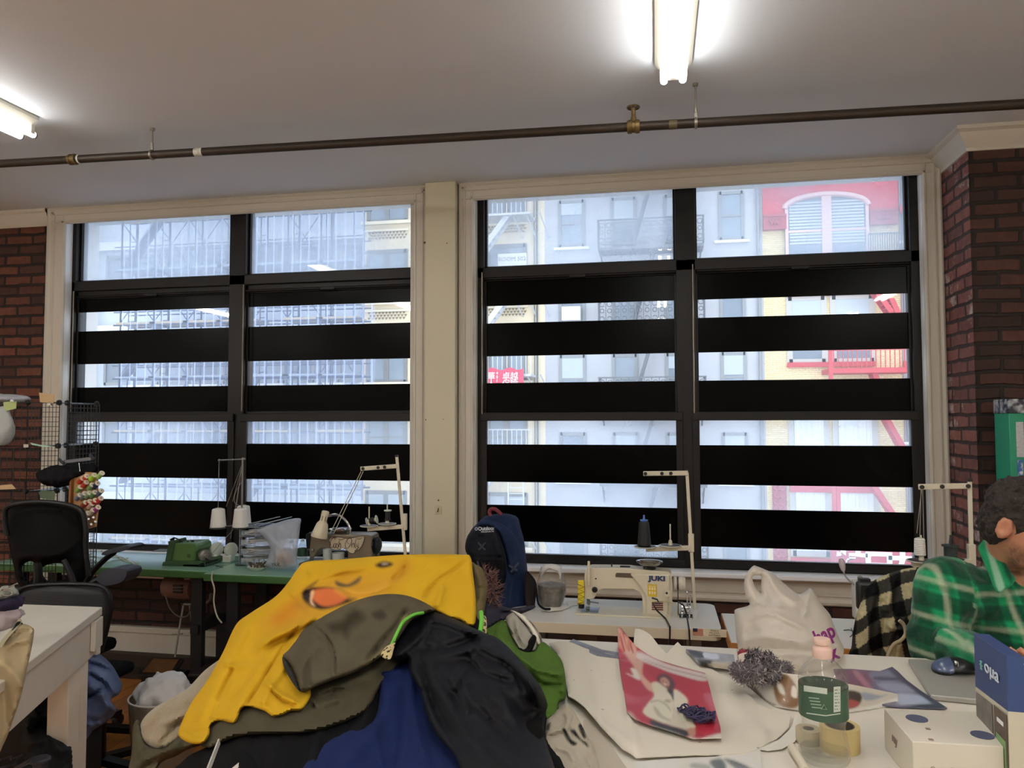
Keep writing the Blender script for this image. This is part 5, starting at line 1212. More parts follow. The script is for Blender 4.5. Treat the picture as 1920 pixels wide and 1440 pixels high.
def decal(txt,obj,px,py,size,ang,m,name,sx=1,bold=0,shear=0,parent=None,lift=.0025):
    """lettering laid onto the surface of obj, centred where the photograph shows it"""
    cu = bpy.data.curves.new('t','FONT'); cu.body = txt; cu.size = 1; cu.align_x = 'CENTER'; cu.align_y = 'CENTER'; cu.resolution_u = 3; cu.offset = bold
    t = bpy.data.objects.new('t',cu); C.objects.link(t); me = bpy.data.meshes.new_from_object(t.evaluated_get(bpy.context.evaluated_depsgraph_get())); bpy.data.objects.remove(t)
    b2 = bmesh.new(); b2.from_mesh(me); bmesh.ops.triangulate(b2,faces=b2.faces)
    for _ in range(3): bmesh.ops.subdivide_edges(b2,edges=[e for e in b2.edges if e.calc_length() > .09],cuts=1); bmesh.ops.triangulate(b2,faces=b2.faces)
    b2.to_mesh(me); b2.free()
    M = obj.matrix_world if not obj.parent else Matrix.Identity(4)
    bvh = BVHTree.FromPolygons([v.co for v in obj.data.vertices],[tuple(p.vertices) for p in obj.data.polygons])
    c,s = math.cos(math.radians(ang)),math.sin(math.radians(ang)); vs = []
    for v in me.vertices:
        x,y = v.co.x*size*sx+v.co.y*size*shear,-v.co.y*size; d = ray(px+x*c-y*s,py+x*s+y*c); h = bvh.ray_cast(CAM,d.normalized())
        p = h[0] if h[0] else CAM; vs.append(tuple(p-d.normalized()*lift) if h[0] else None)
    fs = [tuple(p.vertices) for p in me.polygons if all(vs[i] for i in p.vertices)]; vs = [v or (0,0,0) for v in vs]; us = sorted({i for f in fs for i in f}); ix = {i: k for k,i in enumerate(us)}
    o = MB().add([vs[i] for i in us],[tuple(ix[i] for i in f) for f in fs]).build(name,m,parent or obj,smooth=False); return o
# ================================================================ CUTTING TABLE AND THE CLOTHES HEAP
CT = 1.0
ct = thing('cutting_table',(.4,1.8,0),'large white cutting table in the foreground, under the heap of clothes and the papers','table')
M_ctop = mat('table_white','d6d0c2',.38,noise_amt=.03,noise_scale=6)
MB().box(-.85,.95,CT-.035,1.75,2.44,CT).build('table_top',M_ctop,ct,bevel=.004)
MB().box(-.77,1.05,CT-.12,1.67,2.36,CT-.035).build('apron',M_trim,ct,smooth=False)
for x in (-.77,1.62):
    for y in (1.03,2.32): MB().box(x-.03,y-.03,0,x+.04,y+.04,CT-.035).build('leg',M_trim,ct,bevel=.003)
def dp(off=0,extra=()):
    """common surface of the heap: depth grows towards its top"""
    base = [(300,1440,1.66),(300,1300,2.05),(450,1440,1.40),(450,1300,1.78),(450,1170,2.12),(650,1440,1.35),(650,1300,1.72),(650,1170,1.98),(650,1050,2.22),
            (850,1440,1.35),(850,1300,1.72),(850,1170,1.98),(850,1050,2.24),(1020,1440,1.36),(1020,1300,1.74),(1020,1180,2.10),(1100,1440,1.44)]
    return [(a,b,c-off) for a,b,c in base]+list(extra)
# hidden mass of the heap: folded dark garments under everything
o = cloth('folded_clothes',[(395,1470),(400,1395),(470,1330),(560,1250),(640,1150),(720,1090),(830,1075),(880,1100),(905,1170),(950,1230),(1000,1290),(1020,1380),(1035,1470)],
          dp(-.03),M_cloth('black_fleece','060607',.9),sp=9,fine=(.010,45,60,2.2),thick=.25,round_px=40,round_d=.06)
tag(o,'black garments bundled at the very bottom of the clothes heap','clothes')
M_blk = M_cloth('black_jersey','08080a',.85,noise_amt=.2,noise_scale=20)
o = cloth('black_hoodie',[(325,1475),(345,1425),(385,1402),(440,1378),(520,1372),(600,1350),(680,1300),(730,1225),(760,1215),(772,1260),(760,1320),(735,1372),(700,1392),(660,1410),(640,1470)],
          dp(-.03),M_blk,sp=7,folds=[([(700,1260),(690,1330),(660,1400)],10,.012),([(600,1360),(590,1440)],9,.01),([(520,1380),(510,1440)],9,.008),([(640,1330),(625,1430)],7,-.012)],
          fine=(.006,30,80,2.5),thick=.10,round_px=18,round_d=.04)
tag(o,'black hoodie hanging below the olive sweatshirt at the bottom of the heap','hoodie')
M_blue = M_cloth('royal_blue','121f48',.8,noise_amt=.15,noise_scale=14)
o = cloth('blue_jacket',[(585,1470),(600,1400),(655,1370),(700,1352),(712,1300),(704,1268),(712,1250),(762,1244),(800,1262),(850,1300),(890,1370),(905,1470)],
          dp(0.0),M_blue,sp=6,folds=[([(712,1262),(735,1262),(758,1258)],4,.010),([(770,1260),(775,1340),(800,1440)],8,.014),([(730,1290),(700,1370),(640,1440)],16,.016),([(756,1300),(752,1400),(740,1450)],7,-.010),([(700,1360),(715,1440)],8,.01)],
          fine=(.006,34,75,2.4),thick=.12,round_px=14,round_d=.03)
tag(o,'royal blue jacket under the navy one, low in the heap','jacket')
# tan fleece at the left, with its olive lining fold
M_fl = M_cloth('tan_fleece','8f8268',.95,noise_amt=.18,noise_scale=60,bump=.9,bs=180,sheen=.3)
fl_ = cloth('fleece_jacket',[(600,1150),(556,1163),(505,1180),(465,1203),(425,1228),(385,1256),(352,1290),(318,1310),(286,1330),(266,1352),(262,1376),(272,1394),(300,1404),(330,1392),(370,1352),(420,1300),(500,1245),(600,1200)],
           [(600,1160,2.12),(505,1180,2.10),(425,1228,2.06),(352,1290,2.02),(266,1370,1.98),(300,1404,1.90),(420,1310,1.96),(560,1220,2.04)],M_fl,sp=5,
           folds=[([(330,1330),(380,1300),(450,1240)],12,.012),([(300,1360),(335,1345),(360,1330)],7,.014),([(346,1345),(322,1372),(300,1398)],6,-.014)],fine=(.005,22,-40,2),thick=.09,round_px=16,round_d=.04)
tag(fl_,'tan fleece jacket trailing off the left side of the heap over the waste bin','jacket')
M_ol2 = M_cloth('olive_lining','4a4636',.9,noise_amt=.2,noise_scale=30)
o = cloth('olive_scarf',[(250,1360),(262,1352),(276,1395),(310,1402),(335,1380),(380,1372),(420,1372),(400,1392),(360,1402),(330,1418),(300,1432),(285,1470),(240,1470),(247,1410)],
          [(250,1360,2.02),(247,1440,1.92),(300,1440,1.86),(335,1380,1.90),(420,1372,1.84),(285,1470,1.84)],M_ol2,sp=5,paint=None,
          folds=[([(255,1440),(290,1415),(340,1395)],7,.016),([(262,1400),(270,1430)],6,.012),([(300,1430),(340,1412),(390,1392)],5,-.010)],fine=(.005,20,-30,2),thick=.08,round_px=10,round_d=.03)
tag(o,'olive cloth fold hanging at the bottom left corner of the heap','cloth')
# olive sweatshirt body below the yellow shirt
M_olive = M_cloth('olive_jersey','625a45',.9,attr='Col',bs=500)
o = cloth('olive_sweatshirt',[(366,1392),(372,1372),(400,1335),(450,1300),(520,1270),(620,1250),(680,1245),(735,1215),(762,1180),(770,1200),(752,1240),(730,1268),(708,1296),(690,1330),(655,1350),(610,1366),(560,1375),(500,1376),(450,1380),(415,1392),(392,1402)],
          dp(.015),M_olive,sp=5,paint=painter('464132',var=.12,wl=30),folds=[([(590,1300),(620,1290),(652,1288)],5,.012),([(575,1315),(600,1330),(640,1320)],6,-.012),([(600,1300),(660,1275),(700,1262)],7,.012),([(585,1312),(596,1326),(608,1336)],3,.009)],
          fine=(.004,26,-25,2.2),thick=.06,round_px=10,round_d=.03)
tag(o,'olive sweatshirt body peeking out below the hem of the yellow shirt','sweatshirt')
# the yellow T-shirt
yel = [(576,1053),(647,1048),(736,1041),(807,1039),(866,1040),(882,1044),(887,1077),(892,1123),(891,1168),(877,1172),(863,1163),(842,1158),(817,1146),(780,1135),(720,1150),(640,1190),(590,1230),(575,1262),(583,1300),
       (574,1321),(562,1332),(545,1333),(530,1340),(512,1343),(495,1333),(467,1325),(452,1330),(440,1355),(412,1351),(395,1360),(392,1378),(381,1393),(357,1394),(336,1381),(337,1364),(357,1321),(389,1275),(417,1225),(442,1172),(467,1151),(516,1119),(541,1091),(557,1068)]
T = lambda a: [(240+x/2.8235,1020+y/2.8235) for x,y in a]
ypatch = [
 (T([(700,420),(850,300),(960,230),(1150,150),(1350,160),(1460,90),(1480,150),(1380,250),(1250,300),(1050,370),(900,430),(760,460)]),'c08d28',15),
 (T([(760,400),(840,330),(900,300),(890,350),(820,420)]),'b97a1c',11),
 (T([(1450,100),(1485,95),(1470,150),(1420,190)]),'b4831f',6),
 (T([(920,270),(940,235),(1000,228),(1120,235),(1180,265),(1215,285),(1170,310),(1050,345),(990,340),(940,315)]),'2e2722',3),
 (T([(980,245),(1080,235),(1140,262),(1160,285),(1110,318),(1040,330),(990,305),(972,275)]),'c4683a',3),
 (T([(970,250),(985,255),(975,300),(990,330),(965,310)]),'d8b08a',2),
 (T([(1100,195),(1130,205),(1170,210),(1230,172),(1225,200),(1180,225),(1130,230),(1100,215)]),'584a36',3),
 (T([(1312,108),(1350,92),(1395,98),(1398,115),(1350,127),(1318,120)]),'3a2a1e',3),
 (T([(1345,100),(1372,98),(1375,108),(1350,112)]),'9a8a78',2),
 (T([(1100,240),(1200,250),(1300,235),(1370,210),(1340,255),(1250,280),(1180,285)]),'cf9a34',7),
 (T([(945,228),(1005,190),(1000,205),(960,240)]),'7a5a24',2),
 (T([(900,310),(950,330),(930,345),(890,330)]),'a8782a',10)]
yf = [([(880,1046),(850,1070),(820,1090),(800,1112),(795,1125)],4,-.012),([(831,1098),(826,1120),(818,1140)],6,.014),([(760,1060),(752,1075),(735,1088)],5,-.012),
      ([(595,1150),(560,1175),(510,1195),(480,1220)],8,.020),([(600,1165),(550,1190),(500,1215)],6,-.014),([(572,1165),(540,1200),(490,1280),(462,1322)],3.5,-.012),([(650,1130),(600,1160),(560,1200),(520,1250)],8,.010),
      ([(470,1160),(440,1220),(400,1290),(370,1360)],12,.018),([(500,1230),(470,1280),(440,1340)],9,.014),([(440,1250),(415,1300),(392,1350)],5,-.012),([(540,1240),(505,1290),(490,1325)],8,.014),
      ([(420,1240),(440,1250),(470,1245)],6,.010),([(362,1372),(390,1370)],4,-.006),([(345,1372),(372,1385),(390,1368)],2.2,-.004),([(398,1350),(438,1340)],2.2,-.004),([(455,1318),(492,1320),(520,1330)],2.2,-.004),
      ([(580,1070),(560,1100),(545,1120)],10,.012),([(620,1075),(670,1062),(730,1056)],8,.008),([(560,1120),(620,1085),(690,1075)],5,-.007),([(498,1276),(520,1300),(560,1320)],5,.014),([(505,1290),(530,1315),(556,1325)],3,-.010),([(410,1310),(400,1330),(398,1350)],5,.012),
      ([(640,1105),(690,1112),(745,1092)],5,.008),([(568,1110),(590,1100),(620,1092)],4,.008)]
M_yel = M_cloth('yellow_cotton','d9a81e',.85,attr='Col',bs=450,bump=.25)
ysh = cloth('t_shirt',yel,dp(.05,[(570,1055,2.16),(882,1044,2.22)]),M_yel,sp=3.2,paint=painter('c39a20',ypatch,var=.05,wl=60),folds=yf,fine=(.0035,32,-30,2.6),fine2=(.0010,9,-20,2),thick=.03,round_px=7,round_d=.022)
tag(ysh,'bright yellow T-shirt with a printed furry animal face, spread over the top of the heap','t-shirt')
# back slope of the heap so the shirt has something to lie on
o = cloth('folded_sweaters',[(585,1062),(700,1052),(800,1048),(875,1050),(884,1100),(884,1160),(820,1150),(700,1150),(560,1200),(480,1260),(440,1260),(500,1140),(550,1090)],
          dp(.0,[(570,1060,2.22)]),M_cloth('grey_knit','4a463e',.9),sp=10,thick=.30,round_px=14,round_d=.06); tag(o,'grey sweaters folded beneath the yellow shirt','sweater')
# olive sleeve lying over the shirt
M_olv = M_cloth('olive_camo','625a45',.92,attr='Col',bs=500)
sl = [(530,1231),(541,1218),(559,1194),(576,1173),(612,1151),(665,1127),(711,1115),(754,1115),(789,1126),(815,1143),(800,1150),(771,1164),(752,1190),(731,1218),(697,1243),(658,1264),(630,1273),(594,1287),(566,1298),(557,1275),(543,1247)]
spatch = [(T([(1060,430),(1140,400),(1190,330),(1230,360),(1250,400),(1180,440),(1160,500),(1130,470),(1080,465)]),'332e22',8),(T([(1290,370),(1340,350),(1370,385),(1330,405)]),'38332a',4),
          (T([(1450,390),(1480,385),(1470,425),(1450,420)]),'8a7f55',6),(T([(1260,640),(1330,590),(1350,570),(1340,620),(1290,650)]),'857a55',8),(T([(1100,320),(1200,290),(1260,300),(1180,340)]),'5d563f',12)]
slv = cloth('sweatshirt_sleeve',sl,dp(.11),M_olv,sp=4.2,paint=painter('50493a',spatch,var=.10,wl=24),
            folds=[([(574,1176),(600,1190),(618,1225),(625,1272)],3,.007),([(582,1172),(608,1186),(626,1220),(633,1270)],2,-.008),([(640,1150),(690,1135),(750,1130)],14,.012),([(600,1210),(570,1250),(562,1290)],9,.012),([(585,1230),(575,1260),(580,1290)],5,-.010),([(765,1140),(745,1170),(712,1210),(690,1240)],6,-.016),
                   ([(780,1135),(760,1165),(735,1200)],6,.010),([(545,1235),(560,1265),(568,1295)],4,.006)],fine=(.004,30,-35,2.4),thick=.07,round_px=14,round_d=.045)
tag(slv,'olive camouflage sweatshirt with its cuffed sleeve lying across the yellow shirt','sweatshirt')
ins = cloth('cuff_opening',[(530,1232),(541,1245),(556,1274),(565,1296),(557,1292),(541,1268),(531,1246)],dp(.10),mat('cuff_shade','16130e',.9),sp=4,thick=.02,round_px=3,round_d=.01,parent=slv)  # dark sheet painted for the shade inside the cuff
# bright green piping with an animal-print ribbon
gp = thing('lanyard',tuple(atY(740,1190,1.88)),'bright green corded strap with an animal-print tag between the olive sleeve and the navy jacket','strap')
pts = [Vector(tuple(Cn+d*(y/d[1]))) for d,y in zip(rays(np.array(spline([(793,1149),(775,1153),(756,1166),(746,1184),(737,1203),(727,1222)],6))),np.linspace(1.90,1.76,31))]
MB().tube(pts,.0042,8).build('cord',mat('neon_green','5fae35',.5),gp)
def leopard(n,a,b,sc):
    m = mat(n,a,.8); nt = m.node_tree; b_ = nt.nodes['Principled BSDF']; tc = nd(nt,'ShaderNodeTexCoord'); v = nd(nt,'ShaderNodeTexVoronoi'); v.inputs['Scale'].default_value = sc; nt.links.new(tc.outputs['Object'],v.inputs['Vector'])
    r = nd(nt,'ShaderNodeMapRange'); r.inputs[1].default_value = .35; r.inputs[2].default_value = .42; nt.links.new(v.outputs['Distance'],r.inputs[0]); mx = nd(nt,'ShaderNodeMix',data_type='RGBA'); mx.inputs[6].default_value = lin(b); mx.inputs[7].default_value = lin(a); nt.links.new(r.outputs[0],mx.inputs[0]); nt.links.new(mx.outputs[2],b_.inputs['Base Color']); return m
M_leo = leopard('leopard_ribbon','b9a878','2a2318',90)
cloth('print_ribbon',[(738,1205),(742,1200),(738,1218),(731,1236),(714,1229),(722,1214),(732,1208)],dp(.135),M_leo,sp=4,thick=.006,round_px=3,round_d=.004,parent=gp)
pts = [Vector(tuple(Cn+d*(y/d[1]))) for d,y in zip(rays(np.array(spline([(902,1148),(903,1165),(900,1185)],6))),np.linspace(2.0,1.94,13))]
MB().tube(pts,.006,8).build('cord',mat('neon_green'),gp)
cloth('print_ribbon',[(906,1156),(912,1160),(912,1188),(905,1186)],[(906,1156,2.02),(912,1188,1.97),(905,1186,1.96)],M_leo,sp=4,thick=.006,round_px=2,round_d=.003,parent=gp)
# navy jacket
M_navy = mat('navy_nylon','08080f',.6,spec=.2,noise_amt=.12,noise_scale=20,bump=.12,bump_scale=120)
N_ = lambda a: [(600+x/3,1020+y/3) for x,y in a]
nv = N_([(640,375),(560,388),(490,430),(440,530),(405,630),(470,660),(492,650),(505,720),(560,820),(600,960),(650,1070),(760,1200),(800,1290),(830,1360),(1340,1360),(1320,1260),(1272,1100),(1284,980),(1280,900),(1240,800),(1180,720),(1080,600),(1000,530),(940,505),(860,470),(780,430),(710,400)])
nf = [(N_([(590,430),(700,440),(800,480),(920,510)]),6,.014),(N_([(600,450),(560,520),(470,600),(420,630)]),7,.016),(N_([(900,520),(800,560),(700,590),(560,590)]),8,-.018),(N_([(640,600),(760,610),(880,580)]),9,.018),
      (N_([(880,570),(960,600),(1080,680),(1180,780),(1230,900)]),9,.020),(N_([(620,620),(640,760),(720,900),(800,1050),(900,1200)]),11,.020),(N_([(560,640),(590,780),(660,950),(760,1120)]),6,-.016),(N_([(820,690),(770,760),(740,830)]),10,.016),
      (N_([(830,640),(900,720),(1000,760),(1100,780)]),7,-.014),(N_([(960,800),(1040,900),(1120,1020),(1180,1140)]),12,.018),(N_([(1130,980),(1190,960),(1230,930)]),6,.016),(N_([(870,900),(960,1000),(1060,1120),(1150,1240)]),8,-.014),(N_([(1200,900),(1230,1000),(1250,1100)]),7,-.016),
      (N_([(700,700),(800,860),(830,960)]),7,.012),(N_([(1000,640),(1090,720),(1150,820)]),6,-.014),(N_([(900,1060),(1000,1180),(1080,1260)]),9,.014)]
nj = cloth('navy_jacket',nv,dp(.10,[(787,1150,1.95),(1025,1330,1.72)]),M_navy,sp=4.6,folds=nf,fine=(.006,40,35,2.0),fine2=(.0022,14,50,2.4),thick=.09,round_px=12,round_d=.05)
tag(nj,'dark navy nylon jacket crumpled over the right half of the heap','jacket')
# right side of the heap
o = cloth('green_sweatshirt',[(905,1185),(922,1174),(940,1163),(952,1168),(958,1188),(972,1215),(1000,1222),(1008,1206),(1020,1204),(1040,1222),(1054,1240),(1060,1270),(1061,1308),(1048,1318),(1048,1338),(1035,1347),(1020,1346),(1005,1300),(960,1240),(920,1200)],
          [(905,1185,2.02),(952,1168,2.10),(1020,1204,2.04),(1060,1270,1.90),(1061,1308,1.82),(1020,1346,1.70),(960,1240,1.90)],M_cloth('leaf_green','455f25',.9,noise_amt=.14,noise_scale=25),sp=4.5,
          folds=[([(968,1225),(1000,1250),(1035,1262),(1060,1266)],7,.020),([(985,1262),(1020,1285),(1060,1287)],6,-.022),([(1020,1292),(1045,1290),(1060,1300)],5,.014),([(930,1180),(950,1210),(980,1240)],8,.014),([(955,1175),(962,1200),(985,1225)],4,-.014)],fine=(.004,22,30,2),thick=.08,round_px=8,round_d=.035)
tag(o,'leaf green sweatshirt pushed up against the patterned cloth at the right of the heap','sweatshirt')
o = cloth('grey_lining',[(948,1162),(955,1152),(965,1150),(985,1172),(1002,1196),(1008,1208),(1000,1222),(972,1218),(958,1190)],[(955,1152,2.13),(1008,1208,2.04),(958,1190,2.06),(985,1172,2.10)],M_cloth('pale_grey_jersey','8f8b80',.9),sp=4,
          folds=[([(968,1170),(975,1195),(990,1212)],5,.010),([(962,1165),(966,1188),(974,1206)],3,-.009)],fine=(.002,14,60,2),thick=.04,round_px=5,round_d=.02); tag(o,'pale grey jersey bunched between the green and the striped garment','clothes')
o = cloth('striped_jacket',[(957,1146),(966,1146),(990,1160),(1010,1185),(1018,1205),(1016,1214),(1006,1206),(992,1180),(972,1162)],[(957,1146,2.16),(1018,1205,2.05),(990,1160,2.13),(992,1180,2.09)],M_cloth('striped','d6d0c2',.8,attr='Col'),sp=2.6,
          paint=painter('cfc8b8',[([(957,1148),(962,1146),(988,1170),(1002,1195),(1000,1200),(985,1182),(970,1163)],'121113',1.5),([(985,1157),(1000,1168),(1014,1192),(1018,1210),(1014,1208),(1008,1188),(996,1170)],'15161a',1.5)]),fine=(.0015,12,40,2),thick=.03,round_px=4,round_d=.012)
tag(o,'white jacket edge with black stripes standing up beside the sewing table','jacket')
o = cloth('black_cuff',[(1000,1190),(1006,1196),(1002,1210),(996,1222),(985,1232),(970,1224),(962,1215),(972,1214),(985,1215),(992,1200)],[(1000,1190,2.05),(1006,1196,2.04),(985,1232,1.98),(962,1215,2.01)],M_blk,sp=3.5,fine=(.002,10,40,2),thick=.03,round_px=4,round_d=.014); tag(o,'black knitted cuff lying on the green sweatshirt','cuff')
o = cloth('olive_hood',[(884,1058),(893,1059),(904,1066),(911,1082),(914,1104),(911,1130),(906,1160),(900,1186),(890,1180),(886,1120)],[(884,1058,2.24),(911,1082,2.25),(914,1104,2.22),(900,1186,2.06),(886,1120,2.16)],M_cloth('khaki_jersey','62573c',.9,noise_amt=.08,noise_scale=20),sp=4,
          folds=[([(892,1106),(903,1101),(913,1106)],2.2,-.008),([(894,1070),(900,1090),(902,1130)],6,.012)],fine=(.002,20,80,2),thick=.10,round_px=9,round_d=.045); tag(o,'khaki sweatshirt shoulder sticking out behind the right edge of the yellow shirt','sweatshirt')
fur = cloth('parka_hood',[(905,1075),(918,1085),(926,1100),(930,1118),(934,1132),(960,1140),(1000,1135),(1001,1141),(975,1152),(948,1162),(925,1172),(912,1180),(905,1150),(908,1110)],[(905,1075,2.36),(934,1132,2.34),(1000,1137,2.38),(912,1180,2.16),(948,1162,2.22)],M_cloth('plum_grey','302d38',.8,noise_amt=.15,noise_scale=30),sp=4.5,
            folds=[([(935,1140),(960,1145),(985,1142)],4,.012),([(915,1150),(940,1150),(965,1152)],4,-.010)],fine=(.004,16,10,2),thick=.08,round_px=6,round_d=.03)
tag(fur,'plum grey parka with a brown fur hood trim between the heap and the backpack','parka')
def tuft(name,centers,n,L,r,m,parent,curl=.6,seed=1,spread=.02):
    rr = random.Random(seed); b = MB()
    for c,R in centers:
        for i in range(n):
            d = Vector((rr.gauss(0,1),rr.gauss(0,1),rr.gauss(0,1))).normalized(); p = Vector(c)+d*R*rr.uniform(.4,1); pts = [p]
            v = (d+Vector((rr.uniform(-1,1),rr.uniform(-1,1),rr.uniform(-1,1)))*curl).normalized()
            for k in range(4): v = (v+Vector((rr.uniform(-1,1),rr.uniform(-1,1),rr.uniform(-1,1)))*curl).normalized(); p = p+v*L/4; pts.append(p)
            b.tube(pts,[r,r*.9,r*.7,r*.45,r*.1],4,cap=False)
    return b.build(name,m,parent)
tuft('fur_trim',[(atY(x,y,2.33),.022) for x,y in ((912,1082),(918,1092),(921,1104),(922,1118),(921,1132),(917,1146))],45,.035,.0016,mat('brown_fur','6b4a44',.8,noise_amt=.3,noise_scale=40),fur)
# pale ribbed sweatshirt at the bottom right of the heap
o = cloth('ribbed_sweatshirt',[(1024,1352),(1034,1340),(1046,1330),(1063,1320),(1076,1332),(1092,1362),(1103,1384),(1114,1400),(1122,1470),(1032,1470),(1022,1400)],
          [(1024,1352,1.68),(1063,1320,1.76),(1114,1400,1.55),(1122,1470,1.38),(1032,1470,1.36)],M_cloth('oat_jersey','b5ad9c',.9,attr='Col'),sp=3.4,
          paint=painter('a39b8a',[([(1054,1367),(1060,1366),(1070,1385),(1082,1394),(1074,1398),(1062,1386)],'1c1a1a',1.5),([(1070,1372),(1077,1368),(1090,1386),(1100,1392),(1104,1402),(1092,1392)],'1c1a1a',1.5),([(1084,1362),(1092,1358),(1099,1380),(1094,1384)],'2a2626',1.5),([(1024,1360),(1032,1355),(1030,1368),(1024,1370)],'2a2420',2)],var=.06,wl=20),
          folds=[([(1030,1372),(1050,1368),(1064,1352),(1060,1335)],3,.010),([(1024,1380),(1050,1378),(1070,1366)],3,-.010),([(1040,1400),(1065,1408),(1078,1430)],6,.012),([(1080,1340),(1072,1360),(1078,1380)],4,.008),([(1100,1410),(1108,1440)],4,.008)],fine=(.003,16,20,2),thick=.07,round_px=7,round_d=.03)
tag(o,'oat-coloured ribbed sweatshirt with black marks at the bottom right of the heap','sweatshirt')
o = MB(); a,b = [Vector(tuple(Cn+d*(y/d[1]))) for d,y in zip(rays(np.array([(411,1390),(384,1460)])),(1.50,1.30))]; o.beam(a,b,.011,.003,up=(0,-1,0)); o = o.build('white_strap',mat('strap_white','b9b4ab',.7)); tag(o,'flat white strap hanging out of the heap at the bottom left','strap')
# ================================================================ ON THE CUTTING TABLE
def Zc(px,py,z=CT): return atZ(px,py,z)
# patterned interfacing with the transfer print on it
def dots_mat():
    m = mat('dotted_cloth','cfc8b8',.85); nt = m.node_tree; b_ = nt.nodes['Principled BSDF']; g = nd(nt,'ShaderNodeNewGeometry'); mp = nd(nt,'ShaderNodeMapping'); mp.inputs['Scale'].default_value = (17,17,0); mp.inputs['Rotation'].default_value = (0,0,.5)
    nt.links.new(g.outputs['Position'],mp.inputs[0]); v = nd(nt,'ShaderNodeTexVoronoi'); v.inputs['Scale'].default_value = 1; v.inputs['Randomness'].default_value = .35; nt.links.new(mp.outputs[0],v.inputs['Vector'])
    r = nd(nt,'ShaderNodeMapRange'); r.inputs[1].default_value = .045; r.inputs[2].default_value = .07; nt.links.new(v.outputs['Distance'],r.inputs[0]); mx = nd(nt,'ShaderNodeMix',data_type='RGBA'); mx.inputs[6].default_value = lin('9a8f92'); mx.inputs[7].default_value = lin('cdc6b6'); nt.links.new(r.outputs[0],mx.inputs[0]); nt.links.new(mx.outputs[2],b_.inputs['Base Color']); return m
M_dots = dots_mat(); M_paper = mat('white_paper','d8d4c8',.7)
sheet = [(1030,1208),(1047,1208),(1075,1214),(1112,1222),(1157,1232),(1188,1222),(1191,1199),(1220,1210),(1250,1229),(1271,1211),(1300,1234),(1320,1247),(1340,1259),(1391,1290),(1422,1321),(1450,1334),(1482,1345),(1479,1366),(1456,1387),(1417,1407),(1391,1414),(1286,1418),(1193,1424),(1167,1410),(1130,1376),(1086,1329),(1066,1316),(1057,1272),(1044,1228)]
hm = lambda P: .035*np.exp(-((P[:,0]-1200)/60)**2-((P[:,1]-1205)/18)**2)+.012*np.exp(-((P[:,0]-1070)/25)**2)
o = cloth('dotted_fabric',sheet,None,M_dots,sp=7,smooth=False,z=CT+.005,thick=.002,round_px=3,round_d=.001,fine=(.003,50,20,2),lift=hm,
          folds=[([(1085,1330),(1140,1375),(1200,1420)],12,.010),([(1175,1290),(1180,1350),(1195,1410)],6,.007),([(1100,1230),(1120,1300),(1130,1370)],14,.006),([(1350,1300),(1400,1350),(1440,1390)],14,.006)])
tag(o,'cream fabric sheet with tiny dots spread under the red print','fabric')
# the print: a generic singer in a cream jacket, arm raised, on red
pq = [(1157,1202),(1163,1204),(1193,1222),(1235,1238),(1280,1252),(1322,1263),(1327,1277),(1338,1320),(1351,1366),(1353,1385),(1300,1387),(1262,1374),(1221,1362),(1190,1350),(1176,1337),(1170,1300),(1162,1250)]
Q = lambda a: [(1000+x/3.84,1160+y/3.84) for x,y in a]
pp = [(Q([(740,262),(830,275),(1000,340),(1240,405),(1252,450),(1180,450),(1000,395),(850,335),(745,295)]),'cfc2ba',2),(Q([(800,300),(1000,365),(1245,430),(1245,437),(1000,375)]),'a5847c',1.5),
      (Q([(600,160),(640,190),(700,215),(740,240),(745,300),(790,310),(785,400),(850,470),(900,500),(880,530),(830,520),(770,440),(730,380),(725,350),(680,290),(640,250),(612,230)]),'c99c86',2),
      (Q([(615,200),(630,205),(660,250),(650,255)]),'a2323c',1),(Q([(640,190),(650,200),(690,250),(680,250)]),'a2323c',1),(Q([(680,215),(700,225),(720,260),(712,262)]),'a2323c',1),
      (Q([(670,395),(720,410),(700,360),(740,370),(770,430),(750,440)]),'d9cfc0',2),
      (Q([(850,470),(900,460),(960,500),(1000,560),(1010,700),(960,765),(860,730),(790,680),(830,610),(870,560)]),'d0c8ae',2),(Q([(1010,520),(1060,540),(1110,590),(1110,650),(1150,750),(1165,790),(1110,800),(1060,720),(1010,640)]),'d2cab2',2),
      (Q([(1000,640),(1060,700),(1115,810),(1060,800),(960,765),(1010,705)]),'c2bba4',2),
      (Q([(960,515),(1005,515),(1010,600),(990,560)]),'3a2d2a',1.5),(Q([(850,735),(960,770),(1115,815),(1120,845),(1070,862),(950,830),(850,775)]),'2c2a30',3),
      (Q([(1112,800),(1160,795),(1165,845),(1130,855)]),'b5836f',2),
      (Q([(890,430),(910,405),(950,398),(990,425),(1020,470),(1015,505),(990,520),(950,495),(905,460)]),'4c3230',3),(Q([(915,435),(945,425),(975,450),(980,485),(955,490),(920,465)]),'b78573',2),(Q([(925,448),(937,444),(935,452)]),'2a1a18',1),(Q([(950,455),(962,458),(955,464)]),'2a1a18',1),(Q([(935,472),(958,474),(948,481)]),'e0d0c4',1),
      (Q([(950,590),(985,590),(985,610),(950,605)]),'9a9168',2),(Q([(865,650),(880,640),(930,700),(990,735),(960,740),(900,710)]),'a79f84',2),(Q([(845,600),(900,590),(960,620),(990,660),(985,670),(950,630),(900,602),(850,612)]),'a79f84',1.5),
      (Q([(680,690),(760,760),(850,790),(1050,850),(1060,900),(650,900)]),'cfc8b8',6),(Q([(1120,855),(1200,872),(1360,830),(1360,900),(1120,900)]),'cfc8b8',3)]
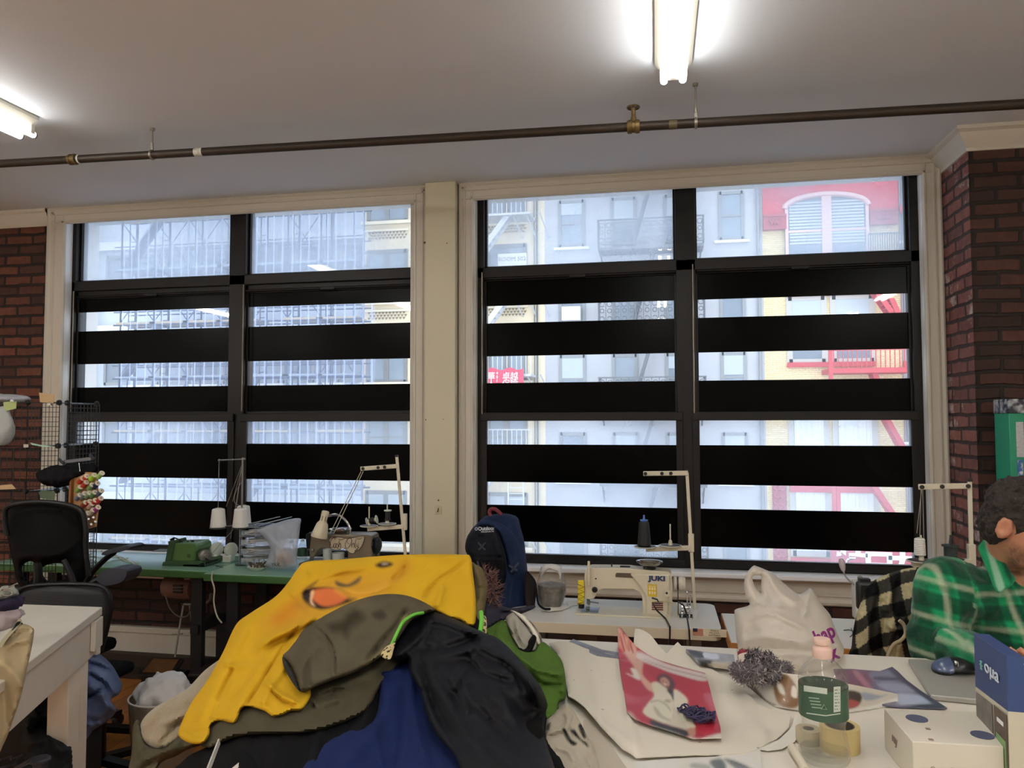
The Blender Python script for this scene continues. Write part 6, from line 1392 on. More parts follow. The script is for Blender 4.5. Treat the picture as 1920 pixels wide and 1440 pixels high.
o = cloth('transfer_print',pq,None,mat('glossy_print','ad2e3a',.3,attr='Col',coat=.3),sp=3.0,smooth=False,z=CT+.015,thick=.0015,round_px=2,round_d=.0005,fine=(.0015,60,20,2),lift=lambda P: hm(P)+.02*np.exp(-((P[:,0]-1160)/14)**2-((P[:,1]-1205)/14)**2),paint=painter('a82c3a',pp,var=.03))
tag(o,'red printed picture of a performer in cream with one arm raised, on the dotted cloth','print')
m = MB(); rr = random.Random(2); q = Zc(1308,1341,CT+.02)
for c0_,n_,R_q in ((Zc(1281,1329,CT+.024),2,.018),(Zc(1302,1335,CT+.026),5,.020),(Zc(1314,1345,CT+.027),8,.026),(Zc(1326,1340,CT+.026),4,.016)):
    for i in range(n_):
        c_ = Vector(c0_)+Vector((rr.uniform(-.008,.008),rr.uniform(-.008,.008),rr.uniform(-.002,.006))); r0_ = R_q*rr.uniform(.6,1.05); ph = rr.uniform(0,6)
        m.tube([(c_.x+r0_*math.cos(a*PI/9+ph)*(1+.1*math.sin(3*a)),c_.y+r0_*math.sin(a*PI/9+ph)*.95,c_.z+.005*math.sin(a*.9+ph)) for a in range(18)],.0022,6,closed=True)
o = m.build('elastic_cord',mat('purple_cord','2b2444',.6)); tag(o,'tangle of dark purple elastic cord lying on the red print','cord')
# loose printed sheets
def flat(name,pts,z,m,label,cat,th=.0015,paint=None,sp=6,group=None,lift=None,fine=(.0004,60,0,1),sm=False):
    o = cloth(name,pts,None,m,sp=sp,smooth=sm,z=z,thick=th,round_px=1,round_d=0,fine=fine,paint=paint,lift=lift); tag(o,label,cat,group); return o
M_ph = mat('photo_print','8a8a92',.3,attr='Col',coat=.2)
flat('photo_sheet',[(1062,1206),(1075,1199),(1100,1208),(1130,1219),(1160,1224),(1168,1236),(1120,1230),(1075,1214)],CT+.008,M_ph,'grey photo sheet peeping out above the dotted cloth','photo',paint=painter('7c7c84',[([(1070,1207),(1100,1212),(1160,1230),(1130,1230)],'5d5a62',4)],var=.35,wl=6),sp=4)
flat('photo_board',[(1286,1223),(1318,1228),(1376,1234),(1378,1246),(1372,1256),(1340,1252),(1312,1248)],CT+.012,M_ph,'thick photo board with a dark and a white block left of the grey fur','photo board',th=.010,sp=3,paint=painter('9a9ba2',[([(1290,1225),(1318,1230),(1320,1240),(1300,1238)],'4a4e58',2),([(1320,1230),(1345,1233),(1346,1243),(1322,1240)],'c9d0dd',1),([(1310,1243),(1336,1246),(1338,1254),(1314,1250)],'2a2422',2),([(1338,1247),(1374,1250),(1372,1256),(1338,1253)],'b9b09c',1)],var=.2,wl=8))
flat('picture_sheet',[(1190,1430),(1260,1424),(1340,1420),(1426,1404),(1430,1475),(1180,1475)],CT+.003,M_ph,'sheet with a dark pencil drawing under the front edge of the dotted cloth','paper',sp=3.5,paint=painter('d2cec4',[([(1330,1430),(1352,1424),(1362,1440),(1350,1450)],'5b605c',3),([(1358,1424),(1385,1430),(1412,1444),(1420,1460),(1390,1450)],'6e6c6a',3),([(1372,1428),(1400,1440),(1392,1436)],'2b2b2b',2),([(1300,1432),(1330,1436),(1328,1444),(1296,1440)],'9aa09a',3)]))
flat('round_sheet',[(1418,1405),(1460,1388),(1484,1366),(1490,1345),(1499,1352),(1502,1372),(1490,1392),(1466,1405),(1440,1408)],CT+.004,M_paper,'rounded white paper end sticking out right of the dotted cloth','paper')
flat('table_paper',[(1095,1350),(1130,1380),(1160,1420),(1190,1475),(1120,1475),(1100,1400)],CT+.003,mat('beige_paper','b3aa98',.8),'beige paper between the oat sweatshirt and the dotted cloth','paper',sm=True)
# long printed paper band that curls on its edge
def Yt(px,py,z=CT): return atZ(px,py,z).y
band = [(1373,1248),(1395,1251),(1440,1257),(1500,1266),(1560,1276),(1620,1288),(1683,1301),(1684,1322),(1640,1330),(1583,1338),(1520,1336),(1450,1325),(1420,1308),(1398,1290),(1375,1284)]
bd_ = [(1374,1280,Yt(1398,1284)+.06),(1398,1284,Yt(1398,1284)),(1450,1325,Yt(1450,1325)),(1520,1336,Yt(1520,1336)),(1583,1338,Yt(1583,1338)),(1684,1322,Yt(1684,1322)),(1395,1249,Yt(1398,1284)+.01),(1500,1266,Yt(1510,1334)+.02),(1620,1288,Yt(1610,1335)+.02),(1683,1301,Yt(1684,1322)+.01)]
M_band = mat('band_print','c9c2b2',.35,attr='Col',coat=.2)
o = cloth('paper_band',band,bd_,M_band,sp=3,smooth=False,thick=.002,round_px=1,round_d=0,fine=(.0005,40,0,1),paint=painter('c6c0b2',[
    ([(1397,1252),(1412,1256),(1416,1285),(1436,1312),(1455,1322),(1430,1316),(1400,1290)],'4b3c30',2),([(1456,1266),(1480,1268),(1498,1300),(1494,1326),(1462,1322),(1450,1290)],'7a5a3e',2),([(1456,1280),(1466,1284),(1472,1302),(1462,1298)],'d6cfc2',1.5),([(1486,1286),(1494,1292),(1494,1308),(1484,1304)],'d6cfc2',1.5),
    ([(1585,1296),(1614,1300),(1612,1320),(1586,1330)],'3c3430',2),([(1590,1312),(1610,1316),(1608,1324),(1588,1328)],'9a4a44',2),([(1618,1298),(1650,1304),(1664,1302),(1640,1312),(1620,1312)],'9298a6',2),([(1583,1332),(1640,1322),(1684,1308),(1684,1322),(1640,1330),(1583,1338)],'d8d4ca',2)],var=.04))
tag(o,'long printed paper strip standing on edge behind the water bottle','paper strip')
q = Zc(1431,1290); m = MB(); n = 30; R1 = .058
vs = [(q.x+.002+R1*math.cos(a),q.y+.055+R1*math.sin(a)*.8,z) for a in [math.radians(-75-270*i/n) for i in range(n+1)] for z in (CT+.001,CT+.062)]
m.add(vs,[(2*i,2*i+2,2*i+3,2*i+1) for i in range(n)]); o = m.build('paper_cuff',mat('cuff_paper','c9bfae',.6)); sm_ = o.modifiers.new('t','SOLIDIFY'); sm_.thickness = .0025; tag(o,'cream card ring that holds the grey fur','ring')
fc = [(Zc(px,py,CT+z+.008),r*.78) for px,py,z,r in ((1398,1262,.055,.030),(1422,1262,.060,.034),(1450,1264,.058,.032),(1416,1240,.075,.028),(1440,1244,.080,.026),(1470,1256,.06,.018),(1384,1258,.05,.02))]
sd = lambda P: np.minimum.reduce([np.linalg.norm(P-np.array(tuple(c)),axis=1)-r*.8 for c,r in fc])+.006*fbm(P*70,2)
lo = np.min([np.array(tuple(c))-r-.02 for c,r in fc],axis=0); hi = np.max([np.array(tuple(c))+r+.02 for c,r in fc],axis=0)
fu = solid('faux_fur',sd,lo,hi,.006,mat('grey_fur','6f676a',.9,noise_amt=.5,noise_scale=60)); tag(fu,'tuft of shaggy grey fur stuffed into a card ring in front of the plastic bag','fur')
tuft('fur_tufts',fc,260,.020,.0016,mat('grey_fur'),fu,curl=.8,seed=5)
tuft('pale_fur_tufts',fc,90,.020,.0016,mat('grey_fur_pale','a39a98',.9),fu,curl=.8,seed=9)
tuft('dark_fur_tufts',fc[3:5],140,.024,.0018,mat('grey_fur_dark','3b373b',.9),fu,curl=.8,seed=12)
o = solid('red_scrap',lambda P: np.linalg.norm(P-np.array(tuple(Zc(1396,1228,CT+.03))),axis=1)-.018+.006*fbm(P*90,2),np.array(tuple(Zc(1396,1228,CT+.03)))-.03,np.array(tuple(Zc(1396,1228,CT+.03)))+.03,.004,mat('red_scrap','7d2733',.8)); tag(o,'small crumpled red scrap behind the left of the grey fur','scrap')
# plastic carrier bag
bagp = [(1388,1232),(1381,1200),(1378,1165),(1377,1150),(1380,1142),(1405,1134),(1398,1118),(1395,1095),(1400,1075),(1412,1061),(1420,1062),(1435,1068),(1450,1075),(1468,1092),(1490,1110),(1500,1114),(1512,1108),(1519,1103),(1528,1112),(1540,1132),(1556,1152),(1562,1168),(1573,1195),(1582,1215),(1580,1228),(1568,1243),(1530,1262),(1470,1262),(1400,1252)]
by = 2.30
bdp = [(1388,1235,by-.02),(1380,1150,by+.03),(1400,1075,by+.10),(1419,1062,by+.12),(1470,1092,by+.12),(1519,1104,by+.12),(1562,1170,by+.04),(1582,1220,by),(1470,1262,by-.09),(1470,1180,by-.08),(1430,1160,by-.05),(1520,1190,by-.06),(1400,1250,by-.05),(1560,1245,by-.03)]
M_bag = clear_mat('milky_plastic',(1,1,1),.3,.82,'f3ecdf')
bg_ = cloth('plastic_bag',bagp,bdp,M_bag,sp=4.5,holes=[[(1411,1081),(1420,1079),(1427,1081),(1427,1098),(1427,1112),(1420,1106),(1413,1094)]],thick=.10,round_px=14,round_d=.05,fine=(.006,34,35,1.6),fine2=(.002,12,-40,2.5),
            folds=[([(1405,1138),(1420,1130),(1445,1140),(1470,1138)],4,.012),([(1400,1160),(1440,1150),(1480,1165),(1510,1180)],5,.010),([(1440,1080),(1460,1110),(1500,1135)],5,.012),([(1425,1068),(1440,1095),(1450,1130)],6,-.010),([(1500,1116),(1505,1130),(1500,1150)],5,-.012),([(1520,1110),(1512,1135),(1508,1160)],4,.010),([(1390,1200),(1440,1195),(1510,1205)],6,.008),([(1395,1222),(1450,1216),(1530,1222)],5,-.007),([(1398,1165),(1392,1190),(1396,1225)],5,.008)])
tag(bg_,'white plastic carrier bag with purple lettering standing on the cutting table','plastic bag')
M_pur = mat('purple_print','7a1f6b',.5)
decal('hap',bg_,1546,1190,40,-29,M_pur,'lettering',sx=.72,bold=.03,shear=.1)
decal('x',bg_,1562,1226,40,-27,M_pur,'lettering',sx=.9,bold=.03)
# big water bottle
q = Zc(1546,1424); by_ = q.y; r_ = 41/FPX*by_*1.02; hB = atY(1540,1196,by_).z-CT
wb = thing('water_bottle',tuple(q),'large clear water bottle with green label and pinkish sport cap, in the foreground','bottle')
zt_ = lambda py: atY(1545,py,by_).z-CT
rr_ = lambda w: w/2/FPX*by_
M_pet2 = clear_mat('clear_bottle_thin',(.985,.985,.98),.03,.06,'e3e2dc')
pr = [(.2*r_,.010),(rr_(60),.004),(rr_(78),.001),(rr_(84),.008),(rr_(84),zt_(1405)),(rr_(76),zt_(1385)),(rr_(70),zt_(1362)),(rr_(72),zt_(1350)),(rr_(78),zt_(1342)),(rr_(80),zt_(1338)),(rr_(80),zt_(1280)),(rr_(82),zt_(1274)),(rr_(78),zt_(1262)),(rr_(66),zt_(1252)),(rr_(52),zt_(1244)),(rr_(38),zt_(1236)),(rr_(30),zt_(1231)),(rr_(28),zt_(1226))]
b = MB(); b.lathe([(a,c) for a,c in pr],q,n=48,cap=False); b.build('bottle_body',M_pet2,wb)
l = MB(); l.lathe([(rr_(81.5),zt_(1339)),(rr_(81.5),zt_(1282))],q,n=64,cap=False); lo_ = l.build('bottle_label',mat('bottle_label_green','34513c',.4),wb)
def on_cyl(px,py): # point on the label facing the camera at a photo pixel
    d = ray(px,py); R = rr_(82.6); ox,oy = CAM.x-q.x,CAM.y-q.y; A = d.x**2+d.y**2; B = 2*(ox*d.x+oy*d.y); C_ = ox*ox+oy*oy-R*R; t = (-B-math.sqrt(max(B*B-4*A*C_,0)))/(2*A); return CAM+d*t
def label_patch(name,poly,m,parent=lo_):
    P,F = triangulate(resample(poly,4),5); vs = [tuple(on_cyl(*p)) for p in P]; mb = MB(); mb.add(vs,F); return mb.build(name,m,parent)
M_lw = mat('label_white','b9c0b4',.5)
label_patch('label_band',[(1507,1285),(1551,1291),(1551,1302),(1507,1296)],M_lw); label_patch('label_panel',[(1563,1288),(1576,1287),(1576,1334),(1563,1336)],M_lw)
label_patch('label_edge',[(1512,1336),(1548,1341),(1576,1337),(1576,1339),(1548,1343),(1512,1338)],M_lw)
for k in range(7): label_patch('label_line',[(1565,1293+k*6),(1574,1292.5+k*6),(1574,1294.5+k*6),(1565,1295+k*6)],mat('label_grey','5d6a60',.5))
for k in range(4): label_patch('label_text',[(1516+k*2,1307+k*6),(1536+k*2,1309+k*6),(1536+k*2,1311+k*6),(1516+k*2,1309+k*6)],mat('label_text_pale','8fa592',.5))
tri = [on_cyl(1545+6*math.cos(a),1327+6*math.sin(a)) for a in (-PI/2,PI/6,5*PI/6)]
MB().tube([tri[0],tri[1],tri[2]],.0009,5,closed=True).build('recycling_mark',mat('label_text_pale'),lo_)
MB().lathe([(.001,.009),(rr_(76),.010),(rr_(80),.022),(.001,.022)],q,n=40).build('water',clear_mat('water_body',(.95,.96,.95),.02,.05,'dcdcd6'),wb)
cp = MB(); cp.lathe([(rr_(32),zt_(1232)),(rr_(33),zt_(1229)),(rr_(33),zt_(1216)),(rr_(30),zt_(1213)),(rr_(24),zt_(1211)),(rr_(22),zt_(1209)),(rr_(27),zt_(1207)),(rr_(29),zt_(1200)),(rr_(27),zt_(1197)),(.001,zt_(1196))],q,n=32); cp.build('sport_cap',mat('pinkish_cap','d6b4a4',.4),wb)
# tape rolls and rod
def tape(px,py,R,r,h,m,label,z0=CT,tilt=None,core=None):
    c_ = Zc(px,py); t = thing('tape_roll',tuple(c_),label,'tape','tape rolls'); T_ = Matrix.Translation(c_)@(tilt or Matrix.Identity(4))
    MB(T_).lathe([(r+.002,0),(R,0),(R,h),(r+.002,h),(r+.002,0)],(0,0,0),n=44,cap=False).build('tape_body',m,t); MB(T_).lathe([(r-.001,0),(r+.002,0),(r+.002,h),(r-.001,h),(r-.001,0)],(0,0,0),n=40,cap=False).build('tape_core',core or mat('card_core','4e443a',.8),t)
M_mask = mat('masking_tape','c2ad74',.6,noise_amt=.05,noise_scale=90)
tape(1575,1404,.040,.028,.050,M_mask,'large roll of masking tape standing behind the water bottle')
tape(1516,1392,.026,.010,.030,mat('pale_tape','b9ac8c',.5),'small pale roll of tape left of the water bottle')
o = MB().cyl(Zc(1484,1400,CT+.012),Zc(1512,1446,CT+.012),.0085,n=14).build('paper_tube',mat('tube_paper','cfc6b0',.6)); tag(o,'thin cream paper tube lying against the foot of the water bottle','tube')
# white box with dots
w0,w1,w2 = Zc(1711,1475),Zc(1662,1404),Zc(1895,1412)
bh = .085; tp_ = [atZ(1657,1327,CT+bh),atZ(1711,1390,CT+bh),atZ(1882,1400,CT+bh),atZ(1830,1334,CT+bh)]
wbx = thing('gadget_box',(tp_[1].x,tp_[1].y,CT),'low white cardboard box with two grey discs printed on its lid, front right','box')
MB().prism([(p.x,p.y,CT) for p in tp_],(0,0,bh)).build('box_body',mat('box_white_card','d0c9b8',.5),wbx,bevel=.002)
def on_top(u,v,dz=.001): return tp_[0]*(1-u)*(1-v)+tp_[1]*(1-u)*v+tp_[3]*u*(1-v)+tp_[2]*u*v+Vector((0,0,dz))
for u,v in ((.27,.32),(.86,.72)):
    c_ = on_top(u,v,0); MB().lathe([(.0205,0),(.0205,.0012),(.001,.0012)],c_,n=36).build('printed_disc',mat('disc_grey','4a5068',.5,noise_amt=.2,noise_scale=300),wbx)
for u,v in ((.30,.62),(.23,.93)):
    c_ = on_top(u,v,.0008); MB().box(c_.x-.004,c_.y-.004,c_.z-.0008,c_.x+.004,c_.y+.004,c_.z+.0004).build('printed_icon',mat('icon_grey','86706a',.6),wbx)
dv = (tp_[2]-tp_[1]).normalized()
for k in range(3):
    c_ = tp_[1]+dv*(.035+.03*k)+Vector((0,-.0008,-bh*.62)); text_mb(('8','a8','O')[k],c_,.022,mat('print_faint','a89f8c',.6),'printed_icon',wbx,rot=basis(dv,(0,0,1)))
dl_ = (tp_[0]-tp_[1]).normalized(); c_ = tp_[1]*.4+tp_[0]*.6+Vector((-.001,0,-bh*.45)); text_mb('ray',c_,.024,mat('icon_grey'),'printed_word',wbx,rot=basis(-dl_,(0,0,1)),bold=.0006)
# blue and photo box standing behind, open flap
e0,e1 = atZ(1831,1352,CT+.0),atZ(1893,1428,CT+.0)
sbx = thing('photo_box',tuple(e0),'upright slim box, blue above and photos below, standing at the right edge of the table','box')
bx0,bx1 = atZ(1831,1353,CT+.07),atZ(1893,1422,CT+.07)
A0,A1 = Vector((bx0.x,bx0.y,0)),Vector((bx1.x,bx1.y,0)); ds = (A1-A0); nrm = Vector((ds.y,-ds.x,0)).normalized()
if nrm.x > 0: nrm = -nrm
zt0 = atY(1839,1188,A0.y).z; zt1 = atY(1903,1230,A1.y).z; zm0 = atY(1831,1287,A0.y).z; zm1 = atY(1893,1334,A1.y).z
dep = -nrm*.028
def slab(name,z00,z01,z10,z11,m,off=0): # quad standing on A0-A1 between two heights
    a,b = A0+nrm*off,A1+nrm*off; return MB().prism([(a.x,a.y,z00),(b.x,b.y,z10),(b.x,b.y,z11),(a.x,a.y,z01)],dep if off == 0 else -nrm*.001).build(name,m,sbx,smooth=False)
slab('box_body',CT,zm0,CT,zm1,mat('box_ivory','c3bba6',.5)); slab('box_top',zm0,zt0,zm1,zt1,mat('box_blue','2b406e',.5,noise_amt=.06,noise_scale=80))
def bq(u0,u1,v0,v1,m,name='printed_photo',off=.0015):
    zA,zB = (lambda u,v: (zm0-(zm0-CT)*.72*v)*(1-u)+(zm1-(zm1-CT)*.85*v)*u),None
    a,b = A0+ds*u0+nrm*off,A0+ds*u1+nrm*off; return MB().prism([(a.x,a.y,zA(u0,v1)),(b.x,b.y,zA(u1,v1)),(b.x,b.y,zA(u1,v0)),(a.x,a.y,zA(u0,v0))],nrm*.0008).build(name,m,sbx,smooth=False)
bq(.05,.56,.08,.92,mat('photo_mono','6c6660',.5,noise_amt=1.0,noise_scale=30)); bq(.62,.98,.06,.9,mat('photo_brown','57493c',.5,noise_amt=.5,noise_scale=40)); bq(.68,.95,.45,.88,mat('photo_green','7fa06a',.5),off=.0026); bq(.72,.9,.2,.26,M_white,off=.0026)
q = A0*.42+A1*.58+nrm*.0025; text_mb('oµa',(q.x,q.y,(zm0+zt0)/2*.5+(zm1+zt1)/2*.5+.004),.036,mat('blue_box_ink','c9d2da',.5),'lettering',sbx,rot=basis(ds,(0,0,1)),bold=.0004,sx=1.4)
q = A0*.74+A1*.26+nrm*.0025; zq = (zm0+zt0)/2*.72+(zm1+zt1)/2*.28; m = MB()
for a in (60,120,0): m.beam(q+ds.normalized()*.007*math.cos(math.radians(a))+Vector((0,0,zq+.010*math.sin(math.radians(a)))),q-ds.normalized()*.007*math.cos(math.radians(a))+Vector((0,0,zq-.010*math.sin(math.radians(a)))),.002,.002)
m.build('star_mark',mat('teal_mark','6fb0a4',.5),sbx)
a,b = A0+Vector((0,0,zt0)),A1+Vector((0,0,zt1)); off = Vector((.035,.02,-.01)); MB().prism([a,b,b+off,a+off],(0,0,-.001)).build('box_flap',mat('flap_blue','7486b0',.4),sbx,smooth=False)
# grey slab, mouse, magazine
flat('magazine',[(1563,1257),(1600,1257),(1650,1261),(1673,1253),(1684,1262),(1700,1278),(1730,1300),(1776,1330),(1740,1330),(1690,1328),(1640,1322),(1583,1318)],CT+.004,M_ph,'open magazine page with purple and blue photos right of the bottle','magazine',sp=3.2,th=.004,
     paint=painter('5d5a70',[([(1565,1260),(1625,1260),(1640,1280),(1600,1295),(1575,1290)],'6b4258',4),([(1610,1262),(1640,1300),(1632,1302),(1600,1264)],'a06a78',2),([(1630,1264),(1680,1262),(1690,1280),(1645,1282)],'6f7388',2),([(1640,1272),(1685,1274),(1688,1278),(1645,1278)],'3c3e52',1),([(1645,1284),(1700,1286),(1716,1300),(1670,1300)],'8c93a8',3),([(1680,1304),(1730,1308),(1752,1324),(1690,1326)],'a9b4c8',3),([(1760,1322),(1776,1330),(1720,1331),(1690,1327)],'3a3c4c',2),([(1590,1300),(1640,1300),(1680,1318),(1600,1316)],'767a8c',3),([(1660,1255),(1676,1254),(1760,1322),(1750,1324)],'3c3d52',2)],var=.22,wl=9))
gs = thing('laptop',tuple(Zc(1800,1290)),'closed grey laptop under the black mouse, in front of the man','laptop')
P = [Zc(1703,1237,CT+.012),Zc(1905,1246,CT+.012),Zc(1925,1322,CT+.012),Zc(1745,1305,CT+.012)]
MB().prism([(p.x,p.y,CT+.001) for p in P],(0,0,.014)).build('laptop_body',mat('laptop_grey','9c9a92',.4,.2,noise_amt=.05,noise_scale=120),gs,bevel=.003)
mq = Zc(1789,1250,CT+.03); ms = thing('computer_mouse',(mq.x,mq.y,CT+.015),'black angular computer mouse with a blue sheen on the grey laptop','mouse')
sdm = lambda P: smin(smax(sd_ell(P,(mq.x,mq.y,CT+.020),(.052,.036,.036)),-(P[:,2]-(CT+.024)),.004),sd_ell(P,(mq.x-.030,mq.y-.005,CT+.022),(.026,.030,.022)),.012)
solid('mouse_shell',sdm,(mq.x-.07,mq.y-.05,CT+.01),(mq.x+.07,mq.y+.05,CT+.065),.003,None,ms,mats=[mat('mouse_black','101216',.35),mat('mouse_sheen','3b4a6b',.3,coat=.5)],pick=lambda c: (c[:,0] < mq.x-.012) & (c[:,2] > CT+.022))  # blue sheen painted as a second colour over the left top
m = MB(); m.lathe([(.006,-.003),(.007,0),(.006,.003)],(mq.x-.006,mq.y-.027,CT+.048),(1,0,0),16); m.box(mq.x-.002,mq.y-.032,CT+.04,mq.x+.0,mq.y-.02,CT+.052); m.build('scroll_wheel',M_chrome,ms)
# dark things at the far right of the table
kb = thing('keyboard',tuple(Zc(1908,1270)),'dark keyboard edge below the man\'s hand at the right border','keyboard')
P = [Zc(1893,1262,CT+.02),Zc(2000,1262,CT+.02),Zc(2010,1290,CT+.02),Zc(1897,1290,CT+.02)]
MB().prism([(p.x,p.y,CT+.024) for p in P],(0,0,.018)).build('keyboard_body',mat('kb_grey','5a5754',.5),kb,bevel=.002)
m = MB(); a,b = P[0],P[1]
for i in range(8):
    for j in range(3): x = P[3].x+.01+i*.018; y = P[3].y+.008+j*.018; m.box(x,y,CT+.034,x+.014,y+.014,CT+.040)
m.build('keys',mat('kb_keys','2a2828',.5),kb,bevel=.001)
o = MB().box(Zc(1896,1380).x,Zc(1896,1380).y-.06,CT,Zc(1896,1380).x+.2,Zc(1896,1380).y,CT+.045).build('dark_area_block',mat('dark_area_black','161314',.7)); o.modifiers.new('b','BEVEL').width = .01; tag(o,'black block added for the dark area beyond the upright blue box at the right edge','pouch')  # made-up block where there is only a dark area past the box
o = MB().cyl(Zc(1900,1366,CT+.05),Zc(1960,1350,CT+.05),.010,n=14).build('marker_pen',mat('orange_plastic','b0622c',.4)); tag(o,'orange marker lying on the black block at the right edge','marker')
o = MB().box(Zc(1905,1436).x,Zc(1905,1436).y-.03,CT,Zc(1905,1436).x+.15,Zc(1905,1436).y+.03,CT+.03).build('notepad',mat('notepad_green','5f9a52',.6)); o.modifiers.new('b','BEVEL').width = .002; tag(o,'small green notepad at the bottom right corner of the table','notepad')
# ================================================================ BACKPACK, JAR AND PAPER ON THE SEWING TABLE
YB_ = 3.80
bp = thing('backpack',(atY(935,1140,YB_).x,YB_+.05,JT),'navy and black backpack with a red grab loop leaning on the window sill','backpack')
M_bpn = M_cloth('backpack_navy','1d2a48',.6,noise_amt=.12,noise_scale=30,bs=600); M_bpk = M_cloth('backpack_black','0f1118',.6,bs=600)
X5 = lambda a: [(560+x/4,820+y/4) for x,y in a]
cloth('main_compartment',X5([(1345,640),(1400,590),(1480,575),(1560,572),(1640,600),(1665,680),(1690,770),(1702,870),(1716,1000),(1722,1100),(1742,1200),(1762,1290),(1700,1312),(1560,1308),(1450,1295),(1400,1150),(1340,1000),(1290,880),(1262,790),(1290,700)]),
      [(920,970,YB_+.10),(970,980,YB_+.16),(985,1040,YB_+.12),(1000,1140,YB_+.10),(930,1145,YB_-.04),(900,1070,YB_),(880,1010,YB_+.06),(940,1060,YB_-.01)],M_bpn,sp=4,thick=.15,round_px=14,round_d=.07,fine=(.004,26,80,2),parent=bp,
      folds=[(X5([(1480,600),(1580,660),(1640,740),(1680,850)]),1.5,-.008),(X5([(1640,1000),(1600,1100),(1580,1300)]),5,.012),(X5([(1560,640),(1620,720),(1650,900),(1640,1000)]),6,.008)])
cloth('front_pocket',X5([(1248,830),(1262,750),(1300,695),(1350,665),(1420,655),(1480,680),(1505,735),(1535,820),(1555,900),(1560,1000),(1545,1100),(1510,1190),(1460,1255),(1420,1200),(1370,1070),(1320,970),(1270,890)]),
      [(880,1010,YB_-.02),(915,985,YB_-.01),(935,1003,YB_-.06),(948,1070,YB_-.08),(930,1130,YB_-.07),(900,1070,YB_-.08),(915,1040,YB_-.10)],M_bpk,sp=3.5,thick=.06,round_px=8,round_d=.035,fine=(.003,18,80,2),parent=bp,
      folds=[(X5([(1280,770),(1350,740),(1440,750),(1480,790)]),1.4,-.007),(X5([(1280,790),(1290,850),(1330,880),(1440,880)]),1.3,.005),(X5([(1340,900),(1350,960),(1370,1000)]),3,.008),(X5([(1450,800),(1470,950),(1460,1100)]),4,.008),(X5([(1300,890),(1450,895),(1540,900)]),1.5,-.006)])
cloth('side_panel',X5([(1350,632),(1420,622),(1500,640),(1580,690),(1640,780),(1665,900),(1640,1010),(1590,1010),(1555,880),(1520,760),(1480,690),(1420,662),(1345,665)]),[(900,980,YB_+.01),(950,985,YB_),(975,1040,YB_+.03),(955,1065,YB_-.03),(935,990,YB_-.03)],M_bpn,sp=3.5,thick=.04,round_px=6,round_d=.02,fine=(.002,16,60,2),parent=bp,
      folds=[(X5([(1400,640),(1500,670),(1580,760),(1620,900)]),1.2,-.005)])
m = MB()
for a,b in (((1345,790),(1400,845)),((1400,790),(1350,845)),((1575,960),(1640,1000)),((1650,940),(1590,1010)),((1340,930),(1360,1010))): p_,q_ = X5([a,b]); m.beam(atY(*p_,YB_-.115),atY(*q_,YB_-.115),.008,.003,up=(0,1,0))
m.build('webbing',mat('webbing_grey','2c3344',.6),bp)
m = MB(); m.tube([atY(x,y,YB_+.10) for x,y in spline(X5([(1440,590),(1430,560),(1445,538),(1475,540),(1500,560),(1520,578)]),5)],.010,10); m.build('grab_loop',mat('loop_red','6b2230',.7),bp)
fp = [x for x in bpy.data.objects if x.name.startswith('front_pocket')][0]
decal('Outdoor',fp,912,991,10,-3,mat('logo_white','d5d8dc',.5),'lettering',sx=.85,bold=.02,parent=bp)
decal('PRODUCTS',fp,914,997,3.6,-3,mat('logo_white'),'lettering',sx=1.3,bold=.01,parent=bp)
decal('O',fp,893,992,8,-3,mat('logo_white'),'logo_ring',sx=.9,bold=.02,parent=bp)
cloth('side_pocket',X5([(1700,1010),(1730,1030),(1765,1070),(1785,1110),(1780,1180),(1765,1280),(1710,1270),(1695,1150)]),[(985,1075,YB_+.02),(1005,1095,YB_+.04),(1000,1138,YB_),(985,1130,YB_-.02)],M_cloth('mesh_brown','2e2826',.8,bs=700,bump=.8),sp=3.5,thick=.05,round_px=6,round_d=.02,fine=(.003,10,70,2),parent=bp)
m = MB(); m.tube([Vector(tuple(Cn+d*(y/d[1]))) for d,y in zip(rays(np.array(spline(X5([(1715,1010),(1770,1080),(1785,1180),(1800,1250),(1840,1285),(1885,1288)]),5))),np.linspace(3.80,3.72,26))],.006,6); sp_ = m.build('shoulder_strap',M_bpk,bp)
# jar
q = atZ(1034,1139,JT); jar = thing('glass_jar',tuple(q),'round glass jar of grey scraps with a crumpled white cover, between backpack and machine','jar')
rj = 28/FPX*q.y; zj = lambda py: atY(1034,py,q.y).z-JT
MB().lathe([(.4*rj,.002),(.7*rj,.002),(.9*rj,zj(1122)),(rj,zj(1105)),(.98*rj,zj(1092)),(.8*rj,zj(1078)),(.66*rj,zj(1070)),(.72*rj,zj(1062))],q,n=40,cap=False).build('jar_body',M_pet2,jar)
MB().lathe([(.001,.004),(.62*rj,.004),(.84*rj,zj(1122)),(.94*rj,zj(1105)),(.9*rj,zj(1096)),(.4*rj,zj(1092)),(.001,zj(1090))],q,n=30).build('scraps',mat('silver_scraps','77726c',.35,.5,noise_amt=1.0,noise_scale=45,bump=1,bump_scale=60),jar)
cloth('jar_cover',[(1014,1082),(1012,1068),(1020,1060),(1033,1057),(1046,1060),(1054,1068),(1052,1078),(1050,1086),(1046,1074),(1032,1068),(1020,1074)],[(1014,1080,q.y-.02),(1033,1057,q.y+.03),(1052,1080,q.y-.02)],mat('cover_white','d0cec8',.6),sp=3,thick=.04,round_px=5,round_d=.015,fine=(.004,8,30,1),parent=jar)
o = cloth('folded_paper',[(1016,1145),(1024,1130),(1033,1121),(1052,1130),(1070,1138),(1052,1145),(1030,1147)],None,M_paper,z=JT+.004,thick=.002,sp=5,smooth=False,lift=lambda P: .05*np.clip(1-np.abs(P[:,0]-1034)/22,0,1)*np.clip((1147-P[:,1])/26,0,1)); tag(o,'creased white paper in front of the glass jar','paper')
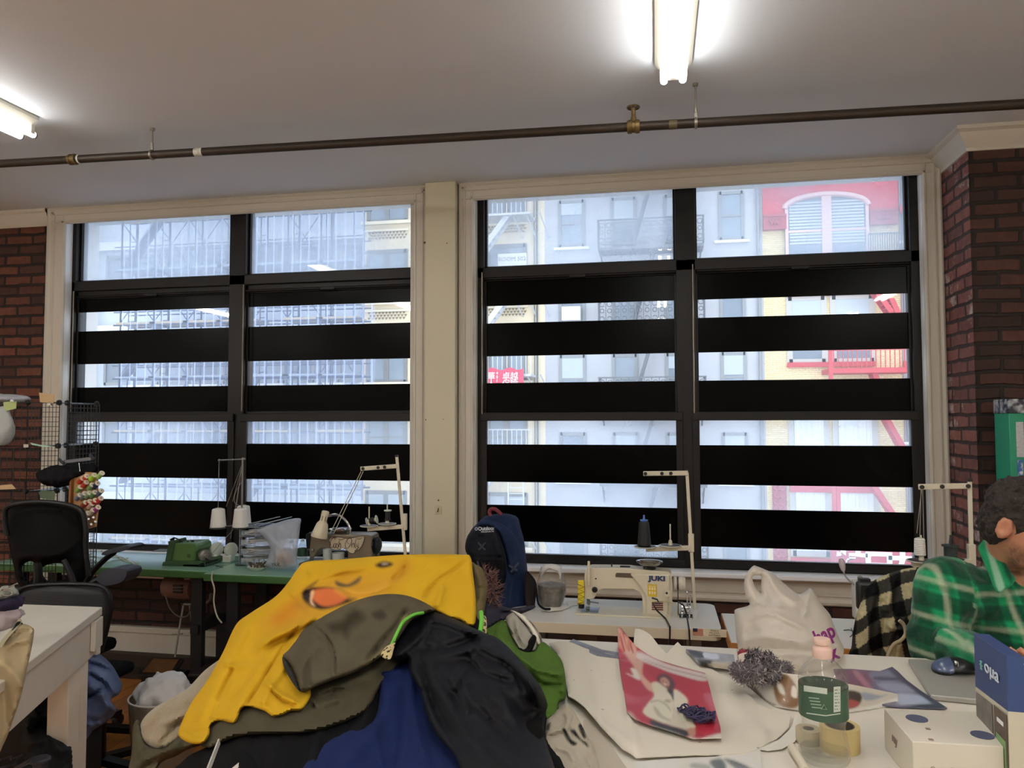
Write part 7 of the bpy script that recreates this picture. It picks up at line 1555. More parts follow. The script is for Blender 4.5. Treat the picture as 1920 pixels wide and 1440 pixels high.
o = cloth('paper_scrap',[(1062,1128),(1092,1126),(1090,1134),(1066,1137)],None,M_paper,z=JT+.002,thick=.001,sp=5,smooth=False); tag(o,'flat white paper scrap behind the needle of the ivory machine','paper')
# plastic bag on the green table
yg = 4.08
gb = cloth('plastic_bag',[(499,1062),(503,1045),(507,1028),(498,1012),(488,1000),(480,995),(494,988),(516,981),(540,974),(563,972),(563,985),(561,1005),(558,1030),(557,1050),(556,1064),(530,1067)],[(500,1062,yg-.03),(480,995,yg+.05),(563,972,yg+.05),(556,1064,yg-.03),(530,1040,yg-.08)],clear_mat('thin_milky_plastic',(1,1,1),.25,.5,'dfe4ee'),sp=3.5,thick=.07,round_px=8,round_d=.03,fine=(.005,16,60,2),
           folds=[([(515,1025),(520,1045),(518,1060)],4,.012),([(500,1000),(512,1015),(525,1028)],3,.008),([(560,980),(545,1010),(530,1030)],4,.008)]); tag(gb,'milky plastic bag with beige lace inside on the green table','plastic bag')
o = solid('lace_bundle',lambda P: sd_ell(P,tuple(atY(533,1048,yg+.0)),(.055,.03,.045))+.012*fbm(P*40,3),np.array(tuple(atY(533,1048,yg)))-.09,np.array(tuple(atY(533,1048,yg)))+.09,.006,mat('beige_lace','a98a6e',.9,noise_amt=.4,noise_scale=50)); tag(o,'bundle of beige lace seen through the milky bag','lace')
decal('YKK',gb,517,1059,9,0,M_ink,'lettering')
q = atZ(520,1062,GT+.0)
# ================================================================ LEFT SIDE
# --- wire grid cube shelving with black connectors
M_grid = mat('grid_wire','3a3c40',.35,.8); M_gridl = mat('grid_wire_bright','9ea3aa',.3,.8)
ws = thing('wire_shelf',(-3.55,3.8,0),'black wire-grid cube shelving with round connectors at the left edge by the window','shelf')
GX = [-4.35,-3.98,-3.63]; xr = lambda px,Y: atY(px,800,Y).x
def grid_panel(p0,p1,z0,z1,m=M_grid,nx=9,nz=9,name='grid_panel',r=.0016):
    p0,p1 = Vector((p0[0],p0[1],0)),Vector((p1[0],p1[1],0)); g = MB()
    for i in range(nx+1):
        q = p0.lerp(p1,i/nx); g.cyl((q.x,q.y,z0),(q.x,q.y,z1),r*(1.8 if i in (0,nx) else 1),n=5)
    for j in range(nz+1):
        z = z0+(z1-z0)*j/nz; g.cyl((p0.x,p0.y,z),(p1.x,p1.y,z),r*(1.8 if j in (0,nz) else 1),n=5)
    return g.build(name,m,ws)
A = (xr(52,3.55),3.55); B = (xr(111,3.62),3.62); Cc = (xr(126,3.70),3.70); D = (xr(181,3.95),3.95); Z0 = (xr(-60,3.5),3.5)
za,zb,zc_,zd_ = atY(111,755,3.62).z,atY(110,836,3.62).z,atY(118,920,3.62).z,atY(118,1010,3.62).z
for (z0,z1) in ((zb,za),(zc_,zb),(zd_,zc_),(.75,zd_)):
    grid_panel(A,B,z0,z1); grid_panel(Cc,D,z0,z1); grid_panel(Z0,A,z0,z1)
    grid_panel((A[0]-.1,3.95),(B[0]-.08,4.02),z0,z1,nx=8)
for z in (za,zb,zc_):
    m = MB()
    for i in range(10): t = i/9; m.cyl((B[0]*(1-t)+A[0]*t,B[1]*(1-t)+A[1]*t,z),(B[0]*(1-t)+A[0]*t-.05,3.98,z),.0016,n=5)
    m.build('grid_top',M_gridl,ws)
    for q in (A,B,Cc,D): MB().lathe([(.001,-.010),(.014,-.008),(.016,0),(.014,.008),(.001,.010)],(q[0],q[1]-.004,z),(.3,1,.1),18).build('connector',M_black,ws)
for x,y in (A,B,Cc,D): MB().cyl((x,y,0),(x,y,.75),.004,n=6).build('leg',M_grid,ws)
# things on and around it
def blob(name,c,r,m,label,cat,amp=.012,f=30,res=.008,cut=None,mats=None,pick=None,group=None):
    c = np.array(tuple(c)); r = np.array(r,float); sd = lambda P: (sd_ell(P,c,r)+amp*fbm(P*f,3)) if cut is None else np.maximum(sd_ell(P,c,r)+amp*fbm(P*f,3),cut(P))
    o = solid(name,sd,c-r*1.25-.02,c+r*1.25+.02,res,m); return tag(o,label,cat,group)
blob('baseball_cap',atY(2,800,3.5),(.062,.05,.11),mat('cap_white','a8aaa6',.8),'white cap hanging inside the wire shelf at the left edge','cap',.012,14)
blob('flat_bag',atY(2,748,3.62)+Vector((0,0,0)),(.17,.09,.03),mat('bag_grey_white','a3a5ab',.6),'flat white bag lying on top of the wire shelf','bag',.006,16)
def note(pts,Y,m,label,cat='note',name='sticky_note',dy=0):
    o = MB(); pxp(o,pts,Y,.0015); o = o.build(name,m,None,smooth=False); return tag(o,label,cat)
note([(6,754),(31,752),(30,766),(8,771)],3.49,mat('note_green','a9b877',.6),'yellow-green note clipped to the top rail at the left edge')
note([(73,736),(102,740),(100,756),(75,754)],3.56,mat('card_tan','b59a72',.7),'tan card propped on the wire shelf in front of the white casing','card','tan_card')
note([(56,830),(75,834),(102,837),(82,838),(60,834)],3.5,mat('teal_paper','9cc4b4',.6),'thin teal paper strip on the middle rail of the wire shelf','paper','paper_strip')
note([(44,833),(53,833),(53,839),(44,839)],3.5,mat('tag_white','b4ada6',.6),'tiny white tag on the middle rail of the wire shelf','tag','paper_tag')
note([(70,918),(103,922),(102,938),(76,934)],3.58,mat('leaf_card','5f7058',.7),'dull green card low in the wire shelf below the black bag','card','green_card')
note([(0,910),(22,908),(30,917),(0,918)],3.4,mat('card_tan'),'tan paper at the left edge above the office chair','card','tan_card')
note([(0,765),(4,764),(5,773),(0,772)],3.49,mat('note_red','9a4a48',.7),'red slip at the very left edge beside the yellow-green note')
for px,py in ((22,751),(92,758)):
    q = atY(px,py,3.47); o = thing('binder_clip',tuple(q),'shiny clip on the top rail, %s' % ('above the yellow-green note' if px < 50 else 'right of the tan card'),'clip','clips on the wire shelf')
    MB().prism([q+Vector(v) for v in ((-.012,0,-.006),(.012,0,-.006),(.007,0,.006),(-.007,0,.006))],(0,.01,0)).build('clip_body',M_chrome,o); MB().tube(arc(q+Vector((0,.005,.008)),.006,0,180,6),.001,5).build('clip_loop',M_chrome,o)
# black bundle with hanger clips
sd = lambda P: smin(sd_ell(P,tuple(atY(105,893,3.45)),(.10,.06,.055)),sd_ell(P,tuple(atY(150,882,3.5)),(.10,.05,.035)),.05)+.012*fbm(P*28,3)
o = solid('black_bag',sd,np.array(tuple(atY(120,890,3.48)))-.24,np.array(tuple(atY(120,890,3.48)))+.24,.008,M_cloth('black_bundle','0c0c0f',.7)); tag(o,'black cloth bundle hanging on the wire shelf beside the thread board','bag')
hg = thing('hanger',tuple(atY(145,868,3.44)),'silver and black trouser hanger clip above the thread board','hanger')
m = MB(); m.beam(atY(120,866,3.43),atY(172,860,3.43),.010,.018); m.build('hanger_bar',mat('hanger_steel','6c7078',.3,.8),hg,bevel=.002)
for a,b in (((110,860),(120,870)),((168,852),(176,862))): MB().beam(atY(*a,3.42),atY(*b,3.42),.012,.012).build('hanger_clip',mat('clip_dark','2a2d34',.3,.5),hg,bevel=.002)
MB().tube([atY(x,y,3.42) for x,y in spline([(148,868),(149,876),(150,884)],4)],.0016,5).build('hanger_hook',M_chrome,hg)
# --- thread board with spools
tb = thing('thread_rack',tuple(atY(158,990,3.44)),'wooden board rack full of small coloured spools hanging by the window','thread rack')
bdp3 = [(131,888),(150,884),(178,887),(184,940),(178,988),(165,992),(128,960)]
m = MB(); pxp(m,bdp3,3.46,.014); m.build('rack_board',mat('rack_wood','b98c5c',.5,noise_amt=.2,noise_scale=14),tb,bevel=.002)
m = MB(); pxp(m,[(131,889),(134,889),(131,962),(127,960)],3.44,.03); m.build('rack_edge',mat('rack_wood_dark','8d5a2c',.5),tb)
spl = [(150,903,'b32c1c'),(158,899,'b52e1e'),(172,897,'a4cf2a'),(186,893,'9fc463'),(157,910,'b8361f'),(146,919,'7fa04f'),(168,915,'7f9a58'),(178,912,'1c2748'),(145,934,'7d8894'),(154,931,'8f9aa0'),(163,930,'8ba585'),(173,929,'5f8a55'),(185,926,'4c5560'),
       (156,948,'9c4a34'),(164,946,'a3271c'),(174,944,'b02a1d'),(184,940,'c22f22'),(168,950,'c7a58f'),(179,957,'b03a8c'),(160,968,'b9987a'),(170,962,'cdbfae')]
words_ = {'b3': 'red','b5': 'red','a4': 'lime green','9f': 'pale green','b8': 'orange-red','7f': 'olive green','1c': 'navy','7d': 'grey','8f': 'light grey','8b': 'sage green','5f': 'green','4c': 'dark grey','9c': 'rust','a3': 'dark red','b0': 'red','c2': 'bright red','c7': 'beige','b9': 'tan','cd': 'cream'}
sp0 = None; seen = {}
for i,(px,py,c) in enumerate(spl):
    q = atY(px,py,3.44); w = words_[c[:2]] if c != 'b03a8c' else 'magenta'
    row = 'top row' if py < 906 else 'second row' if py < 922 else 'third row' if py < 938 else 'fourth row' if py < 955 else 'bottom row'
    seen[(w,row)] = seen.get((w,row),0)+1
    t = thing('thread_spool',tuple(q),'%s thread spool in the %s of the thread board%s' % (w,row,'' if seen[(w,row)] == 1 else ', right of its twin'),'spool','spools on the thread board')
    d = Vector((.74,-.30,.55)).normalized(); q0 = q-d*.012; mt = mat('thread_'+c,c,.6)
    MB().lathe([(.0045,0),(.0125,.002),(.0125,.040),(.0045,.042)],q0,d,14).build('wound_thread',mt,t); MB().lathe([(.0138,.041),(.0138,.044),(.004,.045),(.004,.041)],q0,d,14).build('spool_end',mat('spool_cream','cfc6b0',.5),t)
m = MB()
for px,py in ((163,975),(172,972),(176,980),(168,985)): m.cyl(atY(px,py,3.44),atY(px+3,py-2,3.42),.006,n=10)
o = m.build('bobbins',M_chrome); o.name = 'spool_pins'; adopt(o,tb)
# --- office chairs
M_mesh = mat('chair_mesh','060607',.7,spec=.12,noise_amt=.4,noise_scale=200,bump=.6,bump_scale=500); M_cf = mat('chair_frame','09090b',.4,spec=.3)
def panel(name,pts,Y,thick,m,parent,sp=6,folds=(),rd=14,rdd=.05,fine=(.001,20,0,1),ctrl=None,holes=()):
    return cloth(name,pts,ctrl or [(pts[0][0],pts[0][1],Y)],m,sp=sp,thick=thick,round_px=rd,round_d=rdd,fine=fine,folds=folds,parent=parent,holes=holes)
Y1 = 3.32
oc = thing('office_chair',(atY(95,1100,Y1).x,Y1,0),'black high-back mesh office chair at the left edge, facing away by the green table','office chair')
bk = [(10,965),(14,948),(40,941),(80,940),(120,945),(148,957),(159,980),(162,1020),(165,1060),(160,1085),(146,1100),(110,1106),(60,1105),(35,1096),(25,1060),(14,1010),(8,985)]
panel('backrest',bk,Y1,.05,M_mesh,oc,folds=[([(20,970),(60,953),(120,957),(150,985)],5,.010),([(14,985),(28,1040),(60,1042),(110,1040),(150,1010)],4,.008),([(60,1062),(100,1055),(140,1058)],8,-.02)],ctrl=[(10,965,Y1+.03),(90,940,Y1),(90,1030,Y1-.05),(150,1000,Y1+.02),(90,1100,Y1+.02)],holes=[[(42,1062),(58,1052),(66,1062),(60,1085),(48,1090)],[(80,1064),(108,1056),(126,1064),(120,1086),(88,1088)]])
m = MB(); m.tube([atY(x,y,Y1-.02) for x,y in spline([(13,1005),(9,968),(20,948),(80,941),(145,952),(160,980),(161,1030),(166,1080)],5)],.012,8); m.build('back_frame',M_cf,oc)
for r_,pl_ in ((.02,[(70,1106),(72,1080),(70,1055)]),(.014,[(140,1100),(132,1075),(120,1050)])): MB().tube([atY(x,y,Y1-.05) for x,y in spline(pl_,4)],r_,8).build('lumbar_bar',M_cf,oc)
x_,z_ = atY(95,1100,Y1).x,.46
MB().box(x_-.34,Y1-.02,z_,x_+.08,Y1+.40,z_+.07).build('seat',M_cloth('seat_black','0a0a0c',.9),oc,bevel=.03); MB().cyl((x_,Y1+.22,.1),(x_,Y1+.22,z_),.03).build('gas_column',M_cf,oc)
for a in range(5):
    an = math.radians(72*a+20); e = Vector((x_+.3*math.cos(an),Y1+.22+.3*math.sin(an),.07)); MB().beam((x_,Y1+.22,.11),e,.05,.03).build('base_arm',M_cf,oc); MB().lathe([(.001,-.02),(.028,-.018),(.03,0),(.028,.018),(.001,.02)],e-Vector((0,0,.04)),(math.sin(an),-math.cos(an),0),14).build('caster',M_black,oc)
for sx,pts,pad in ((1,[(160,1095),(172,1075),(185,1060),(200,1046),(215,1035)],[(190,1040),(195,1034),(215,1027),(236,1023),(245,1026),(238,1031),(215,1036),(200,1041)]),(1,[(150,1110),(175,1092),(200,1080)],[(180,1085),(195,1069),(225,1066),(238,1072),(230,1090),(205,1098),(190,1096)])):
    ya = Y1+.05 if pad[0][1] < 1060 else Y1-.25
    m = MB(); m.tube([atY(x,y,ya) for x,y in spline(pts,4)],.014,8); am = m.build('armrest',M_cf,oc)
    m = MB(); pxp(m,spline(pad,3,True),ya-.05,.10); m.build('arm_pad',mat('pad_dark','1b1e2a',.5),am,bevel=.012)
oc2 = thing('office_chair',(atY(125,1180,3.0).x,3.0,0),'black mesh office chair with a ribbed low back, just behind the white work table','office chair')
def ribbed():
    m = mat('ribbed_mesh','15151a',.6); nt = m.node_tree; b_ = nt.nodes['Principled BSDF']; g = nd(nt,'ShaderNodeNewGeometry'); w_ = nd(nt,'ShaderNodeTexWave',bands_direction='Z'); w_.inputs['Scale'].default_value = 26; nt.links.new(g.outputs['Position'],w_.inputs['Vector'])
    r = nd(nt,'ShaderNodeMapRange'); r.inputs[3].default_value = 0; r.inputs[4].default_value = 1; nt.links.new(w_.outputs['Fac'],r.inputs[0]); mx = nd(nt,'ShaderNodeMix',data_type='RGBA'); mx.inputs[6].default_value = lin('0c0c10'); mx.inputs[7].default_value = lin('1c1d21'); nt.links.new(r.outputs[0],mx.inputs[0]); nt.links.new(mx.outputs[2],b_.inputs['Base Color']); return m
Y2 = 3.0
panel('backrest',[(25,1110),(40,1100),(90,1095),(150,1095),(190,1100),(205,1112),(208,1135),(203,1170),(196,1200),(186,1222),(165,1232),(90,1235),(40,1225),(25,1180)],Y2,.03,ribbed(),oc2,ctrl=[(30,1110,Y2+.03),(110,1096,Y2),(205,1115,Y2+.05),(110,1200,Y2-.03),(195,1200,Y2+.04)])
m = MB(); m.tube([atY(x,y,Y2+.02) for x,y in spline([(30,1112),(60,1098),(150,1095),(196,1102),(208,1130),(203,1170),(190,1220)],5)],.009,8); m.build('back_frame',M_cf,oc2)
x_ = atY(125,1180,Y2).x; MB().box(x_-.30,Y2+.02,.46,x_+.06,Y2+.40,.52).build('seat',M_cloth('seat_black'),oc2,bevel=.03); MB().cyl((x_,Y2+.22,.1),(x_,Y2+.22,.46),.03).build('gas_column',M_cf,oc2); MB().beam((x_,Y2+.01,.5),(x_,Y2+.01,.8),.06,.02).build('back_bar',M_cf,oc2)
for a in range(5):
    an = math.radians(72*a); e = Vector((x_+.28*math.cos(an),Y2+.22+.28*math.sin(an),.07)); MB().beam((x_,Y2+.22,.11),e,.05,.03).build('base_arm',M_cf,oc2); MB().lathe([(.001,-.02),(.028,-.018),(.03,0),(.028,.018),(.001,.02)],e-Vector((0,0,.04)),(math.sin(an),-math.cos(an),0),14).build('caster',M_black,oc2)
# --- white work table, front left
WT = .92
pA,pB,pC = atZ(192,1138,WT),atZ(60,1237,WT),atZ(20,1132,WT)
ux = (pC-pA).normalized(); uy = (pB-pA).normalized(); ux = Vector((ux.x,ux.y,0)).normalized(); uy = Vector((uy.x,uy.y,0)).normalized()
wt = thing('work_table',(pA.x-.5,pA.y-.5,0),'white painted wooden work table at the front left, half covered by a beige cloth','table')
M_wp = mat('white_paint_wood','cdc7ba',.5,noise_amt=.06,noise_scale=14,bump=.2,bump_scale=30)
P = [pA,pA+ux*1.5,pA+ux*1.5+uy*1.3,pA+uy*1.3]
MB().prism(P,(0,0,-.032)).build('table_top',M_wp,wt,bevel=.003)
def wbeam(a,b,w,h,z,name): return MB().beam(a+Vector((0,0,z)),b+Vector((0,0,z)),w,h).build(name,M_wp,wt,bevel=.003)
o1 = pA+ux*.03+uy*.04; wbeam(o1+uy*.0,o1+uy*1.2,.025,.15,-.032-.078,'apron'); wbeam(pA+ux*.0+uy*.035,pA+ux*1.4+uy*.035,.025,.15,-.032-.078,'apron')
wbeam(pA+ux*.005+uy*.005,pA+ux*.005+uy*.10,.02,.12,-.032-.064,'corner_block')
lg = pA+ux*.085+uy*.17
for c_ in (lg,pA+ux*1.4+uy*.17):
    m = MB(); a = Vector((c_.x,c_.y,0)); m.beam(a+uy*-.035,a+uy*-.035+Vector((0,0,WT-.032)),.07,.10,up=ux); m.build('leg',M_wp,wt,bevel=.003)
    m = MB(); m.beam(a+uy*.036,a+uy*.036+Vector((0,0,WT-.032)),.066,.09,up=ux); m.build('leg',M_wp,wt,bevel=.003)
# beige cloth over its front corner
bc = cloth('beige_cloth',[(-60,1215),(0,1205),(17,1190),(33,1173),(47,1170),(60,1176),(64,1182),(62,1200),(58,1222),(51,1253),(43,1290),(35,1320),(24,1352),(14,1380),(0,1412),(-20,1480),(-60,1480)],
           [(0,1205,2.02),(47,1170,2.12),(62,1200,2.08),(30,1300,2.0),(0,1412,1.95),(-60,1480,1.9),(-60,1215,1.98)],M_cloth('beige_linen','a39272',.9,bs=400),sp=5,thick=.02,round_px=6,round_d=.02,fine=(.004,30,70,2),folds=[([(10,1215),(35,1203),(60,1200)],5,.010),([(0,1240),(25,1265),(45,1290)],10,.012),([(-10,1240),(10,1330),(5,1400)],12,-.01),([(20,1197),(40,1186),(58,1182)],4,-.01)])
tag(bc,'beige cloth draped over the front corner of the white work table','cloth')
o = cloth('fabric_strap',[(0,1206),(10,1192),(28,1172),(35,1160),(41,1166),(30,1180),(14,1198),(2,1214)],[(0,1206,2.0),(38,1162,2.15),(10,1198,2.02)],M_cloth('strap_beige','9c9378',.9),sp=4,thick=.012,round_px=3,round_d=.01); tag(o,'olive-beige strap folded along the edge of the white work table','strap')
o = cloth('dark_pouch',[(18,1192),(25,1176),(34,1165),(42,1168),(44,1174),(30,1184)],[(18,1192,2.06),(42,1168,2.14)],mat('gap_dark','14110f',.8),sp=4,thick=.02,round_px=3,round_d=.01); tag(o,'small dark sheet painted for the shaded gap between strap and beige cloth','pouch')  # dark sheet standing in for the shade between strap and cloth
rr = random.Random(6)
for px,py,rx,c,lab in ((5,1158,.055,'a79a9c','crumpled pale pink fabric at the left edge of the white work table'),(12,1133,.035,'2a2438','crumpled dark purple fabric behind the pink one at the left edge'),(3,1112,.035,'8f9289','crumpled grey fabric at the very left edge below the chair back')):
    q = atY(px,py,2.28); blob('fabric_scrap',q,(rx,.05,rx*.7),M_cloth('scrap_'+c,c,.8),lab,'fabric',.014,34,.006)
m = MB(); m.tube([atY(x,y,2.25) for x,y in spline([(0,1108),(12,1103),(28,1096),(33,1094)],5)],.0022,6); m.tube([atY(x,y,2.25) for x,y in spline([(2,1106),(16,1106),(23,1112),(16,1117),(6,1115)],5)],.0022,6); o = m.build('wire_hook',M_chrome); tag(o,'bent silver wire sticking out of the clutter at the left edge','wire')
# --- jackets under / behind the work table, waste bin
M_puf = mat('puffer_blue','56658a',.45,noise_amt=.1,noise_scale=20,bump=.3,bump_scale=60)
pj = cloth('puffer_jacket',[(160,1222),(175,1220),(195,1232),(212,1250),(226,1275),(229,1288),(222,1302),(208,1312),(216,1325),(217,1335),(205,1350),(190,1360),(178,1368),(165,1390),(150,1400),(130,1380),(130,1240)],
           [(150,1230,3.0),(226,1280,3.05),(190,1290,2.88),(215,1330,2.92),(150,1390,2.85),(130,1300,2.85)],M_puf,sp=4.5,thick=.20,round_px=14,round_d=.08,fine=(.008,22,20,2),
           folds=[([(160,1240),(190,1250),(215,1262)],4,-.03),([(165,1262),(195,1282),(210,1308)],4,-.035),([(160,1310),(185,1296),(200,1290)],3,-.03),([(160,1280),(190,1300),(212,1330)],12,.03),([(165,1352),(195,1348),(215,1334)],5,-.02)])
tag(pj,'slate blue quilted puffer jacket slumped behind the leg of the white work table','jacket')
dj = cloth('padded_jacket',[(60,1290),(75,1275),(95,1262),(128,1258),(130,1470),(20,1470),(30,1420),(36,1380),(45,1340)],[(60,1290,2.75),(128,1260,2.8),(80,1400,2.6),(20,1470,2.5),(130,1470,2.55)],M_cloth('dark_padding','1f2427',.6,noise_amt=.3,noise_scale=14),sp=5,thick=.25,round_px=18,round_d=.08,fine=(.014,24,30,1.6),
           folds=[([(60,1330),(90,1300),(128,1290)],8,.03),([(55,1370),(80,1355),(125,1350)],6,-.04),([(50,1400),(90,1385),(120,1420)],10,.03),([(60,1310),(62,1330),(75,1345)],3,.02)])
tag(dj,'dark padded jacket stuffed beneath the white work table','jacket')
o = MB().box(pA.x-.9,2.75,0,pA.x-.1,3.0,.5).build('dark_fill_box',mat('dark_fill_black','0c0c0e',.7)); o.modifiers.new('b','BEVEL').width = .02; tag(o,'black box added to fill the dark under the white work table','box')  # added box that makes the space below the table top dark
sb_ = thing('footstool',tuple(atZ(60,1430,.3)),'black five-spoke footring with a round knob at the bottom left corner','stool')
m = MB(); c_ = atY(30,1470,2.35)
for a,b in (((0,1425),(22,1418)),((20,1424),(42,1415)),((28,1440),(66,1418)),((0,1440),(30,1432)),((10,1450),(70,1424))): m.beam(atY(*a,2.35),atY(*b,2.4),.006,.006)
m.build('spokes',mat('spoke_steel','555a66',.3,.7),sb_); a = atY(76,1423,2.38); MB().lathe([(.024,-.09),(.024,-.012),(.032,-.008),(.033,0),(.028,.005),(.001,.006)],a,(0,0,1),20).build('knob',mat('knob_slate','2d3440',.4),sb_)
MB().cyl((a.x,a.y,0),(a.x,a.y,a.z-.05),.02).build('post',M_cf,sb_)
bn_ = atY(308,1303,3.2); bin_ = thing('waste_bin',(bn_.x,3.2,0),'clear waste bin with a white liner beside the left end of the heap','waste bin')
MB().lathe([(.001,.004),(.115,.004),(.118,0),(.150,bn_.z),(.146,bn_.z),(.112,.01),(.001,.01)],(bn_.x,3.2,0),n=36).build('bin_body',clear_mat('bin_plastic',(.9,.88,.85),.2,.45,'a79c8a'),bin_)
MB().tube([(bn_.x+.150*math.cos(a*PI/18),3.2+.150*math.sin(a*PI/18),bn_.z) for a in range(36)],.004,6,closed=True).build('bin_rim',mat('rim_pale','c9c6bf',.4),bin_)
cz = (bn_.x,3.2,bn_.z-.02); lin_ = solid('bin_liner',lambda P: sd_ell(P,cz,(.125,.125,.12))+.022*fbm(P*18,3),np.array(cz)-.2,np.array(cz)+.2,.009,mat('liner_white','cfd0cf',.5),bin_)
# ================================================================ CHECKED JACKET ON A CHAIR
YJK = 2.85
ch = thing('wooden_chair',(atY(1665,1200,YJK).x+.15,YJK-.1,0),'chair under the checked jacket, mostly hidden by it and the man','chair')
x0,x1 = atY(1612,1150,YJK+.04).x,atY(1720,1150,YJK+.04).x
for x in (x0+.03,x1): MB().beam((x,YJK+.08,0),(x,YJK+.09,atY(1650,1095,YJK).z),.035,.03).build('back_post',mat('chair_dark','1c1a18',.5),ch)
MB().box(x0,YJK+.06,atY(1650,1100,YJK).z-.1,x1+.02,YJK+.10,atY(1650,1100,YJK).z).build('top_rail',mat('chair_dark'),ch,bevel=.01); MB().box(x0,YJK-.35,.58,x1+.04,YJK+.08,.62).build('seat',mat('chair_dark'),ch,bevel=.01)
for x in (x0+.03,x1): MB().beam((x,YJK-.3,0),(x,YJK-.3,.58),.035,.035).build('leg',mat('chair_dark'),ch)
def checks(P):
    a = math.radians(-14); wx = 10*vnoise(np.c_[P/55,P[:,0]*0+3]); wy = 12*vnoise(np.c_[P/50,P[:,0]*0+8])
    u = (P[:,0]*math.cos(a)+P[:,1]*math.sin(a)+wx)/27; v = (-P[:,0]*math.sin(a)+P[:,1]*math.cos(a)+wy)/26
    A_,B_ = (np.floor(u) % 2).astype(bool),(np.floor(v) % 2).astype(bool); c = np.tile(L3('0b0b0c'),(len(P),1)); c[A_ ^ B_] = L3('36342f'); c[A_ & B_] = L3('b3a986'); return c*(1+.15*fbm(np.c_[P/4,P[:,0]*0],2))[:,None].clip(.6,1.4)
jk = [(1598,1238),(1597,1210),(1600,1180),(1606,1152),(1614,1130),(1622,1106),(1638,1089),(1660,1078),(1690,1068),(1727,1063),(1760,1066),(1775,1090),(1760,1240),(1690,1250)]
ck = cloth('checked_jacket',jk,[(1598,1230,YJK-.02),(1622,1106,YJK+.02),(1727,1063,YJK+.05),(1690,1150,YJK-.05),(1650,1200,YJK-.08),(1760,1230,YJK-.02)],M_cloth('checked_wool','40403c',.95,attr='Col',bs=300,bump=.5),sp=2.6,paint=checks,thick=.09,round_px=10,round_d=.05,fine=(.006,26,70,2),
           folds=[([(1640,1100),(1632,1150),(1628,1220)],6,.018),([(1655,1120),(1660,1160),(1650,1230)],7,-.018),([(1680,1080),(1668,1120),(1660,1150)],8,.018),([(1690,1160),(1680,1200),(1670,1235)],6,-.016),([(1700,1150),(1685,1180),(1660,1170)],5,.014)])
tag(ck,'black and cream checked wool jacket hung over the chair left of the man','jacket')
MB().tube([Vector(tuple(Cn+d*(2.72/d[1]))) for d in rays(np.array(spline([(1686,1163),(1695,1172),(1698,1188),(1690,1200),(1676,1208),(1668,1222),(1663,1238)],6)))],.006,8).build('drawstring',mat('string_cream','b3a888',.8),ck)
# ================================================================ THE MAN
HC = np.array(tuple(atY(1921,985,2.42)))                          # head centre
fy = np.array([.60,-.70,-.40]); fy /= np.linalg.norm(fy)          # where the face points: right, towards us, down
zx = np.array([0,0,1.]); zx = zx-fy*(zx@fy); zx /= np.linalg.norm(zx); xx = np.cross(fy,zx)
RM = np.c_[xx,fy,zx]                                              # local (x: his right.., y forward, z up)
if (RM[:,0]@np.array([1,0,0])) > 0: pass
hl = lambda P: (P-HC)@RM
hw_ = lambda v: HC+RM@np.array(v,float)
SH = np.array(tuple(atY(1772,1096,2.52))); NB = np.array(tuple(atY(1915,1095,2.56))); EL = np.array(tuple(atY(1752,1212,2.50)));
WR = np.array([*tuple(atY(1868,1232,2.26))]); WR[2] = max(WR[2],CT+.05); HD = np.array(tuple(atY(1925,1226,2.10))); PEL = NB+np.array([.10,.12,-.52]); SH2 = NB+np.array([.24,.02,-.06]); EL2 = SH2+np.array([.10,-.16,-.22]); WR2 = HD+np.array([.20,.06,.0]); LOC = None
sgn = -1 if hw_((1,0,0))[0] > HC[0] else 1                        # local x sign of the ear we see (left in the photo)
def head_sdf(P):
    q = hl(P); q = q.copy(); q[:,0] *= 1; E = lambda c,r: sd_ell(q,c,r)
    d = E((0,-.012,.030),(.074,.096,.088)); d = smin(d,E((0,.030,-.035),(.060,.062,.070)),.03); d = smin(d,E((0,.052,-.085),(.034,.030,.028)),.03)
    d = smin(d,E((0,.078,.026),(.052,.016,.012)),.015)
    for s in (-1,1):
        d = smax(d,-E((s*.031,.098,.006),(.019,.016,.012)),.012); d = smin(d,E((s*.031,.078,.006),(.014,.014,.011)),.004); d = smin(d,E((s*.044,.056,-.028),(.022,.022,.020)),.02)
        ear = smax(E((s*.080,-.012,-.010),(.013,.021,.034)),-E((s*.090,-.006,-.004),(.010,.012,.021)),.006); d = smin(d,ear,.006)
    d = smin(d,sd_cap(q,np.array([0,.092,.008]),np.array([0,.116,-.030]),.009,.014),.010); d = smin(d,sd_ell(q,(0,.098,-.036),(.021,.014,.009)),.006)
    d = smin(d,E((0,.088,-.062),(.025,.012,.0055)),.006); d = smin(d,E((0,.086,-.071),(.021,.012,.006)),.005)
    return d
ND = (HD-WR)/np.linalg.norm(HD-WR)
def hand_sdf(P,w,h,side=1):
    f = (h-w)/np.linalg.norm(h-w); up = np.array([0,0,1.]); s = np.cross(f,up); s /= np.linalg.norm(s); up = np.cross(s,f)
    R3 = np.c_[f,s,up]; q = (P-w)@R3; d = sd_box(q,(.045,0,0),(.042,.038,.013),.012)
    for i,(o,L) in enumerate(((-.030,.070),(-.010,.080),(.010,.075),(.029,.058))):
        a = np.array([.082,o,.002]); b = a+np.array([L*.5,o*.12,.010]); c = b+np.array([L*.36,0,-.018]); e = c+np.array([L*.14,0,-.018]); f_ = np.minimum(np.minimum(sd_cap(q,a,b,.0088,.008),sd_cap(q,b,c,.008,.0072)),sd_cap(q,c,e,.0072,.0065)); d = smin(d,f_,.005)
    t0 = np.array([.020,-side*.034,-.002]); t1 = t0+np.array([.035,-side*.026,-.006]); t2 = t1+np.array([.028,-side*.004,-.008]); return smin(d,np.minimum(sd_cap(q,t0,t1,.011,.0095),sd_cap(q,t1,t2,.0095,.008)),.007)
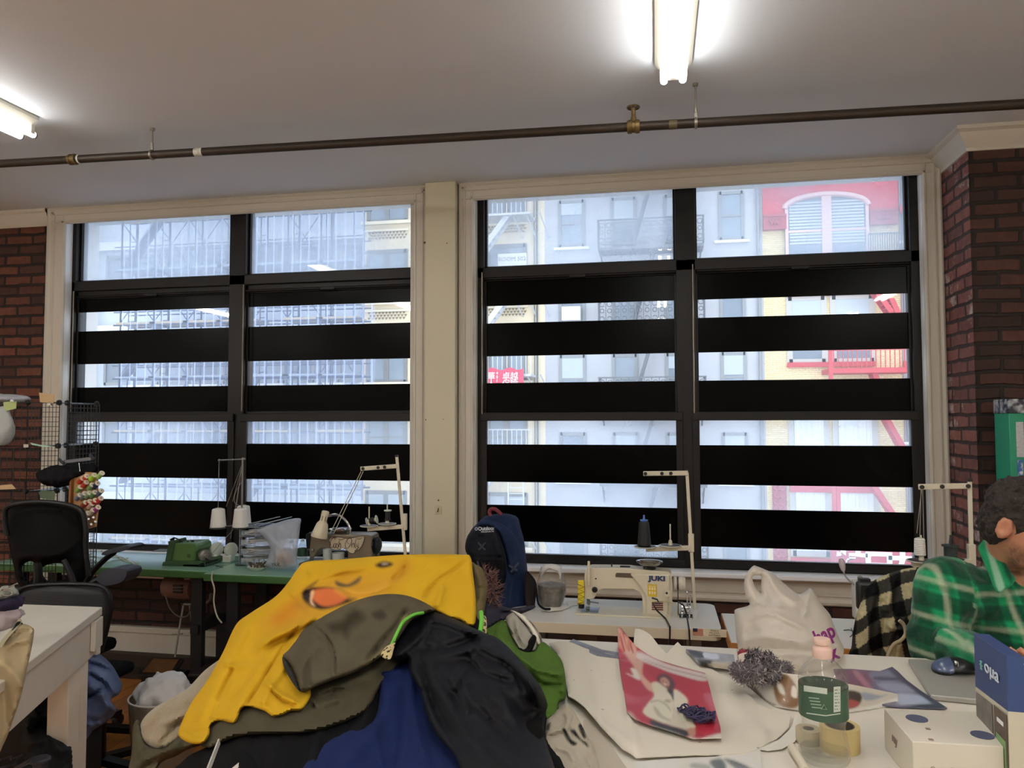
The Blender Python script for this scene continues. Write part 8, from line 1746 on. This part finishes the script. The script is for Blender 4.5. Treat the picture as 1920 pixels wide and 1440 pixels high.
KN = PEL+np.array([-.10,-.42,.02]); KN2 = PEL+np.array([.16,-.44,.02])
def body_sdf(P):
    d = head_sdf(P); d = smin(d,sd_cap(P,hw_((0,-.035,-.04)),NB+np.array([0,.01,-.01]),.056,.066),.03)
    d = smin(d,sd_cap(P,SH+np.array([.04,0,-.02]),SH2,.062),.06); d = smin(d,sd_cap(P,NB+np.array([.02,.02,-.12]),PEL,.135,.15),.08)
    for a,b,c,e in ((SH,EL,WR,HD),(SH2,EL2,WR2,WR2+np.array([-.09,-.03,0]))):
        d = smin(d,sd_cap(P,a,b,.052,.043),.03); d = smin(d,sd_cap(P,b,c,.042,.028),.02)
    d = smin(d,hand_sdf(P,WR,HD,1),.012); d = smin(d,hand_sdf(P,WR2,WR2+np.array([-.09,-.03,0]),-1),.012)
    for k in (KN,KN2): d = smin(d,sd_cap(P,PEL+np.array([k[0]-PEL[0],0,0])*.5,k,.085,.062),.05); d = smin(d,sd_cap(P,k,np.array([k[0],k[1]+.05,.08]),.058,.042),.03); d = smin(d,sd_cap(P,np.array([k[0],k[1]+.08,.04]),np.array([k[0],k[1]-.12,.035]),.036,.034),.03)
    return d
def skin_paint(V):
    q = hl(V); c = np.tile(L3('b98467'),(len(V),1)); n = fbm(V*60,3)[:,None]; c = c*(1+.06*n)
    beard = np.clip((-.030-q[:,2])/.03,0,1)*np.clip((q[:,1]+.01)/.03,0,1)*(np.abs(q[:,0]) < .1)*(np.linalg.norm(q,axis=1) < .16)
    st = np.clip(beard*.55*(1+.8*vnoise(V*900)),0,.8)[:,None]; c = c*(1-st)+L3('3a2820')*st
    lip = ((np.abs(q[:,2]+.066) < .010) & (q[:,1] > .085) & (np.abs(q[:,0]) < .024))[:,None]; c = np.where(lip,L3('9c5a4c'),c)
    red = np.exp(-((np.abs(q[:,0])-.08)/.02)**2-((q[:,2]+.01)/.03)**2)[:,None]*.25*(np.linalg.norm(q,axis=1) < .13)[:,None]; c = c*(1-red)+L3('b5604c')*red
    br = ((np.abs(q[:,2]-.028) < .006) & (q[:,1] > .06) & (np.abs(np.abs(q[:,0])-.032) < .022) & (np.linalg.norm(q,axis=1) < .13))[:,None]; c = np.where(br,L3('2a1c14'),c)
    return np.clip(c,0,1)
lo = np.minimum.reduce([SH,EL,KN,WR,HC])-.16; hi = np.maximum.reduce([SH2,EL2,PEL,HC,KN2,WR2])+.18; lo[2] = -.01; hi[2] = HC[2]+.14
man = solid('person',body_sdf,lo,hi,.0075,mat('skin','b98467',.5,attr='Col',subsurf=.15,spec=.35),paint=skin_paint,smooth_it=1)
tag(man,'person in a green plaid overshirt, looking down at the laptop, cut by the right edge','person')
def hair_sdf(P):
    q = hl(P); d = smin(sd_ell(q,(0,-.014,.034),(.084,.106,.098)),sd_ell(q,(0,-.045,-.035),(.070,.068,.06)),.03); d = d+.007*fbm(P*55,3)+.004*vnoise(P*160)
    line = -.052+.0*q[:,0]; cut = smax(-(q[:,2]-(-.045+np.clip((q[:,1]+.02)*.75,0,.30))),(q[:,1]-.083),.01)
    cut = np.maximum(np.where(q[:,1] < .01,-(q[:,2]+.088),cut),q[:,1]-(.074-np.clip(.06-q[:,2],0,.2)*.75)); ear = -sd_ell(q,(sgn*.085,-.006,-.014),(.03,.024,.036)); ear2 = -sd_ell(q,(-sgn*.085,-.006,-.014),(.03,.024,.036)); return np.maximum(np.maximum(d,cut),np.maximum(ear,ear2))
hr = solid('hair',hair_sdf,HC-.16,HC+.17,.0038,mat('dark_hair','241a14',.75,noise_amt=.6,noise_scale=90,bump=1,bump_scale=260),man)
def plaid(V,s=None):
    arm_t = (V-SH)@((EL-SH)/np.linalg.norm(EL-SH)); ax = (EL-SH)/np.linalg.norm(EL-SH); dist = np.linalg.norm((V-SH)-arm_t[:,None]*ax,axis=1); isarm = (dist < .10) & (V[:,0] < SH[0]+.05)
    u = np.where(isarm,(V[:,0]-SH[0])*1.0+.4*(V[:,1]-SH[1])+.06,V[:,0]-NB[0]+.25*(NB[2]-V[:,2])*-1+.5*(V[:,1]-NB[1])*.3); v = np.where(isarm,arm_t,NB[2]-V[:,2]+.10*(V[:,0]-NB[0]))
    base = np.tile(L3('178a58'),(len(V),1)); dk = L3('0c2a1e')
    def band(t,per,c,w): m_ = np.abs(((t/per-c+.5) % 1)-.5)*per; return np.clip(1-(m_-w)/.006,0,1)
    for t in (u,v): a_ = band(t,.105,.5,.020)[:,None]*.72; base = base*(1-a_)+dk*a_
    for t,k in ((u,.55),(v,.45)): a_ = band(t,.105,.0 if k == .55 else .97,.0045)[:,None]*k; base = base*(1-a_)+L3('b3b39a')*a_
    for t in (u,v): a_ = (band(t,.105,.12,.006)*.35)[:,None]; base = base*(1-a_)+dk*a_
    return np.clip(base*(1+.08*vnoise(V*300))[:,None],0,1)
def shirt_sdf(P):
    d = sd_cap(P,SH+np.array([.05,0,-.03]),SH2+np.array([-.02,0,-.02]),.085); d = smin(d,sd_cap(P,NB+np.array([.02,.02,-.14]),PEL+np.array([0,0,.06]),.175,.175),.08)
    d = smin(d,sd_cap(P,NB+np.array([0,.0,.01]),NB+np.array([0,.015,-.08]),.078,.12),.05)
    for a,b,c in ((SH,EL,WR),(SH2,EL2,WR2)):
        d = smin(d,sd_cap(P,a,b,.082,.070),.035); w = c+(b-c)*.22; d = smin(d,sd_cap(P,b,w,.066,.048),.03)
    d = d+.010*fbm(P*13,3)+.004*fbm(P*34+5,2)
    neck = sd_cap(P,hw_((0,-.02,-.05)),NB+np.array([.035,-.05,-.03]),.058,.045); return smax(d,-neck,.012)
lo2 = np.minimum.reduce([SH,EL,WR])-.13; hi2 = np.maximum.reduce([SH2,EL2,NB,WR2])+.2; lo2[2] = PEL[2]-.12
M_flan = M_cloth('plaid_flannel','1f8a58',.95,attr='Col',bs=250,bump=.5,sheen=.2)
sh = solid('overshirt',shirt_sdf,lo2,hi2,.0065,M_flan,man,paint=plaid)
# collar: folded leaf round the neck
cl_pts = [(1852,1002),(1862,1012),(1872,1030),(1884,1052),(1895,1072),(1904,1085),(1898,1096),(1884,1106),(1872,1112),(1862,1098),(1850,1068),(1838,1040),(1834,1026),(1842,1014)]
cloth('collar',cl_pts,[(1852,1002,NB[1]-.03),(1838,1030,NB[1]-.05),(1872,1112,NB[1]-.155),(1904,1085,NB[1]-.14),(1870,1040,NB[1]-.08)],M_flan,sp=3,thick=.012,round_px=3,round_d=.006,fine=(.002,14,40,1),parent=man,
      paint=painter('188052',[([(1846,1014),(1852,1010),(1870,1060),(1884,1102),(1872,1108),(1858,1060)],'7fa98c',2),([(1868,1030),(1874,1030),(1898,1080),(1892,1090)],'0f4a32',3)],var=.1))
tsh = solid('undershirt',lambda P: smax(sd_cap(P,NB+np.array([.045,-.07,-.06]),NB+np.array([.05,-.10,-.22]),.055,.07),sd_cap(P,NB+np.array([.045,-.07,-.06]),NB+np.array([.05,-.10,-.22]),.2)*0-1,.001),NB-.3,NB+.2,.008,mat('undershirt_grey','8d8778',.9),man)
pants = solid('trousers',lambda P: np.minimum.reduce([sd_cap(P,PEL+np.array([k[0]-PEL[0],0,0])*.5,k,.10,.078) for k in (KN,KN2)]+[sd_cap(P,k,np.array([k[0],k[1]+.05,.14]),.073,.06) for k in (KN,KN2)]+[sd_ell(P,PEL,(.19,.15,.12))]),np.minimum(KN,PEL)-.25,np.maximum(KN2,PEL)+.25,.012,mat('dark_denim','1a2030',.85),man)
st_ = thing('stool',(PEL[0],PEL[1],0),'plain stool under the man, hidden behind the cutting table','stool')
sz = PEL[2]-.13; MB().cyl((PEL[0],PEL[1],sz-.03),(PEL[0],PEL[1],sz),.18,n=28).build('seat',mat('chair_dark'),st_)
for a in range(4): an = PI/4+a*PI/2; MB().beam((PEL[0]+.13*math.cos(an),PEL[1]+.13*math.sin(an),sz-.03),(PEL[0]+.19*math.cos(an),PEL[1]+.19*math.sin(an),0),.03,.03).build('leg',mat('chair_dark'),st_)
# ================================================================ GREEN BOX ON A WALL SHELF BY THE PIER
YG_ = 4.05
wsf = thing('wall_shelf',(atY(1900,915,YG_).x,YG_,atY(1900,915,YG_).z),'small black shelf on the dark brick pier behind the man\'s head','shelf')
zs_ = atY(1900,912,YG_).z; xg = atY(1878,800,YG_).x
MB().box(xg-.02,YG_-.09,zs_-.02,xg+.5,4.199,zs_).build('board',mat('chair_dark'),wsf); MB().box(xg+.02,YG_-.02,zs_-.12,xg+.04,4.199,zs_-.02).build('bracket',mat('chair_dark'),wsf)
gb_ = thing('green_box',(xg+.08,YG_,zs_),'tall green cardboard box with torn white label and dark taped top, upper right edge','box')
zt_2 = atY(1890,748,YG_-.08).z; ztp = atY(1890,775,YG_-.08).z
MB().box(xg,YG_-.08,zs_,xg+.10,YG_+.08,ztp).build('box_body',mat('box_green','178a66',.5,noise_amt=.15,noise_scale=10),gb_,bevel=.004)
MB().box(xg-.002,YG_-.082,ztp,xg+.103,YG_+.082,zt_2).build('box_tape',mat('tape_navy','1c2033',.5,noise_col='c8ccd0',noise_amt=.8,noise_scale=28),gb_,bevel=.004)
m = MB(); m.box(xg+.028,YG_-.083,atY(1893,857,YG_-.08).z,xg+.060,YG_-.0805,atY(1893,791,YG_-.08).z); m.build('box_label',mat('label_grey_white','b9bcc0',.6,noise_amt=.5,noise_scale=120),gb_,smooth=False)
m = MB(); m.box(xg+.030,YG_-.083,atY(1893,906,YG_-.08).z,xg+.052,YG_-.0805,atY(1893,862,YG_-.08).z); m.build('box_sticker',mat('sticker_blue','2a5aa0',.5,noise_col='d0d4d8',noise_amt=1,noise_scale=50),gb_,smooth=False)
MB().box(xg+.064,YG_-.0825,zs_,xg+.10,YG_-.0805,ztp).build('box_panel',mat('panel_green','2f7a4a',.5,noise_amt=.3,noise_scale=24),gb_,smooth=False)
o = MB().box(xg+.103,YG_-.05,zs_,xg+.30,YG_+.07,zs_+.17).build('beige_box',mat('beige_card','9a8a66',.7,noise_amt=.2,noise_scale=20)); tag(o,'beige carton beside the tall green box on the shelf','box')
